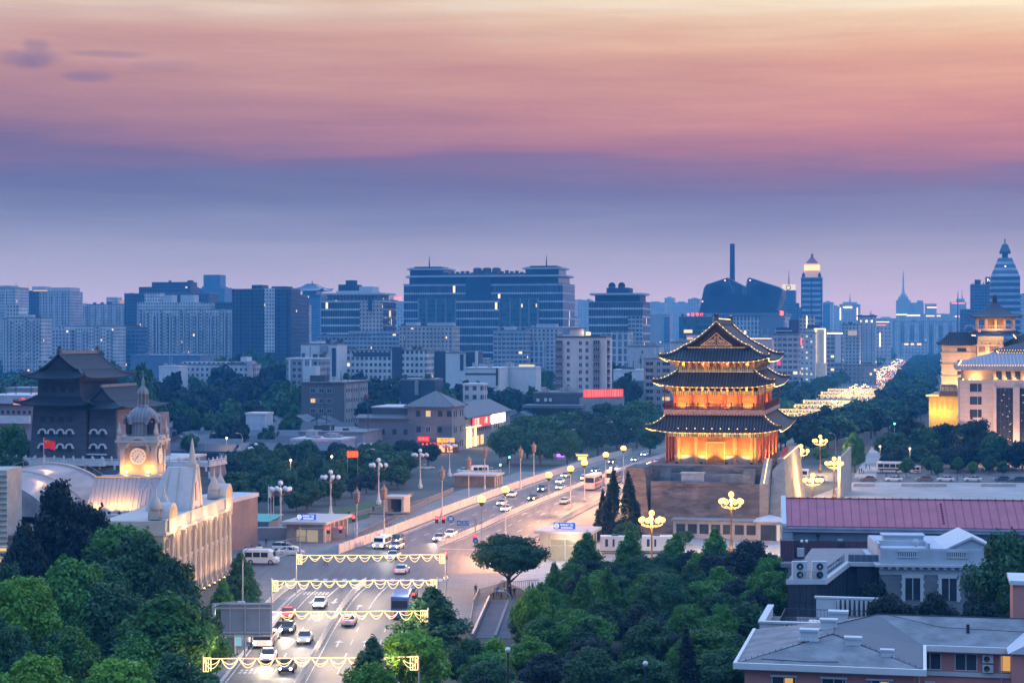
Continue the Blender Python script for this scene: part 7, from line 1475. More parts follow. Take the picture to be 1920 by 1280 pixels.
def garland(name,label,p0,p1,z,n,mt,drop=.95,r=.035,group=None,tiers=2):
 g=empty(name,(*p0,0),label,"light garland",math.atan2(p1[1]-p0[1],p1[0]-p0[0]),group);L=math.hypot(p1[0]-p0[0],p1[1]-p0[1])
 b=MB();b.cyl(0,0,0,z+.4,.12,.1,6);b.build("end_post",M_pole,g);b=MB();b.cyl(L,0,0,z+.4,.12,.1,6);b.build("end_post",M_pole,g)
 b=MB();w=L/n;gr=random.Random(int(z*100+p0[1]));b.tube([(w*i,0,z+gr.uniform(-.05,.05)) for i in range(n+1)],r*1.3,5)
 for i in range(n):
  for t in range(tiers):
   dr=drop*(1-.42*t)*gr.uniform(.84,1.1);b.tube([(w*(i+.04+.92*j/8),0,z-dr*math.sin(math.pi*j/8)**.8-.04) for j in range(9)],r,4)
 b.build("light_swag",mt,g)
 b=MB()
 for e in (0.1,L-.9):
  for k in range(4):b.tube([(e+.25*k,-.05,z+.1),(e+.25*k,-.05,z-1.3)],r*1.4,4)
  b.tube([(e,-.05,z+.1),(e+.75,-.05,z+.1)],r,4);b.tube([(e,-.05,z-1.3),(e+.75,-.05,z-1.3)],r,4)
 b.build("end_panel",mt,g);return g
GL=("light garland farthest of the four over the near road, at the junction","second light garland from the junction over the near road","third light garland, level with the back of the road sign","nearest light garland, lowest over the near road")
for i,(d,xl,xr,z,n) in enumerate(((275,-31.8,-9.8,5.75,12),(250,-32.2,-10.0,5.2,13),(222,-33.0,-10.0,5.2,13),(190,-31.5,-9.5,5.2,12))):
 garland("light_garland",GL[i],(xl,d),(xr,d+1),z,n,M_gar,group="light garlands over the near road")
 for k in range(3):lamp("garland_glow",(xl+(xr-xl)*(k+.5)/3,d,z-.2),900,(1,.72,.45),r=1.2)
for i,d in enumerate((731,786,825,882,939,1022,1079,1143)):
 (x0,y0),h=along(s_at(d),-17.5);(x1,y1),h=along(s_at(d),17.5)
 g=garland("light_garland","%s scalloped light garland of the eight over the far avenue" % ("nearest","second nearest","third nearest","fourth nearest","fourth farthest","third farthest","second farthest","farthest")[i],(x0,y0),(x1,y1),5.6,12,M_garF,1.7,.085,"light garlands over the far avenue",3)
 if i % 2==0:lamp("garland_glow",((x0+x1)/2,(y0+y1)/2,4.5),4000,(1,.66,.34),r=3)
g=empty("road_sign",(PX(405,216),216,0),"back of a big grey road sign on a steel frame over the bus lane","road sign")
b=MB();b.box(.6,6.5,-.1,.05,3.5,7.2);b.build("sign_panel",mat("sign_back_grey",(.20,.24,.29),.55,.3,var=.1),g)
b=MB()
for z in (3.3,3.7,6.5,7.0):b.box(-.3,6.6,-.3,-.12,z,z+.16)
for x in (1.6,3.3,5.0,6.3):b.box(x,x+.1,-.22,-.1,3.4,7.2)
b.box(-.4,-.05,-.4,0,0,7.1);b.cyl(3.4,-.4,0,6.8,.1,n=6);b.build("steel_frame",mat("frame_steel",(.34,.36,.40),.5,.3),g)
g=empty("bus_shelter",(PX(418,226),226,0),"small bus shelter with a lit blue panel under the road sign","bus shelter");b=MB();b.box(-.3,2.6,-1,1.4,2.5,2.7);b.build("roof",M_polew,g);b=MB();b.box(.1,.2,-.8,1.2,0,2.5);b.box(0,.1,-.8,-.7,0,2.5);b.box(2.2,2.3,1.1,1.2,0,2.5);b.build("frame",M_pole,g);b=MB();b.box(1.2,2.1,.9,1.0,.4,2.2);b.build("poster_panel",mat("poster_blue",(.12,.35,.5),.4,emit=(.3,.7,1),es=.25),g)
def fence_along(label,s0,s1,off,hgt,m,step=.35,name="road_fence",solid=False,z0=0.0):
 pts=[];n=max(2,int((s1-s0)/3))
 for k in range(n+1):(x,y),h=along(s0+(s1-s0)*k/n,off);pts.append((x,y))
 return fence_pts(label,pts,hgt,m,step,name,solid)
def fence_pts(label,pts,hgt,m,step=.35,name="road_fence",solid=False):
 g=empty(name,(*pts[0],0),label,"fence");ox,oy=pts[0];b=MB();po=MB()
 for (x0,y0),(x1,y1) in zip(pts,pts[1:]):
  x0-=ox;x1-=ox;y0-=oy;y1-=oy;L=math.hypot(x1-x0,y1-y0);dx,dy=(x1-x0)/L,(y1-y0)/L;nx,ny=-dy*.03,dx*.03
  for z0,z1 in (((.12,hgt-.1),) if solid else ((.12,.2),(hgt-.12,hgt-.04))):
   b.add([(x0+nx,y0+ny,z0),(x1+nx,y1+ny,z0),(x1+nx,y1+ny,z1),(x0+nx,y0+ny,z1),(x0-nx,y0-ny,z0),(x1-nx,y1-ny,z0),(x1-nx,y1-ny,z1),(x0-nx,y0-ny,z1)],[(0,1,2,3),(5,4,7,6),(3,2,6,7)])
  if not solid:
   k=int(L/step)
   for i in range(k):t=(i+.5)/k;x,y=x0+(x1-x0)*t,y0+(y1-y0)*t;b.box(x-.035,x+.035,y-.035,y+.035,.12,hgt-.05)
  po.box(x0-.07,x0+.07,y0-.07,y0+.07,0,hgt+.08)
 b.build("panel",m,g);po.build("post",m,g);return g
M_fw=mat("fence_white",(.55,.53,.54),.6,var=.06);M_fs=mat("fence_steel",(.30,.30,.31),.4,.5)
fence_along("white picket fence down the middle of the near road",s_at(125),s_at(286),0,1.15,M_fw)
fence_along("white picket fence down the middle of the avenue past the gate",s_at(336),s_at(640),0,1.1,M_fw)
fence_along("tall white panel fence along the left kerb past the junction",s_at(322),s_at(600),-14.0,1.9,mat("panel_pinkish",(.48,.44,.45),.7,var=.08),solid=True)
fence_along("second white picket fence behind the tall panel fence",s_at(330),s_at(560),-15.6,1.3,M_fw)
fence_along("white picket fence along the right kerb past the junction",s_at(338),s_at(520),13.4,1.2,M_fw)
fence_along("white picket fence along the left pavement before the junction",s_at(236),s_at(284),-10.6,1.2,M_fw)
fence_pts("steel crowd rail beside the left subway entrance",[G(665,1010),G(690,1000),G(720,985),G(760,965),G(800,945),G(850,922)],1.2,M_fs)
fence_pts("steel crowd rail in front of the concrete canopy",[G(695,975),G(740,963),G(790,945),G(840,928)],1.2,M_fs)
fence_pts("queue rails before the left subway entrance",[G(520,1026),G(560,1016),G(600,1014),G(625,1004)],1.1,M_fs)
fence_pts("railing along the left side of the underpass steps",[G(880,1190),G(888,1140),G(898,1118),G(945,1105),G(1010,1100)],1.2,M_fs)
fence_pts("steel railing round the square behind the white vans",[G(510,1048),G(545,1040),G(575,1044)],1.3,M_fw)
fence_pts("grey railing between pavement and park at left",[G(560,985),G(640,975),G(720,955),G(775,930)],1.1,M_fs)
g=empty("underpass_steps",(*G(920,1195),0),"ribbed grey steps leading to the underpass by the round tree","steps",-.05);b=MB();b.box(-2.1,2.7,-.5,33,.028,.04);b.build("step_dark_sheet",mat("step_dark",(.025,.027,.032),.9),g);b=MB()  # flat dark sheet added under the treads, painting shade between steps
for k in range(34):b.box(-1.9,.4,k*.95,k*.95+.5,.03,.05+.006*k)
b.box(.4,.75,0,33,.03,.3)
for k in range(34):b.box(.75,2.6,k*.95,k*.95+.5,.03,.05+.006*k)
b.build("step_tread",mat("step_grey",(.10,.11,.13),.8,var=.15),g);b=MB();b.box(-2.4,-2.1,-1,33,0,.7);b.build("side_wall",M_pole,g)
g=empty("green_shed",(*G(420,1002),0),"low shed with a turquoise green roof beside the old station","shed",A);b=MB();b.box(0,9,0,7,0,2.6);b.build("wall",M_grey,g);b=MB();b.extx([(-.5,2.6),(7.5,3.3),(7.5,3.45),(-.5,2.75)][::-1],-.3,9.3);b.build("roof",mat("turquoise_roof",(.05,.30,.25),.6,var=.1),g)
g=empty("long_wall",(*G(425,1012),0),"long low grey wall running from the green shed to the subway entrance","wall",A+R(14));b=MB();b.box(0,22,0,.4,0,2.2);b.build("wall_body",mat("wall_mauve",(.24,.22,.25),.8,var=.1),g);b=MB();b.box(-.1,22.1,-.08,.48,2.2,2.35);b.build("coping",M_polew,g)
for k,(px,py) in enumerate(((503,968),(508,966),(513,965))):
 d=360+k;g=empty("flagpole",(PX(px,d),d,0),("left flagpole with a pale drooping flag by the park","middle flagpole with a red and purple drooping flag by the park","right bare flagpole of three by the park")[k],"flagpole");b=MB();b.cyl(0,0,0,9.2-.3*k,.06,n=6);b.build("pole",M_polew,g)
 if k<2:b=MB();b.add([(.06,0,9),(.5,.05,8.7),(.7,0,7.6),(.4,.08,6.8),(.06,0,7.0)],[(0,1,2,3,4)]);b.build("flag",mat("flag_pale",(.5,.5,.42),.8) if k==0 else mat("flag_purple",(.4,.08,.16),.8),g)
def subway(label,X,Y,w,dp,h,mw,signz):
 g=empty("subway_entrance",(X,Y,0),label,"subway entrance",A)
 b=MB();b.box(0,1.6,0,dp,0,h);b.box(w-1.1,w,0,dp*.3,0,h);b.box(0,w,dp-.4,dp,0,h);b.box(1.6,w-1.1,.3,.6,h-1.1,h);b.build("wall",mw,g)
 b=MB();b.box(-.8,w+.8,-1.0,dp+.6,h,h+.45);b.build("roof",mat("canopy_stone",(.40,.36,.35),.7,var=.08),g)
 b=MB();b.box(1.6,w-1.1,.9,1.0,0,h-1.1);b.build("glass_front",mat("subway_glass",(.10,.09,.08),.2,emit=(1,.8,.55),es=.35),g)
 b=MB();n=int(dp/2.6)
 for i in range(n+1):y=dp*.05+(dp*.9)*i/n;b.box(w-.15,w+.1,y-.14,y+.14,0,h)
 b.box(1.5,1.7,.7,.9,0,h-1);b.box(w/2-.1,w/2+.1,.7,.9,0,h-1);b.box(1.6,w-1.1,.7,.9,2.4,2.55);b.build("post",M_polew,g)
 b=MB();b.box(w-.12,w-.05,dp*.05,dp*.95,.3,h);b.build("side_glass",mat("bronze_glass",(.16,.12,.10),.25,var=.2),g)
 q=(X+NX*w*.48+UX*1.2,Y+NY*w*.48+UY*1.2,h+.45);s=empty("subway_sign",q,"blue subway sign with a white emblem on the "+("left" if X<0 else "right")+" entrance roof","sign",A)
 b=MB();b.box(-1.85,1.85,0,.2,.2,1.25);b.build("sign_board",mat("sign_blue_lit",(.01,.07,.42),.5,emit=(.02,.12,.75),es=.5),s);b=MB();b.box(-1.2,-1.1,.05,.15,0,.2);b.box(1.1,1.2,.05,.15,0,.2);b.build("sign_leg",M_pole,s)
 M_w=glow("subway_white",(.95,.97,1),1.3);o=disc(s,"emblem",-1.35,-.0,.72,.42,M_w);b=MB();b.lathe([(.2,0),(.26,.01),(.3,0)],0,0,14);b.v=[(x-1.35,-.075-hh,y+.72) for x,y,hh in b.v];b.box(-1.4,-1.3,-.08,-.07,.55,.9);b.build("emblem_mark",mat("emblem_gold",(.3,.25,.1),.5),o)
 text("sign_lettering","地铁前门站",.46,M_w,s,(.38,-.02,.86));b=MB();b.box(-.6,1.4,-.015,0,.36,.5);b.build("sign_line",M_w,s)
subway("left subway entrance with bronze glass sides before the park",PX(537,345),345,7.2,15,3.4,mat("canopy_brown",(.26,.22,.21),.8,var=.1),4)
subway("right subway entrance with a lit interior beside the forecourt",PX(1012,317),317,8.4,8,4.6,mat("canopy_beige",(.48,.38,.33),.8,var=.08),5)
lamp("subway_light",(PX(1060,316),313,3.4),250,(1,.85,.65),r=.5)
g=empty("concrete_canopy",(*G(722,966),0),"square concrete canopy over stairs left of the avenue","canopy",A);b=MB();b.box(0,.5,0,5,0,3.6);b.box(3.6,4.1,0,5,0,3.6);b.box(-.2,4.3,-.3,5.2,3.6,4.1);b.build("frame",mat("canopy_stone",(.40,.36,.35),.7),g);b=MB();b.box(.5,3.6,3,3.2,0,3.6);b.build("inner_wall",mat("inner_dark",(.05,.05,.06),.8),g)
g=empty("roofed_shelter",(*G(852,912),0),"low roofed shelter with glass sides left of the avenue","shelter",A);b=MB();b.box(-.5,11,-.6,9,2.8,3.2);b.build("roof",mat("canopy_stone",(.40,.36,.35),.7),g);b=MB();b.box(0,10.4,0,8,0,2.8);b.build("glass_wall",mat("bronze_glass",(.16,.12,.10),.25),g)
for i in range(4):b=MB();b.box(10.3,10.6,i*2.6,i*2.6+.3,0,2.8);b.build("post",M_polew,g)
g=empty("dark_awning",(*G(690,985),0),"dark flat awning with posts on the square left of the avenue","awning",A);b=MB();b.box(0,8,0,4,2.3,2.5);b.build("roof",mat("awning_black",(.03,.03,.04),.7),g)
for x in (.3,4,7.6):b=MB();b.box(x,x+.15,.2,.35,0,2.3);b.build("post",M_pole,g)
p=None
for px,lab in ((1125,"left white mobile toilet trailer behind the spiky trees"),(1203,"right white mobile toilet trailer behind the spiky trees")):
 if p is None:
  p=o=empty("white_trailer",(PX(px,326),326,0),lab,"trailer",A*.3,"white trailers on the forecourt");b=MB();b.box(0,5.6,0,2.4,.55,3.1,0,.06,.06);b.build("body",M_white,o)
  for x in (.9,2.2,4.4):b=MB();b.box(x,x+(.5 if x != 2.2 else .35),-.03,0,1.3 if x != 4.4 else 1.9,2.6);b.build("door" if x==2.2 else "window",M_win,o)
  b=MB();b.box(.1,5.5,.1,2.3,.35,.55);b.box(2.0,3.2,.8,1.6,3.1,3.3);b.build("chassis",M_steel,o)
  for x in (3.6,4.5):b=MB();b.lathe([(.01,-.1),(.34,-.1),(.34,.12),(.01,.12)],0,0,12);b.v=[(xx+x,.1+h,.34+yy) for xx,yy,h in b.v];b.build("wheel",M_box,o)
 else:dup(p,(PX(px,326),326,0),None,lab)
for i,(a,c) in enumerate(((1690,1775),(1840,1905),(1600,1640))):
 g=empty("stone_planter",(*G(a,912),0),("long low stone planter at the middle of the plaza edge","long low stone planter at the right of the plaza edge","short stone step block at the left of the plaza edge")[i],"planter");b=MB();b.box(0,(c-a)/7.4,0,1.6,0,.8);b.build("stone_box",M_stone,g)
p=None
for i,(px,py,d,lab) in enumerate(((545,864,470,"warm round lamp glowing in the middle of the dark park"),(622,857,480,"white lamp glowing high among the dark park trees"),(1650,838,540,"amber lamp low in the dark trees before the pink hall"),(1706,842,535,"amber lamp between dark trunks before the pink hall"),(425,822,560,"little white lamp over the old lanes behind the terrace"),(1030,835,600,"little lamp under the street trees left of the gate"),(962,812,560,"bright lamp by the shop fronts under the street trees"))):
 if p is None:p=o=empty("park_light",(0,0,0),"","lamp",0,"small lamps among the trees");b=MB();b.cyl(0,0,-11,0,.06,n=5);b.build("pole",M_pole,o);b=MB();b.ball(0,0,.2,.33,8);b.build("globe",glow("park_globe",(1,.72,.4),4),o)
 else:o=dup(p,(0,0,0))
 z=PZ(py,d);o.location=(PX(px,d),d,z);o['label']=lab;lamp("park_lamp",(PX(px,d),d-.7,z+.2),260,(1,.66,.34),r=.4)
g=empty("lantern_cluster",(PX(653,455),455,PZ(858,455)),"cluster of red lanterns glowing at the edge of the park trees","lanterns");g.scale=(.7,.7,1);b=MB()
for k in range(5):b.lathe([(.1,.1),(.42,.35),(.46,.9),(.42,1.4),(.1,1.65)],k*.75,0,8)
b.build("lantern",glow("lantern_orange",(1,.09,.02),2.2),g);b=MB();b.tube([(-.3,0,1.75),(3.3,0,1.75)],.05);b.cyl(-.3,0,-8,1.75,.06,n=5);b.cyl(3.3,0,-8,1.75,.06,n=5);b.build("frame",M_pole,g)
for i,(px,py,d,c,lab) in enumerate(((1042,860,575,(.5,.12,1),"purple neon stall under the street trees"),(1066,858,590,(1,.15,.7),"pink neon stall under the street trees beside the purple one"),(1082,866,560,(1,.4,.12),"orange lit stall under the street trees nearest the lanterns"))):
 g=empty("market_stall",(PX(px,d),d,0),lab,"stall",A);b=MB();b.box(0,3.2,0,2.2,0,2.2);b.build("stall_body",M_grey,g);b=MB();b.box(-.2,3.4,-.4,2.3,2.2,2.4);b.build("stall_roof",M_steel,g);b=MB();b.box(-.2,3.4,-.46,-.4,2.15,2.6);b.box(.3,2.9,-.05,0,.9,1.9);b.build("neon_trim",glow("stall_neon_%s" % ("purple","pink","orange")[i],c,3.0),g)
g=empty("louvred_building",(PX(-40,262),262,0),"beige louvred building with lit floors cut by the left picture edge","building");b=MB();b.box(0,3.95,0,8,0,19.2);b.build("wall",mat("louvre_beige",(.38,.33,.29),.8),g);b=MB()
for k in range(24):b.box(-.1,4.05,-.2,0,.5+k*.78,.75+k*.78)
b.build("louvre",mat("louvre_light",(.5,.45,.40),.7),g);b=MB()
for k in range(4):b.box(2.6,3.9,-.05,-.01,3.2+k*1.56,3.9+k*1.56)
b.build("lit_window",glow("lit_window",(1,.62,.22),1.0),g)
M_tyre=mat("tyre_rubber",(.012,.012,.013),.8,var=.1);M_rim=mat("wheel_rim",(.35,.35,.36),.4,.6);M_cg=mat("car_glass",(.015,.018,.022),.08,var=.1)
M_hl=glow("headlight_on",(1,.90,.68),26);M_tl=glow("taillight_on",(1,.03,.02),9);M_hoff=mat("headlight_off",(.55,.55,.58),.2);M_toff=mat("taillight_off",(.25,.02,.02),.3)
def paint(n,c):return mat("car_paint_"+n,c,.28,.0,var=.04,spec=.6)
PC={'white':paint('white',(.62,.62,.64)),'black':paint('black',(.02,.02,.024)),'silver':paint('silver',(.36,.37,.39)),'navy':paint('navy',(.03,.05,.10)),'brown':paint('brown',(.16,.09,.06)),'red':paint('red',(.42,.03,.03))}
def wheel(g,x,y,r=.33,w=.2):
 b=MB();b.lathe([(r*.62,-w/2),(r,-w/2),(r,w/2),(r*.62,w/2)],0,0,14,0,False);b.v=[(x+h,y+yy,r+zz) for yy,zz,h in b.v];o=b.build("wheel",M_tyre,g)
 b=MB();s=1 if x>0 else-1;b.lathe([(.01,w/2-.02),(r*.62,w/2-.04),(r*.62,-w/2)],0,0,12,0,False);b.v=[(x+s*h,y+yy,r+zz) for yy,zz,h in b.v];b.build("rim",M_rim,o)
def loft(secs,m=0):
 """body from cross sections along y: (y, half width bottom, half width top, z bottom, z top)"""
 b=MB();V=[]
 for y,wb,wt,z0,z1 in secs:
  zm=z0+(z1-z0)*.55;V+=[(-wb*.94,y,z0),(wb*.94,y,z0),(wb,y,zm),(wt,y,z1-.04),(wt*.9,y,z1),(-wt*.9,y,z1),(-wt,y,z1-.04),(-wb,y,zm)]
 n=8
 for k in range(len(secs)-1):b.add([V[k*n+i] for i in range(n)]+[V[(k+1)*n+i] for i in range(n)],[(i,n+i,n+(i+1) % n,(i+1) % n) for i in range(n)],m)
 b.add(V[:n],[tuple(range(n))],m);b.add(V[-n:],[tuple(range(n-1,-1,-1))],m);return b
def car(col_,suv=False,lights=True,name="parked_car"):
 g=empty(name,(0,0,0),"","car");h=.18 if suv else 0
 loft([(-2.3,.70,.62,.42,.82+h),(-2.2,.80,.74,.30,.92+h),(-1.5,.87,.82,.22,.96+h),(.0,.89,.84,.20,.95+h),(1.1,.88,.82,.20,.92+h),(2.0,.82,.72,.26,.76+h),(2.3,.68,.58,.38,.62+h)]).build("body",PC[col_],g)
 if suv:c=[(-2.15,.72,.62,.95+h,1.30+h),(-1.95,.78,.66,.95+h,1.66),(.2,.78,.66,.95+h,1.70),(.45,.78,.64,.95+h,1.62),(1.15,.74,.60,.93+h,1.0+h)]
 else:c=[(-1.75,.70,.58,.93,1.0),(-1.05,.76,.60,.93,1.38),(-.1,.78,.60,.93,1.45),(.35,.77,.58,.93,1.40),(1.15,.70,.56,.90,.96)]
 loft(c).build("window_glass",M_cg,g)
 top=c[-2][4];b=MB();y0,y1=c[1][0]+.1,c[-2][0]-.02;zr=c[2][4]
 b.add([(-.58,y0,c[1][4]+.01),(.58,y0,c[1][4]+.01),(.58,(y0+y1)/2,zr+.03),(-.58,(y0+y1)/2,zr+.03),(.58,y1,top+.015),(-.58,y1,top+.015)],[(0,1,2,3),(3,2,4,5)])
 for s in (-1,1):
  for yy in (-.55,.42):b.box(s*.70-.05,s*.70+.05,yy-.05,yy+.05,.95+h,zr-.02)
 b.build("roof",PC[col_],g)
 for x in (-.80,.80):
  for y in (-1.38,1.38):wheel(g,x,y,.34 if suv else .32)
 for s in (-1,1):
  b=MB();b.ball(s*.58,2.2,.62+h,.15,8);b.build("headlight",M_hl if lights else M_hoff,g)
  b=MB();b.box(s*.58-.15,s*.58+.15,-2.34,-2.22,.68+h,.84+h);b.build("taillight",M_tl if lights else M_toff,g)
  b=MB();b.box(s*.93-.08,s*.93+.08,.75,.9,.92+h,1.05+h);b.build("mirror",PC[col_],g)
 return g
def boxcar(name,cat,L,W,Hh,bodym,bandm,lights=True,nose=0.0,roofm=None,wr=.42):
 g=empty(name,(0,0,0),"",cat);f=L/2
 loft([(-f,W/2*.97,W/2*.93,.35,Hh-.06),(-f+.1,W/2,W/2*.97,.32,Hh),(f-.5-nose,W/2,W/2*.97,.32,Hh),(f-.12-nose*.6,W/2*.98,W/2*.92,.34,Hh-.15-nose*.25)]+([(f-nose*.55,W/2*.95,W/2*.85,.36,1.25)] if nose else [])+[(f,W/2*.9,W/2*.86,.40,1.0 if nose else Hh-.3)]).build("body",bodym,g)
 b=MB();z0,z1=Hh*.5,Hh*.82;n=max(2,int((L-nose)/1.5))
 for s in (-1,1):
  for i in range(n):y0=-f+.3+(L-nose-.7)*i/n;b.box(*sorted((s*W/2*.95,s*(W/2+.012))),y0+.08,y0+(L-nose-.7)/n-.08,z0,z1)
 b.build("side_window",M_cg,g)
 b=MB();b.box(-W/2*.86,W/2*.86,-f-.015,-f+.1,z0,z1);b.build("rear_window",M_cg,g);b=MB()
 if nose:b.add([(-W/2*.82,f-nose*.55+.02,1.30),(W/2*.82,f-nose*.55+.02,1.30),(W/2*.80,f-.12-nose*.6+.03,z1+.1),(-W/2*.8,f-.12-nose*.6+.03,z1+.1)],[(0,1,2,3),(3,2,1,0)])
 else:b.box(-W/2*.84,W/2*.84,f-.12,f+.015,Hh*.36,Hh*.8)
 b.build("windscreen",M_cg,g)
 if bandm:b=MB();b.box(-W/2-.012,W/2+.012,-f+.15,f-.6-nose,Hh*.26,Hh*.40);b.build("colour_band",bandm,g)
 for x in (-W/2+.12,W/2-.12):
  for y in (-f+L*.22,f-L*.2):wheel(g,x,y,wr,.26)
 for s in (-1,1):
  b=MB();b.ball(s*W*.36,f+.0,.75,.17,8);b.build("headlight",M_hl if lights else M_hoff,g);b=MB();b.box(s*W*.38-.12,s*W*.38+.12,-f-.05,-f+.05,.8,1.15);b.build("taillight",M_tl if lights else M_toff,g)
 return g
def place(o,px,py,rz,label,group=None):
 o.location=(*G(px,py),.02);o.rotation_euler.z=rz;o['label']=label
 if group:o['group']=group
 return o
wc,bc,sc_,nc,brc=car('white',lights=False),car('black',lights=False),car('silver',lights=False),car('navy',lights=False),car('brown',lights=False)
suv=car('white',True,False)
SIDE=R(90)+A
place(bc,425,1026,R(200),"black car parked beside the old station's far corner");place(suv,535,1034,R(-100),"white off-road car parked behind the armoured van")
dup(wc,(*G(545,1040),.02),R(-95),"white car just in front of the parked white off-road car");place(wc,470,988,R(-80),"white car parked on the lane behind the green roofed shed");dup(suv,(*G(449,986),.02),R(-85),"white off-road car parked left of the white car behind the green shed")
for i,(px,o,l) in enumerate(((1534,wc,"white car first from the left on the plaza road"),(1628,brc,"brown car second from the left on the plaza road"),(1676,wc,"white car third from the left on the plaza road"),(1734,brc,"brown car in the middle of the plaza road queue"),(1773,wc,"white car behind the brown one on the plaza road"),(1824,wc,"white car next to last on the plaza road"),(1880,nc,"dark blue car at the right end of the plaza road queue"))):
 k=dup(o,(*G(px,902),.03),SIDE,l,group="cars queued on the plaza road")
nc.location=(*G(1910,903),.03);nc.rotation_euler.z=SIDE;nc['label']="dark car cut by the right edge on the plaza road";brc.location=(*G(905,893),.02);brc.rotation_euler.z=R(-60);brc['label']="brown car parked beneath the dark street trees left of the avenue"
place(sc_,925,886,R(-60),"silver car parked under the dark street trees by the shops");dup(wc,(*G(872,886),.02),R(-70),"white car parked before the restaurant's red lanterns");dup(sc_,(*G(800,880),.02),R(-60),"silver car parked behind the park trees");dup(wc,(*G(560,893),.02),R(-80),"white car half hidden in the park trees")
v=boxcar("armoured_van","van",5.8,2.1,2.5,PC['white'],None,False,1.1);place(v,490,1057,R(-95),"white armoured van waiting on the side street at left")
v=boxcar("blue_white_van","van",5.6,2.1,2.6,PC['white'],mat("band_blue",(.03,.10,.35),.4),False,1.0);place(v,896,890,R(100),"white van with a blue band by the shop fronts")
v=boxcar("minibus","minibus",7.2,2.4,3.1,PC['white'],mat("band_black",(.03,.03,.035),.4),False);place(v,1668,886,SIDE,"white minibus with a black swoosh parked by the dark park trees")
v=boxcar("small_van","van",3.6,1.7,2.1,PC['white'],mat("band_red",(.4,.03,.03),.4),False,.9,wr=.3);place(v,1714,887,SIDE,"little white van parked right of the white minibus")
v=boxcar("white_minibus","minibus",5.4,2.2,2.7,PC['white'],None,False);place(v,1497,898,SIDE,"white minibus half hidden behind the gate's north wall")
cw,cb,cs,cr,cn=car('white',name="moving_car"),car('black',name="moving_car"),car('silver',name="moving_car"),car('red',name="moving_car"),car('navy',True,name="moving_car")
allc=(cw,cb,cs,cr,cn);first={id(o):True for o in allc}
def drive(o,Y,off,toward,label,group):
 (x,y),h=along(s_at(Y),off);rz=h+(math.pi if toward else 0)
 if first.get(id(o)):first[id(o)]=False;o.location=(x,y,.02);o.rotation_euler.z=rz;o['label']=label;o['group']=group;return o
 return dup(o,(x,y,.02),rz,label,group=group)
rr=random.Random(8);LN={'w':(cw,"white"),'b':(cb,"black"),'s':(cs,"silver"),'r':(cr,"red"),'n':(cn,"dark blue")}
for k,Y,off,lab in (('w',192,-2.2,"white car with headlights on nearest the bottom, by the median fence"),('s',196,-5.4,"silver oncoming car beside the nearest white car"),('b',212,-2.2,"black oncoming car between the two nearest garlands"),('w',219,-5.2,"white oncoming car overtaking the bus at left"),('s',232,-2.2,"silver oncoming car just past the third garland"),('b',240,-5.2,"black oncoming car ahead of the bus in the middle lane"),('w',262,-3.4,"white oncoming car passing under the second garland"),('r',252,-6.6,"red oncoming car by the left kerb before the second garland")):
 drive(LN[k][0],Y,off,True,lab,"oncoming cars on the near road")
 (x,y),h=along(s_at(Y),off);lamp("beam",(x,y-3.2,.7),420,(1,.88,.66),kind='SPOT',rot=aim((x,y-3.2,.7),(x,y-14,0)),spot=R(80),r=.1)
for k,Y,off,lab in (('s',246,2.2,"silver car driving away beside the median under the third garland"),('b',272,8.6,"dark car driving away at the right lane under the second garland"),('w',300,3.0,"white car driving away into the junction")):
 drive(LN[k][0],Y,off,False,lab,"cars driving away on the near road")
for k,Y,off,lab in (('w',318,-3.0,"white oncoming car with bright lamps inside the junction"),('s',332,-6.5,"silver oncoming car at the junction's far edge"),('n',340,-9.0,"dark blue oncoming off-road car by the tall panel fence"),('w',353,-2.4,"white oncoming car waiting at the median beyond the junction"),('s',346,-2.6,"silver oncoming car in front of the waiting white car")):
 drive(LN[k][0],Y,off,True,lab,"oncoming cars at the junction")
 (x,y),h=along(s_at(Y),off);lamp("beam",(x-1.0,y-3.2,.7),420,(1,.88,.66),kind='SPOT',rot=aim((x-1,y-3.2,.7),(x-3,y-14,0)),spot=R(80),r=.1)
for i,(Y,off) in enumerate(((405,-3),(418,-7),(432,-3),(440,-10),(455,-6),(462,-3),(480,-7),(492,-3),(500,-10),(520,-6),(531,-3),(552,-8),(565,-4),(590,-7),(610,-3),(632,-9))):
 k="wsbwnsw"[i % 7];drive(LN[k][0],Y,off,True,"oncoming car with headlights on the avenue stretch left of the gate","oncoming cars left of the gate")
for i,(Y,off) in enumerate(((425,6),(470,9),(560,4),(585,8),(615,5))):
 drive(LN["sbwns"[i]][0],Y,off,False,"car with red tail lamps driving away on the avenue left of the gate","cars driving away left of the gate")
bus=boxcar("city_bus","bus",10.5,2.5,3.1,mat("bus_white",(.55,.5,.5),.4),mat("bus_brown",(.20,.08,.06),.4));drive_l=along(s_at(232),-6.9)
bus.location=(*drive_l[0],.02);bus.rotation_euler.z=drive_l[1]+math.pi;bus['label']="oncoming city bus with an amber route board beside the road sign";b=MB();b.box(-1.0,1.0,5.1,5.3,2.6,3.0);b.build("route_board",glow("amber_board",(1,.35,.03),2.2),bus)
tr=boxcar("blue_truck","truck",8.5,2.4,3.2,mat("truck_blue",(.015,.055,.22),.4),None);q=along(s_at(254),8.6);tr.location=(*q[0],.02);tr.rotation_euler.z=q[1];tr['label']="blue box truck driving away behind the dark spiky tree"
c1=boxcar("red_white_coach","coach",10.5,2.5,3.8,mat("coach_white",(.55,.48,.46),.4),mat("coach_red",(.45,.04,.04),.4));q=along(s_at(466),4.6);c1.location=(*q[0],.02);c1.rotation_euler.z=q[1];c1['label']="tall white and red coach driving away left of the cypresses"
q=along(s_at(482),6.5);dup(c1,(*q[0],.02),q[1],"second white and red coach just ahead of the tall one")
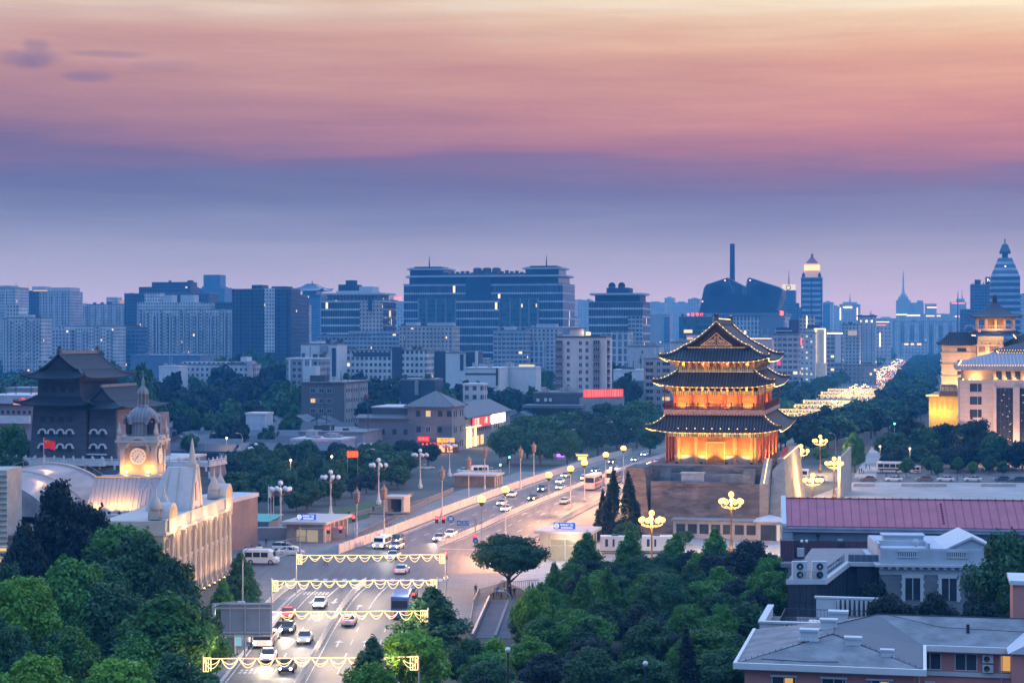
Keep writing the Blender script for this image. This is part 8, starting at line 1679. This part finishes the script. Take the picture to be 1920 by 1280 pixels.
pk=boxcar("police_van","van",5.4,2.0,2.3,PC['white'],mat("band_blue",(.03,.10,.35),.4),True,1.0);q=along(s_at(333),-9.6);pk.location=(*q[0],.02);pk.rotation_euler.z=q[1]+math.pi;pk['label']="white van with a blue and red roof bar entering the junction"
b=MB();b.box(-.7,0,.4,.8,2.3,2.5);b.build("roof_light",glow("blue_beacon",(.1,.15,1),9),pk);b=MB();b.box(0,.7,.4,.8,2.3,2.5);b.build("roof_light",M_tl,pk)
def far_car(colr,front):
 b=loft([(-2.2,.8,.7,.3,.9),(2.2,.8,.66,.3,.8)],0);c=loft([(-1.6,.7,.5,.9,1.0),(-.8,.72,.6,.9,1.42),(.3,.72,.6,.9,1.42),(1.1,.68,.5,.88,.95)],1);b.add(c.v,c.f,1)
 for s in (-1,1):b.ball(s*.6,2.2,.65,.34,6,2);b.box(s*.6-.26,s*.6+.26,-2.4,-2.15,.55,.95,3)
 return b.mesh("queued_car",[PC[colr],M_cg,glow("far_headlight",(1,.74,.34),7),glow("far_taillight",(1,.10,.04),3)])
fm=[far_car(c,1) for c in ('white','silver','black','brown')];nf=0
Y=655.0
while Y<3900 and nf<285:
 for off in (-12,-8.5,-5,-1.8,2,5.5,9,12.5):
  if rr.random()<(.5 if Y<1150 else .72):
   (x,y),h=along(s_at(Y+rr.uniform(-3,3)),off+rr.uniform(-.4,.4));o=bpy.data.objects.new("queued_car",rr.choice(fm));col.objects.link(o);o.location=(x,y,.03);o.rotation_euler.z=h+(math.pi if off<0 else 0)
   tag(o,"car with glowing headlights in the oncoming jam on the far avenue" if off<0 else "car with red tail lamps in the outbound jam on the far avenue","car","oncoming jam on the far avenue" if off<0 else "outbound jam on the far avenue");nf+=1
 Y+=12+(Y-655)*.042
for Y in (700,860,1050,1300,1700,2200):q=along(s_at(Y),0);lamp("traffic_glow",(*q[0],6),3600*(Y/700)**1.3,(1,.72,.42),r=4)
def person_mesh(stride,arm,bend=0.0,kind=0):
 me=bpy.data.meshes.new("person");s=stride
 V=[(0,0,.92),(0,.02,1.12),(0,.03+bend,1.38),(0,.03+bend,1.47),(0,.06+bend*1.2,1.57),(0,.08+bend*1.2,1.68),(-.09,0,.88),(-.10,s*.5,.48),(-.10,s-.04,.07),(-.10,s+.12,.03),(.09,0,.88),(.10,-s*.35,.48),(.10,-s-.06,.09),(.10,-s+.10,.03),(-.19,.03+bend,1.38),(-.24,-arm*.5+bend,1.10),(-.22,-arm*.3+.06+bend,.86),(.19,.03+bend,1.38),(.24,arm*.5+bend,1.10),(.22,arm*.8+.05+bend,.88)]
 E=[(0,1),(1,2),(2,3),(3,4),(4,5),(0,6),(6,7),(7,8),(8,9),(0,10),(10,11),(11,12),(12,13),(2,14),(14,15),(15,16),(2,17),(17,18),(18,19)]
 me.from_pydata(V,E,[]);o=bpy.data.objects.new("person_tmp",me);col.objects.link(o);m=o.modifiers.new("s",'SKIN');o.modifiers.new("u",'SUBSURF').levels=1
 RD=[.135,.125,.15,.055,.085,.075,.09,.065,.045,.035,.09,.065,.045,.035,.06,.045,.032,.06,.045,.032]
 for v,r in zip(me.skin_vertices[0].data,RD):v.radius=(r,r*.85)
 me.skin_vertices[0].data[0].use_root=True
 bpy.context.view_layer.update();r=bpy.data.meshes.new_from_object(o.evaluated_get(bpy.context.evaluated_depsgraph_get()));bpy.data.objects.remove(o)
 top=(mat("shirt_white",(.5,.5,.5),.9),mat("shirt_black",(.025,.025,.03),.9),mat("shirt_blue",(.06,.12,.28),.9),mat("shirt_red",(.35,.05,.05),.9))[kind]
 r.materials.clear()
 for k in (mat("skin",(.42,.26,.19),.6),top,mat("trousers_dark",(.03,.03,.04),.9),mat("hair_black",(.012,.011,.01),.7)):r.materials.append(k)
 for f in r.polygons:z=f.center.z;f.material_index=2 if z<.9 else 3 if z>1.66 or (z>1.56 and f.center.y<.05+bend) else 0 if z>1.44 or (z<.93 and abs(f.center.x)>.17) else 1;f.use_smooth=True
 return r
pm=[person_mesh(.22,.16,0,1),person_mesh(.05,.05,0,0),person_mesh(.28,.2,.03,2),person_mesh(.1,.08,0,3),person_mesh(.16,.1,.02,1)]
PG=(("pedestrians by the round tree","pedestrian in dark clothes walking on the paving beneath the round tree",((892,1116),(925,1122),(933,1119),(940,1124),(955,1117),(964,1121),(992,1109),(999,1113),(1010,1112),(1026,1108))),("people by the subway steps","person standing at the lit right subway entrance",((1052,1048),(1064,1045))),("people before the station","person standing on the square beside the armoured van",((461,1040),(472,1036),(486,1035),(499,1024))),("people at the bus stop","person in dark clothes waiting at the bus stop under the road sign",((467,1217),(473,1209),(478,1202))),("people at the footpath mouth","person strolling where the footpath meets the plaza road",((1611,889),(1615,888),(1619,888),(1624,879),(1630,880),(1602,884))),("people along the plaza road","person walking beside the cars on the plaza road",((1662,895),(1685,893),(1795,902),(1807,896))),("people left of the avenue","person walking by the railings left of the avenue",((654,972),(700,962),(726,968),(662,975),(640,980))))
i=0
for gname,lab,pts in PG:
 for px,py in pts:
  o=bpy.data.objects.new("person",pm[i % 5]);col.objects.link(o);o.location=(*G(px,py),.03);o.rotation_euler.z=rr.uniform(0,6.28);tag(o,lab,"person",gname);i+=1
o=bpy.data.objects.new("person",pm[2]);col.objects.link(o);o.location=(*G(611,1060),.03);o.rotation_euler.z=1.2;tag(o,"lone person in blue crossing the road under the junction garland","person")
import numpy as np
def leaf_mat(name,c,c2):
 m=bpy.data.materials.new(name);m.use_nodes=True;nt=m.node_tree;L=nt.links.new;b=nt.nodes['Principled BSDF']
 ge=nd(nt,'ShaderNodeNewGeometry');oi=nd(nt,'ShaderNodeObjectInfo')
 cc=mixc(nt,ge.outputs['Random Per Island'],c,c2)
 hv=nd(nt,'ShaderNodeHueSaturation');L(cc,hv.inputs['Color']);mr=nd(nt,'ShaderNodeMapRange');L(oi.outputs['Random'],mr.inputs[0]);mr.inputs[3].default_value=.75;mr.inputs[4].default_value=1.25;L(mr.outputs[0],hv.inputs['Value'])
 L(hv.outputs[0],b.inputs['Base Color']);b.inputs['Roughness'].default_value=.6;b.inputs['Specular IOR Level'].default_value=.25
 tr=nd(nt,'ShaderNodeBsdfTranslucent');L(hv.outputs[0],tr.inputs[0]);mx=nd(nt,'ShaderNodeMixShader');mx.inputs[0].default_value=.25
 o=nt.nodes['Material Output'];L(b.outputs[0],mx.inputs[1]);L(tr.outputs[0],mx.inputs[2]);L(mx.outputs[0],o.inputs[0]);return m
L_deep=leaf_mat("leaf_deep",(.018,.070,.028),(.044,.122,.040));L_mid=leaf_mat("leaf_mid",(.032,.130,.022),(.085,.220,.030));L_bright=leaf_mat("leaf_bright",(.070,.200,.015),(.155,.310,.025));L_dark=leaf_mat("leaf_dark",(.008,.022,.018),(.018,.042,.030))
M_bark=mat("bark",(.07,.05,.04),.9,var=.3,scale=2,bump=.5)
def blobs_round(rng,n,w,h0,h1,top=1.0):
 out=[];cz,rz=(h0+h1)/2,(h1-h0)/2
 for i in range(n):
  while True:
   p=rng.uniform(-1,1,3)
   if .25<(p**2).sum()<.85:break
  r=rng.uniform(.13,.30)*(1-.25*abs(p[2]));f=1-max(0,p[2])*(1-top)
  out.append((p[0]*w*.80*f,p[1]*w*.80*f,cz+p[2]*rz*.82,r*w,r*rz*.9))
 out.append((0,0,cz,w*.55,rz*.6));return out
def blobs_cone(rng,n,w,h0,h1,jag=.25):
 out=[]
 for i in range(n):
  t=(i+rng.uniform(0,1))/n;rr_=w*(1-t)**.8*.72+.1;a=rng.uniform(0,6.283) if t<.9 else 0;q=rr_*rng.uniform(.55,1.0)
  out.append((q*math.cos(a),q*math.sin(a),h0+(h1-h0)*t*.97,(.30+jag*rng.uniform(0,.6))*w*(1-t*.72),.09*(h1-h0)))
 return out
def crown_mesh(name,seed,blobs,n,leaf,up=.35,droop=0.0,shell=.5):
 rng=np.random.default_rng(seed);B=np.array(blobs);wt=B[:,3]**1.7;wt /= wt.sum();k=rng.choice(len(B),n,p=wt)
 d=rng.normal(size=(n,3));d /= np.linalg.norm(d,axis=1)[:,None];r=1-shell*rng.random(n)**1.6+.38*rng.random(n)**5
 c=B[k,:3]+d*np.stack([B[k,3],B[k,3],B[k,4]],1)*r[:,None]
 nrm=d+rng.normal(size=(n,3))*.55+np.array([0,0,up]);nrm /= np.linalg.norm(nrm,axis=1)[:,None]
 t=np.cross(nrm,rng.normal(size=(n,3)));t /= np.linalg.norm(t,axis=1)[:,None];b=np.cross(nrm,t);s=leaf*rng.uniform(.6,1.35,n)[:,None]
 t2=t*s;b2=b*s*.55;t2[:,2]-=droop*s[:,0]
 V=np.stack([c-t2,c-b2+nrm*s*.12,c+t2,c+b2+nrm*s*.12],1).reshape(-1,3)
 me=bpy.data.meshes.new(name);me.vertices.add(4*n);me.vertices.foreach_set('co',V.astype(np.float32).ravel());me.loops.add(4*n);me.loops.foreach_set('vertex_index',np.arange(4*n,dtype=np.int32));me.polygons.add(n);me.polygons.foreach_set('loop_start',np.arange(0,4*n,4,dtype=np.int32))
 me.update();me.validate();return me
def trunk_mesh(seed,h,r,spread,n=5):
 rng=random.Random(seed);b=MB();b.tube([(0,0,0),(.04*h*rng.uniform(-1,1),.04*h*rng.uniform(-1,1),h*.5),(0,0,h)],r,8,0,r*.55)
 for i in range(n):
  a=2*math.pi*i/n+rng.uniform(-.4,.4);z=h*rng.uniform(.45,.8);q=spread*rng.uniform(.6,1)
  b.tube([(0,0,z),(q*.4*math.cos(a),q*.4*math.sin(a),z+h*.22),(q*math.cos(a),q*math.sin(a),z+h*rng.uniform(.45,.75))],r*.45,5,0,r*.1)
 return b.mesh("trunk",M_bark)
def with_mat(me,m):c=me.copy();c.materials.clear();c.materials.append(m);return c
PR={}
def proto(key,crown,trunk):
 for nm,m in (('deep',L_deep),('mid',L_mid),('bright',L_bright),('dark',L_dark)):PR[key,nm]=(with_mat(crown,m),trunk)
R_=lambda s:np.random.default_rng(s)
for s in range(3):proto('near%d' % s,crown_mesh("crown",s,blobs_round(R_(s),95,5,1.0,11.7,.8),19000,.24),trunk_mesh(s,5.2,.28,3.2))
for s in range(2):proto('tall%d' % s,crown_mesh("crown",10+s,blobs_round(R_(10+s),80,4.9,1.5,13.6,.45),15000,.26,.3,.2),trunk_mesh(10+s,8.5,.25,2.4,7))
for s in range(2):proto('spiky%d' % s,crown_mesh("crown",20+s,blobs_cone(R_(20+s),70,3.6,1.2,9.5,.55),11000,.24,.2,.35),trunk_mesh(20+s,6.5,.18,1.8,7))
proto('cypress',crown_mesh("crown",30,blobs_cone(R_(30),60,2.3,.3,11.5,.1),9000,.22,.6),trunk_mesh(30,3,.2,.6,3))
proto('round',crown_mesh("crown",31,[(b[0],b[1],max(b[2],3.0+.06*(b[0]**2+b[1]**2)*-0+.0),b[3],b[4]) for b in blobs_round(R_(31),90,5.9,2.9,9.4,.9)],24000,.17,.4),trunk_mesh(31,3.9,.36,3.6,8))
for s in range(3):proto('mid%d' % s,crown_mesh("crown",40+s,blobs_round(R_(40+s),60,5.6,1.1,11.2,.75),5400,.40),trunk_mesh(40+s,5,.26,3))
for s in range(3):proto('far%d' % s,crown_mesh("crown",50+s,blobs_round(R_(50+s),18,6.5,2.0,11.5,.85),1300,.85),trunk_mesh(50+s,4,.28,2.5,3))
HT={'near':11.8,'tall':13.6,'spiky':9.7,'cypress':11.6,'round':9.5,'mid':11.2,'far':11.8};WD={'near':10.2,'tall':9.4,'spiky':7.6,'cypress':4.6,'round':11.8,'mid':11.2,'far':13.2}
trr=random.Random(77)
def tree(name,label,key,leaf,X,Y,top,width,group=None,cat="tree"):
 k=''.join(c for c in key if not c.isdigit());g=empty(name,(X,Y,0),label,cat,trr.uniform(0,6.28),group);sx=width/WD[k];g.scale=(sx,sx,top/HT[k])
 cm,tm=PR[key,leaf]
 for nm,me in (("crown",cm),("trunk",tm)):o=bpy.data.objects.new(nm,me);col.objects.link(o);o.parent=g
 return g
def ptree(name,label,key,leaf,px,pytop,wpx,d,group=None,cat="tree"):
 z=PZ(pytop,d);w=wpx*d/F
 w=min(w,1.15*z) if key[:4] in ('near','tall') else min(w,1.3*z) if key[:3]=='mid' else w
 return tree(name,label,key,leaf,PX(px,d),d,z,w,group,cat)
for a in (("pagoda_tree","tall dark tree standing before the lit vault of the old station",'tall0','dark',118,878,150,238),("pagoda_tree","dark lower tree left of the tall dark one by the vault",'tall1','dark',45,962,110,230),("pagoda_tree","dark small tree between the tall dark tree and the mansard roof",'mid0','dark',182,925,80,240),("broadleaf_tree","big round tree just below the glowing mansard roof",'near0','mid',235,955,200,232),("broadleaf_tree","broad deep green tree against the station's columned front",'near1','deep',262,985,195,222),("broadleaf_tree","full green tree left of centre in the lower left mass",'near2','mid',128,1022,205,206),("broadleaf_tree","bright green tree at the left edge of the lower left mass",'near0','bright',38,1052,185,196),("broadleaf_tree","deep green tree filling the middle of the lower left mass",'near1','deep',195,1080,210,204),("pagoda_tree","layered green tree beside the nearest garland at left",'tall1','mid',312,1098,215,192),("pagoda_tree","layered tree right above the nearest garland's left end",'tall0','mid',365,1150,150,200),("broadleaf_tree","bright yellow green tree at the bottom left corner",'near2','bright',60,1205,190,166),("broadleaf_tree","bright low tree at the bottom, second from the left corner",'near0','bright',228,1212,190,168),("broadleaf_tree","deep green low tree at the bottom below the layered tree",'near1','deep',330,1210,180,172),("broadleaf_tree","green tree tucked behind the bottom left corner tree",'near1','mid',140,1160,150,182),("broadleaf_tree","half hidden tree at the left edge under the bright one",'near2','deep',5,1140,130,186),("spiky_tree","small blue green spiky tree before the station's far columns",'spiky0','deep',450,1036,92,262),("shrub","bright young tree at the foot of the station columns",'spiky1','mid',418,1085,60,252),("round_tree","lone umbrella shaped dark tree at the junction's right corner",'round','deep',956,995,178,274),("spiky_tree","dark spiky tree right of the second garland",'spiky1','deep',808,1100,170,226),("spiky_tree","dark spiky tree below the dark one by the garlands",'spiky0','deep',700,1195,130,190),("ginkgo_tree","bright green tree at the bottom right of the road",'near0','bright',775,1165,220,194),("broadleaf_tree","bright low tree at the bottom beside the road",'near2','bright',690,1228,150,172),("broadleaf_tree","deep tree right of the bright one at the bottom centre",'near1','deep',880,1190,150,200),("ginkgo_tree","spiky ginkgo left of the white trailers",'spiky0','mid',1100,998,100,283),("ginkgo_tree","spiky ginkgo between the two white trailers",'spiky1','mid',1180,996,96,285),("ginkgo_tree","spiky ginkgo right of the second white trailer",'spiky0','mid',1266,1000,100,281),("ginkgo_tree","spiky ginkgo before the right half of the gate base",'spiky1','mid',1340,990,96,280),("broadleaf_tree","dark broad tree before the gate lodge",'near1','dark',1408,1005,150,268),("broadleaf_tree","dark tree left of the gate lodge tree",'near2','dark',1330,1030,130,262),("broadleaf_tree","green tree below the lone umbrella tree's right side",'near0','mid',1025,1090,150,246),("broadleaf_tree","wide green tree below the left ginkgo",'near2','mid',1130,1062,190,250),("broadleaf_tree","wide deep tree in the centre of the right green mass",'near1','deep',1235,1070,200,244),("broadleaf_tree","broad green tree right of centre in the right green mass",'near0','mid',1330,1075,190,238),("broadleaf_tree","mid green tree beside the glass annex",'near2','mid',1440,1060,130,232),("broadleaf_tree","deep tree beside the terrace house",'near1','deep',1405,1120,150,218),("broadleaf_tree","deep green tree over the underpass steps",'near0','deep',985,1145,160,226),("broadleaf_tree","lush tree in the lower middle of the right mass",'near2','mid',1095,1135,190,214),("broadleaf_tree","deep tree low in the right mass",'near1','deep',1215,1150,200,206),("broadleaf_tree","mid green tree low in the right mass near the pink house",'near0','mid',1330,1160,190,200),("willow_tree","yellow green tree behind the bottom centre post lamp",'near2','bright',1020,1212,110,208),("broadleaf_tree","deep tree at the bottom right of the post lamp",'near1','deep',1110,1205,170,188),("broadleaf_tree","deep tree at the bottom near the thin dark post lamp",'near0','deep',1210,1215,160,186),("cypress_tree","narrow dark cone tree left of the pink house",'cypress','dark',1290,1178,80,190),("broadleaf_tree","deep tree touching the pink house's left eave",'near2','deep',1360,1205,130,190),("broadleaf_tree","deep green tree at the bottom edge left of the post lamp",'near0','deep',910,1225,130,184),("broadleaf_tree","huge dark green tree at the right picture edge",'near1','deep',1885,975,185,205),("broadleaf_tree","dark tree behind the huge one at the right picture edge",'near2','deep',1930,1030,140,200),("vine_tree","leafy tree behind the pink house roof, leftmost of three",'near0','dark',1668,1092,130,200),("vine_tree","leafy tree behind the pink house roof, middle of three",'near1','dark',1755,1096,140,202),("vine_tree","leafy tree behind the pink house roof, rightmost of three",'near2','dark',1840,1098,140,200),("small_tree","small dark tree in the courtyard by the glass annex",'mid1','dark',1640,1068,70,232),("cypress_tree","left dark cypress beside the gate base",'cypress','dark',1148,880,62,346),("cypress_tree","right dark cypress against the gate base",'cypress','dark',1180,886,60,352),("cypress_tree","small dark cypress left of the gate base pair",'cypress','dark',1130,920,46,350),("small_tree","rounded shrub at the left of the gate base foot",'mid0','deep',1175,972,70,330),("small_tree","rounded shrub at the middle of the gate base foot",'mid1','deep',1285,990,46,340),("willow_tree","pale willow beside the arrow tower at the left edge",'mid2','mid',22,782,90,455),("willow_tree","green willow in front of the left edge willow",'mid0','deep',20,845,90,430),("willow_tree","bright willow beside the footpath and tan screen",'near1','mid',1603,805,56,520),("willow_tree","small willow behind the tallest lit globe lamp",'mid2','mid',1538,835,60,560)):
 ptree(*a)
tr2=random.Random(5)
def grove(name,label,group,keys,leaves,pts):
 for px,py,w,d in pts:ptree(name,label,tr2.choice(keys),tr2.choice(leaves),px+tr2.uniform(-4,4),py+tr2.uniform(-4,4),w*tr2.uniform(.9,1.15),d*tr2.uniform(.98,1.02),group)
MK=('mid0','mid1','mid2');FK=('far0','far1','far2')
grove("park_tree","dark leafy tree in the park behind the unlit globe lamps","park trees left of the avenue",MK,('deep','dark','deep'),[(440,838,80,490),(470,850,80,470),(500,838,85,520),(545,830,80,540),(455,880,90,440),(500,890,90,425),(545,870,90,450),(590,850,80,480),(585,895,80,425),(555,915,80,410),(620,838,75,520),(640,858,80,480),(665,840,80,490),(690,830,75,510),(660,885,90,440),(700,858,85,465),(735,845,85,480),(762,838,70,500),(745,870,70,460),(715,822,70,540),(760,820,60,560),(800,828,60,540),(480,918,80,410),(620,900,60,425),(430,900,60,460),(640,828,60,560),(690,880,60,450)])
grove("street_tree","big dark street tree left of the avenue before the gate","big street trees left of the gate",MK,('dark','deep'),[(955,788,100,552),(990,768,110,580),(1030,772,110,575),(1015,795,90,548),(1060,762,95,600),(1095,756,95,620),(1130,750,95,645),(1165,746,90,660),(1200,742,90,690),(1080,782,80,585),(1120,778,85,600),(1160,772,85,620),(1195,770,80,640),(1225,752,70,700),(1215,790,70,610),(1060,800,70,560),(1235,775,60,660)])
grove("lane_tree","dark tree rising among the old courtyard lanes","trees among the old lanes",FK,('deep','dark','deep'),[(265,663,62,640),(250,690,60,640),(300,702,60,720),(345,712,85,760),(400,708,90,800),(440,690,85,900),(470,700,80,850),(515,665,70,1000),(520,705,80,800),(545,700,60,820),(430,735,70,720),(380,735,70,700),(470,740,60,690),(700,695,80,850),(735,690,90,880),(770,700,90,860),(720,722,80,780),(830,705,75,830),(862,702,60,850),(690,735,60,760),(905,735,50,740),(650,690,60,900),(1020,690,50,900),(1160,668,45,1000),(960,700,50,900),(985,725,60,780),(935,745,50,720),(470,645,70,1250),(440,655,60,1200),(410,660,60,1150),(180,645,70,1150),(140,650,70,1150),(100,655,60,1150),(30,690,80,900),(70,692,70,900),(10,705,70,800),(215,668,50,1000),(620,735,50,760),(960,715,50,850),(875,720,50,790),(445,775,50,600),(340,770,40,640),(410,785,50,590),(730,745,50,700),(300,742,60,690),(330,735,60,730),(360,750,50,660),(395,760,55,650),(440,752,55,660),(500,742,60,700),(530,730,60,760),(550,760,50,640),(505,790,50,590),(320,690,60,860),(375,700,70,830),(420,672,70,1020),(480,685,60,940),(500,650,60,1150),(540,655,60,1100),(620,700,50,860),(670,688,60,900),(800,690,60,900),(840,740,50,730),(900,700,50,860),(930,720,50,800),(1000,715,50,800),(1170,690,50,860),(1190,700,40,840),(355,805,40,570)])
grove("park_tree","dark park tree before the pink granite hall","park trees right of the footpath",MK,('deep','dark','dark'),[(1672,800,80,560),(1700,770,85,600),(1735,790,85,570),(1770,780,85,580),(1800,785,80,560),(1832,778,75,545),(1860,800,60,540),(1690,835,60,545),(1725,830,70,535),(1765,830,70,530),(1810,828,70,530),(1850,835,60,528),(1890,825,70,530),(1915,820,60,530),(1745,850,60,524),(1795,852,60,522),(1660,850,40,535),(1870,850,60,522),(1905,850,60,521)])
grove("young_tree","small round young tree on the verge of the plaza road","young verge trees by the plaza road",MK,('deep','mid'),[(1700,858,36,512),(1755,862,26,510),(1797,856,26,510),(1852,854,30,510),(1880,860,26,509),(1825,860,22,510)])
for d,x0,x1,zt in ((405,440,590,8),(425,430,635,8.5),(447,425,660,9),(470,425,700,9.5),(495,440,775,9.5),(520,460,800,9.5),(548,490,820,9.5)):
 px=x0
 while px<x1:
  w=tr2.uniform(6.5,9.5);tree("park_tree","dark leafy tree in the park behind the unlit globe lamps",tr2.choice(MK),tr2.choice(('deep','dark','deep')),PX(px,d),d+tr2.uniform(-6,6),zt*tr2.uniform(.75,1.1),w,"park trees left of the avenue");px+=w*F/d*tr2.uniform(.7,1.5)
for d,x0,x1,zt in ((276,1080,1460,6.6),(264,1060,1470,7.4),(250,1020,1470,7.6),(238,1000,1470,7.6),(226,980,1450,7.4),(214,1000,1400,7.2),(204,905,1390,6.2),(194,900,1370,5.6),(184,880,1360,4.8)):
 px=x0+tr2.uniform(0,20)
 while px<x1:
  w=tr2.uniform(5.0,7.6);tree("broadleaf_tree","leafy tree within the dense green mass right of the underpass steps",tr2.choice(('near0','near1','near2','tall0','spiky1')),tr2.choice(('deep','mid','deep','mid','dark','bright' if d<230 else 'mid')),PX(px,d),d+tr2.uniform(-4,4),zt*tr2.uniform(.82,1.15),w,"dense trees right of the underpass");px+=w*F/d*tr2.uniform(.55,.95)
for d,x0,x1,zt in ((226,150,330,13.5),(214,20,330,12.6),(200,-30,400,10.5),(188,-40,410,8.6),(176,-40,400,6.6)):
 px=x0+tr2.uniform(0,30)
 while px<x1:
  w=tr2.uniform(6.5,9);tree("broadleaf_tree","leafy tree within the dense green mass left of the near road",tr2.choice(('near0','near1','near2','tall1')),tr2.choice(('deep','mid','deep','mid','bright' if d<205 else 'deep')),PX(px,d),d+tr2.uniform(-4,4),zt*tr2.uniform(.85,1.1),w,"dense trees left of the near road");px+=w*F/d*tr2.uniform(.7,1.1)
for side,off in ((-1,-24),(-1,-38),(1,25),(1,40)):
 Y=700 if side<0 else 600
 while Y<1700:
  (x,y),h=along(s_at(Y),off+tr2.uniform(-3,3));tree("avenue_tree","dense tree in the belt on the "+("left" if side<0 else "right")+" side of the far avenue",tr2.choice(FK),tr2.choice(('deep','deep','dark')),x,y,tr2.uniform(9.5,13.5),tr2.uniform(13,18),"belt of trees "+("left" if side<0 else "right")+" of the far avenue");Y+=15+(Y-600)*.006
def far_wood():
 src=[]
 for s in range(3):
  me=PR['far%d' % s,'deep'][0];a=np.empty(len(me.vertices)*3,np.float32);me.vertices.foreach_get('co',a);src.append(a.reshape(-1,4,3)[::2])
 rng=np.random.default_rng(9);out=[]
 def put(x,y,sc_,zs):v=src[rng.integers(3)].copy();a=rng.uniform(0,6.28);c,s=math.cos(a),math.sin(a);q=v.copy();q[...,0]=(v[...,0]*c-v[...,1]*s)*sc_+x;q[...,1]=(v[...,0]*s+v[...,1]*c)*sc_+y;q[...,2]=v[...,2]*zs;out.append(q)
 for off in (-22,-36,-52,24,38,56):
  Y=1700
  while Y<4600:(x,y),h=along(s_at(Y),off+rng.uniform(-4,4));put(x,y,rng.uniform(1.1,1.5),rng.uniform(.85,1.15));Y+=17+(Y-1700)*.01
 for k in range(330):
  d=rng.uniform(1050,2300);px=rng.uniform(-60,1290);put(PX(px,d),d,rng.uniform(1.1,1.9),rng.uniform(.8,1.35))
 for k in range(60):d=rng.uniform(800,2600);put(PX(rng.uniform(1800,1990),d),d,rng.uniform(1.2,1.8),rng.uniform(.9,1.3))
 V=np.concatenate(out).reshape(-1,3);n=len(V) // 4;me=bpy.data.meshes.new("far_wood");me.vertices.add(4*n);me.vertices.foreach_set('co',V.astype(np.float32).ravel());me.loops.add(4*n);me.loops.foreach_set('vertex_index',np.arange(4*n,dtype=np.int32));me.polygons.add(n);me.polygons.foreach_set('loop_start',np.arange(0,4*n,4,dtype=np.int32));me.update();me.materials.append(L_deep)
 o=bpy.data.objects.new("far_wood",me);col.objects.link(o);tag(o,"hazy far treetops between the distant buildings","wood",kind="stuff")
far_wood()
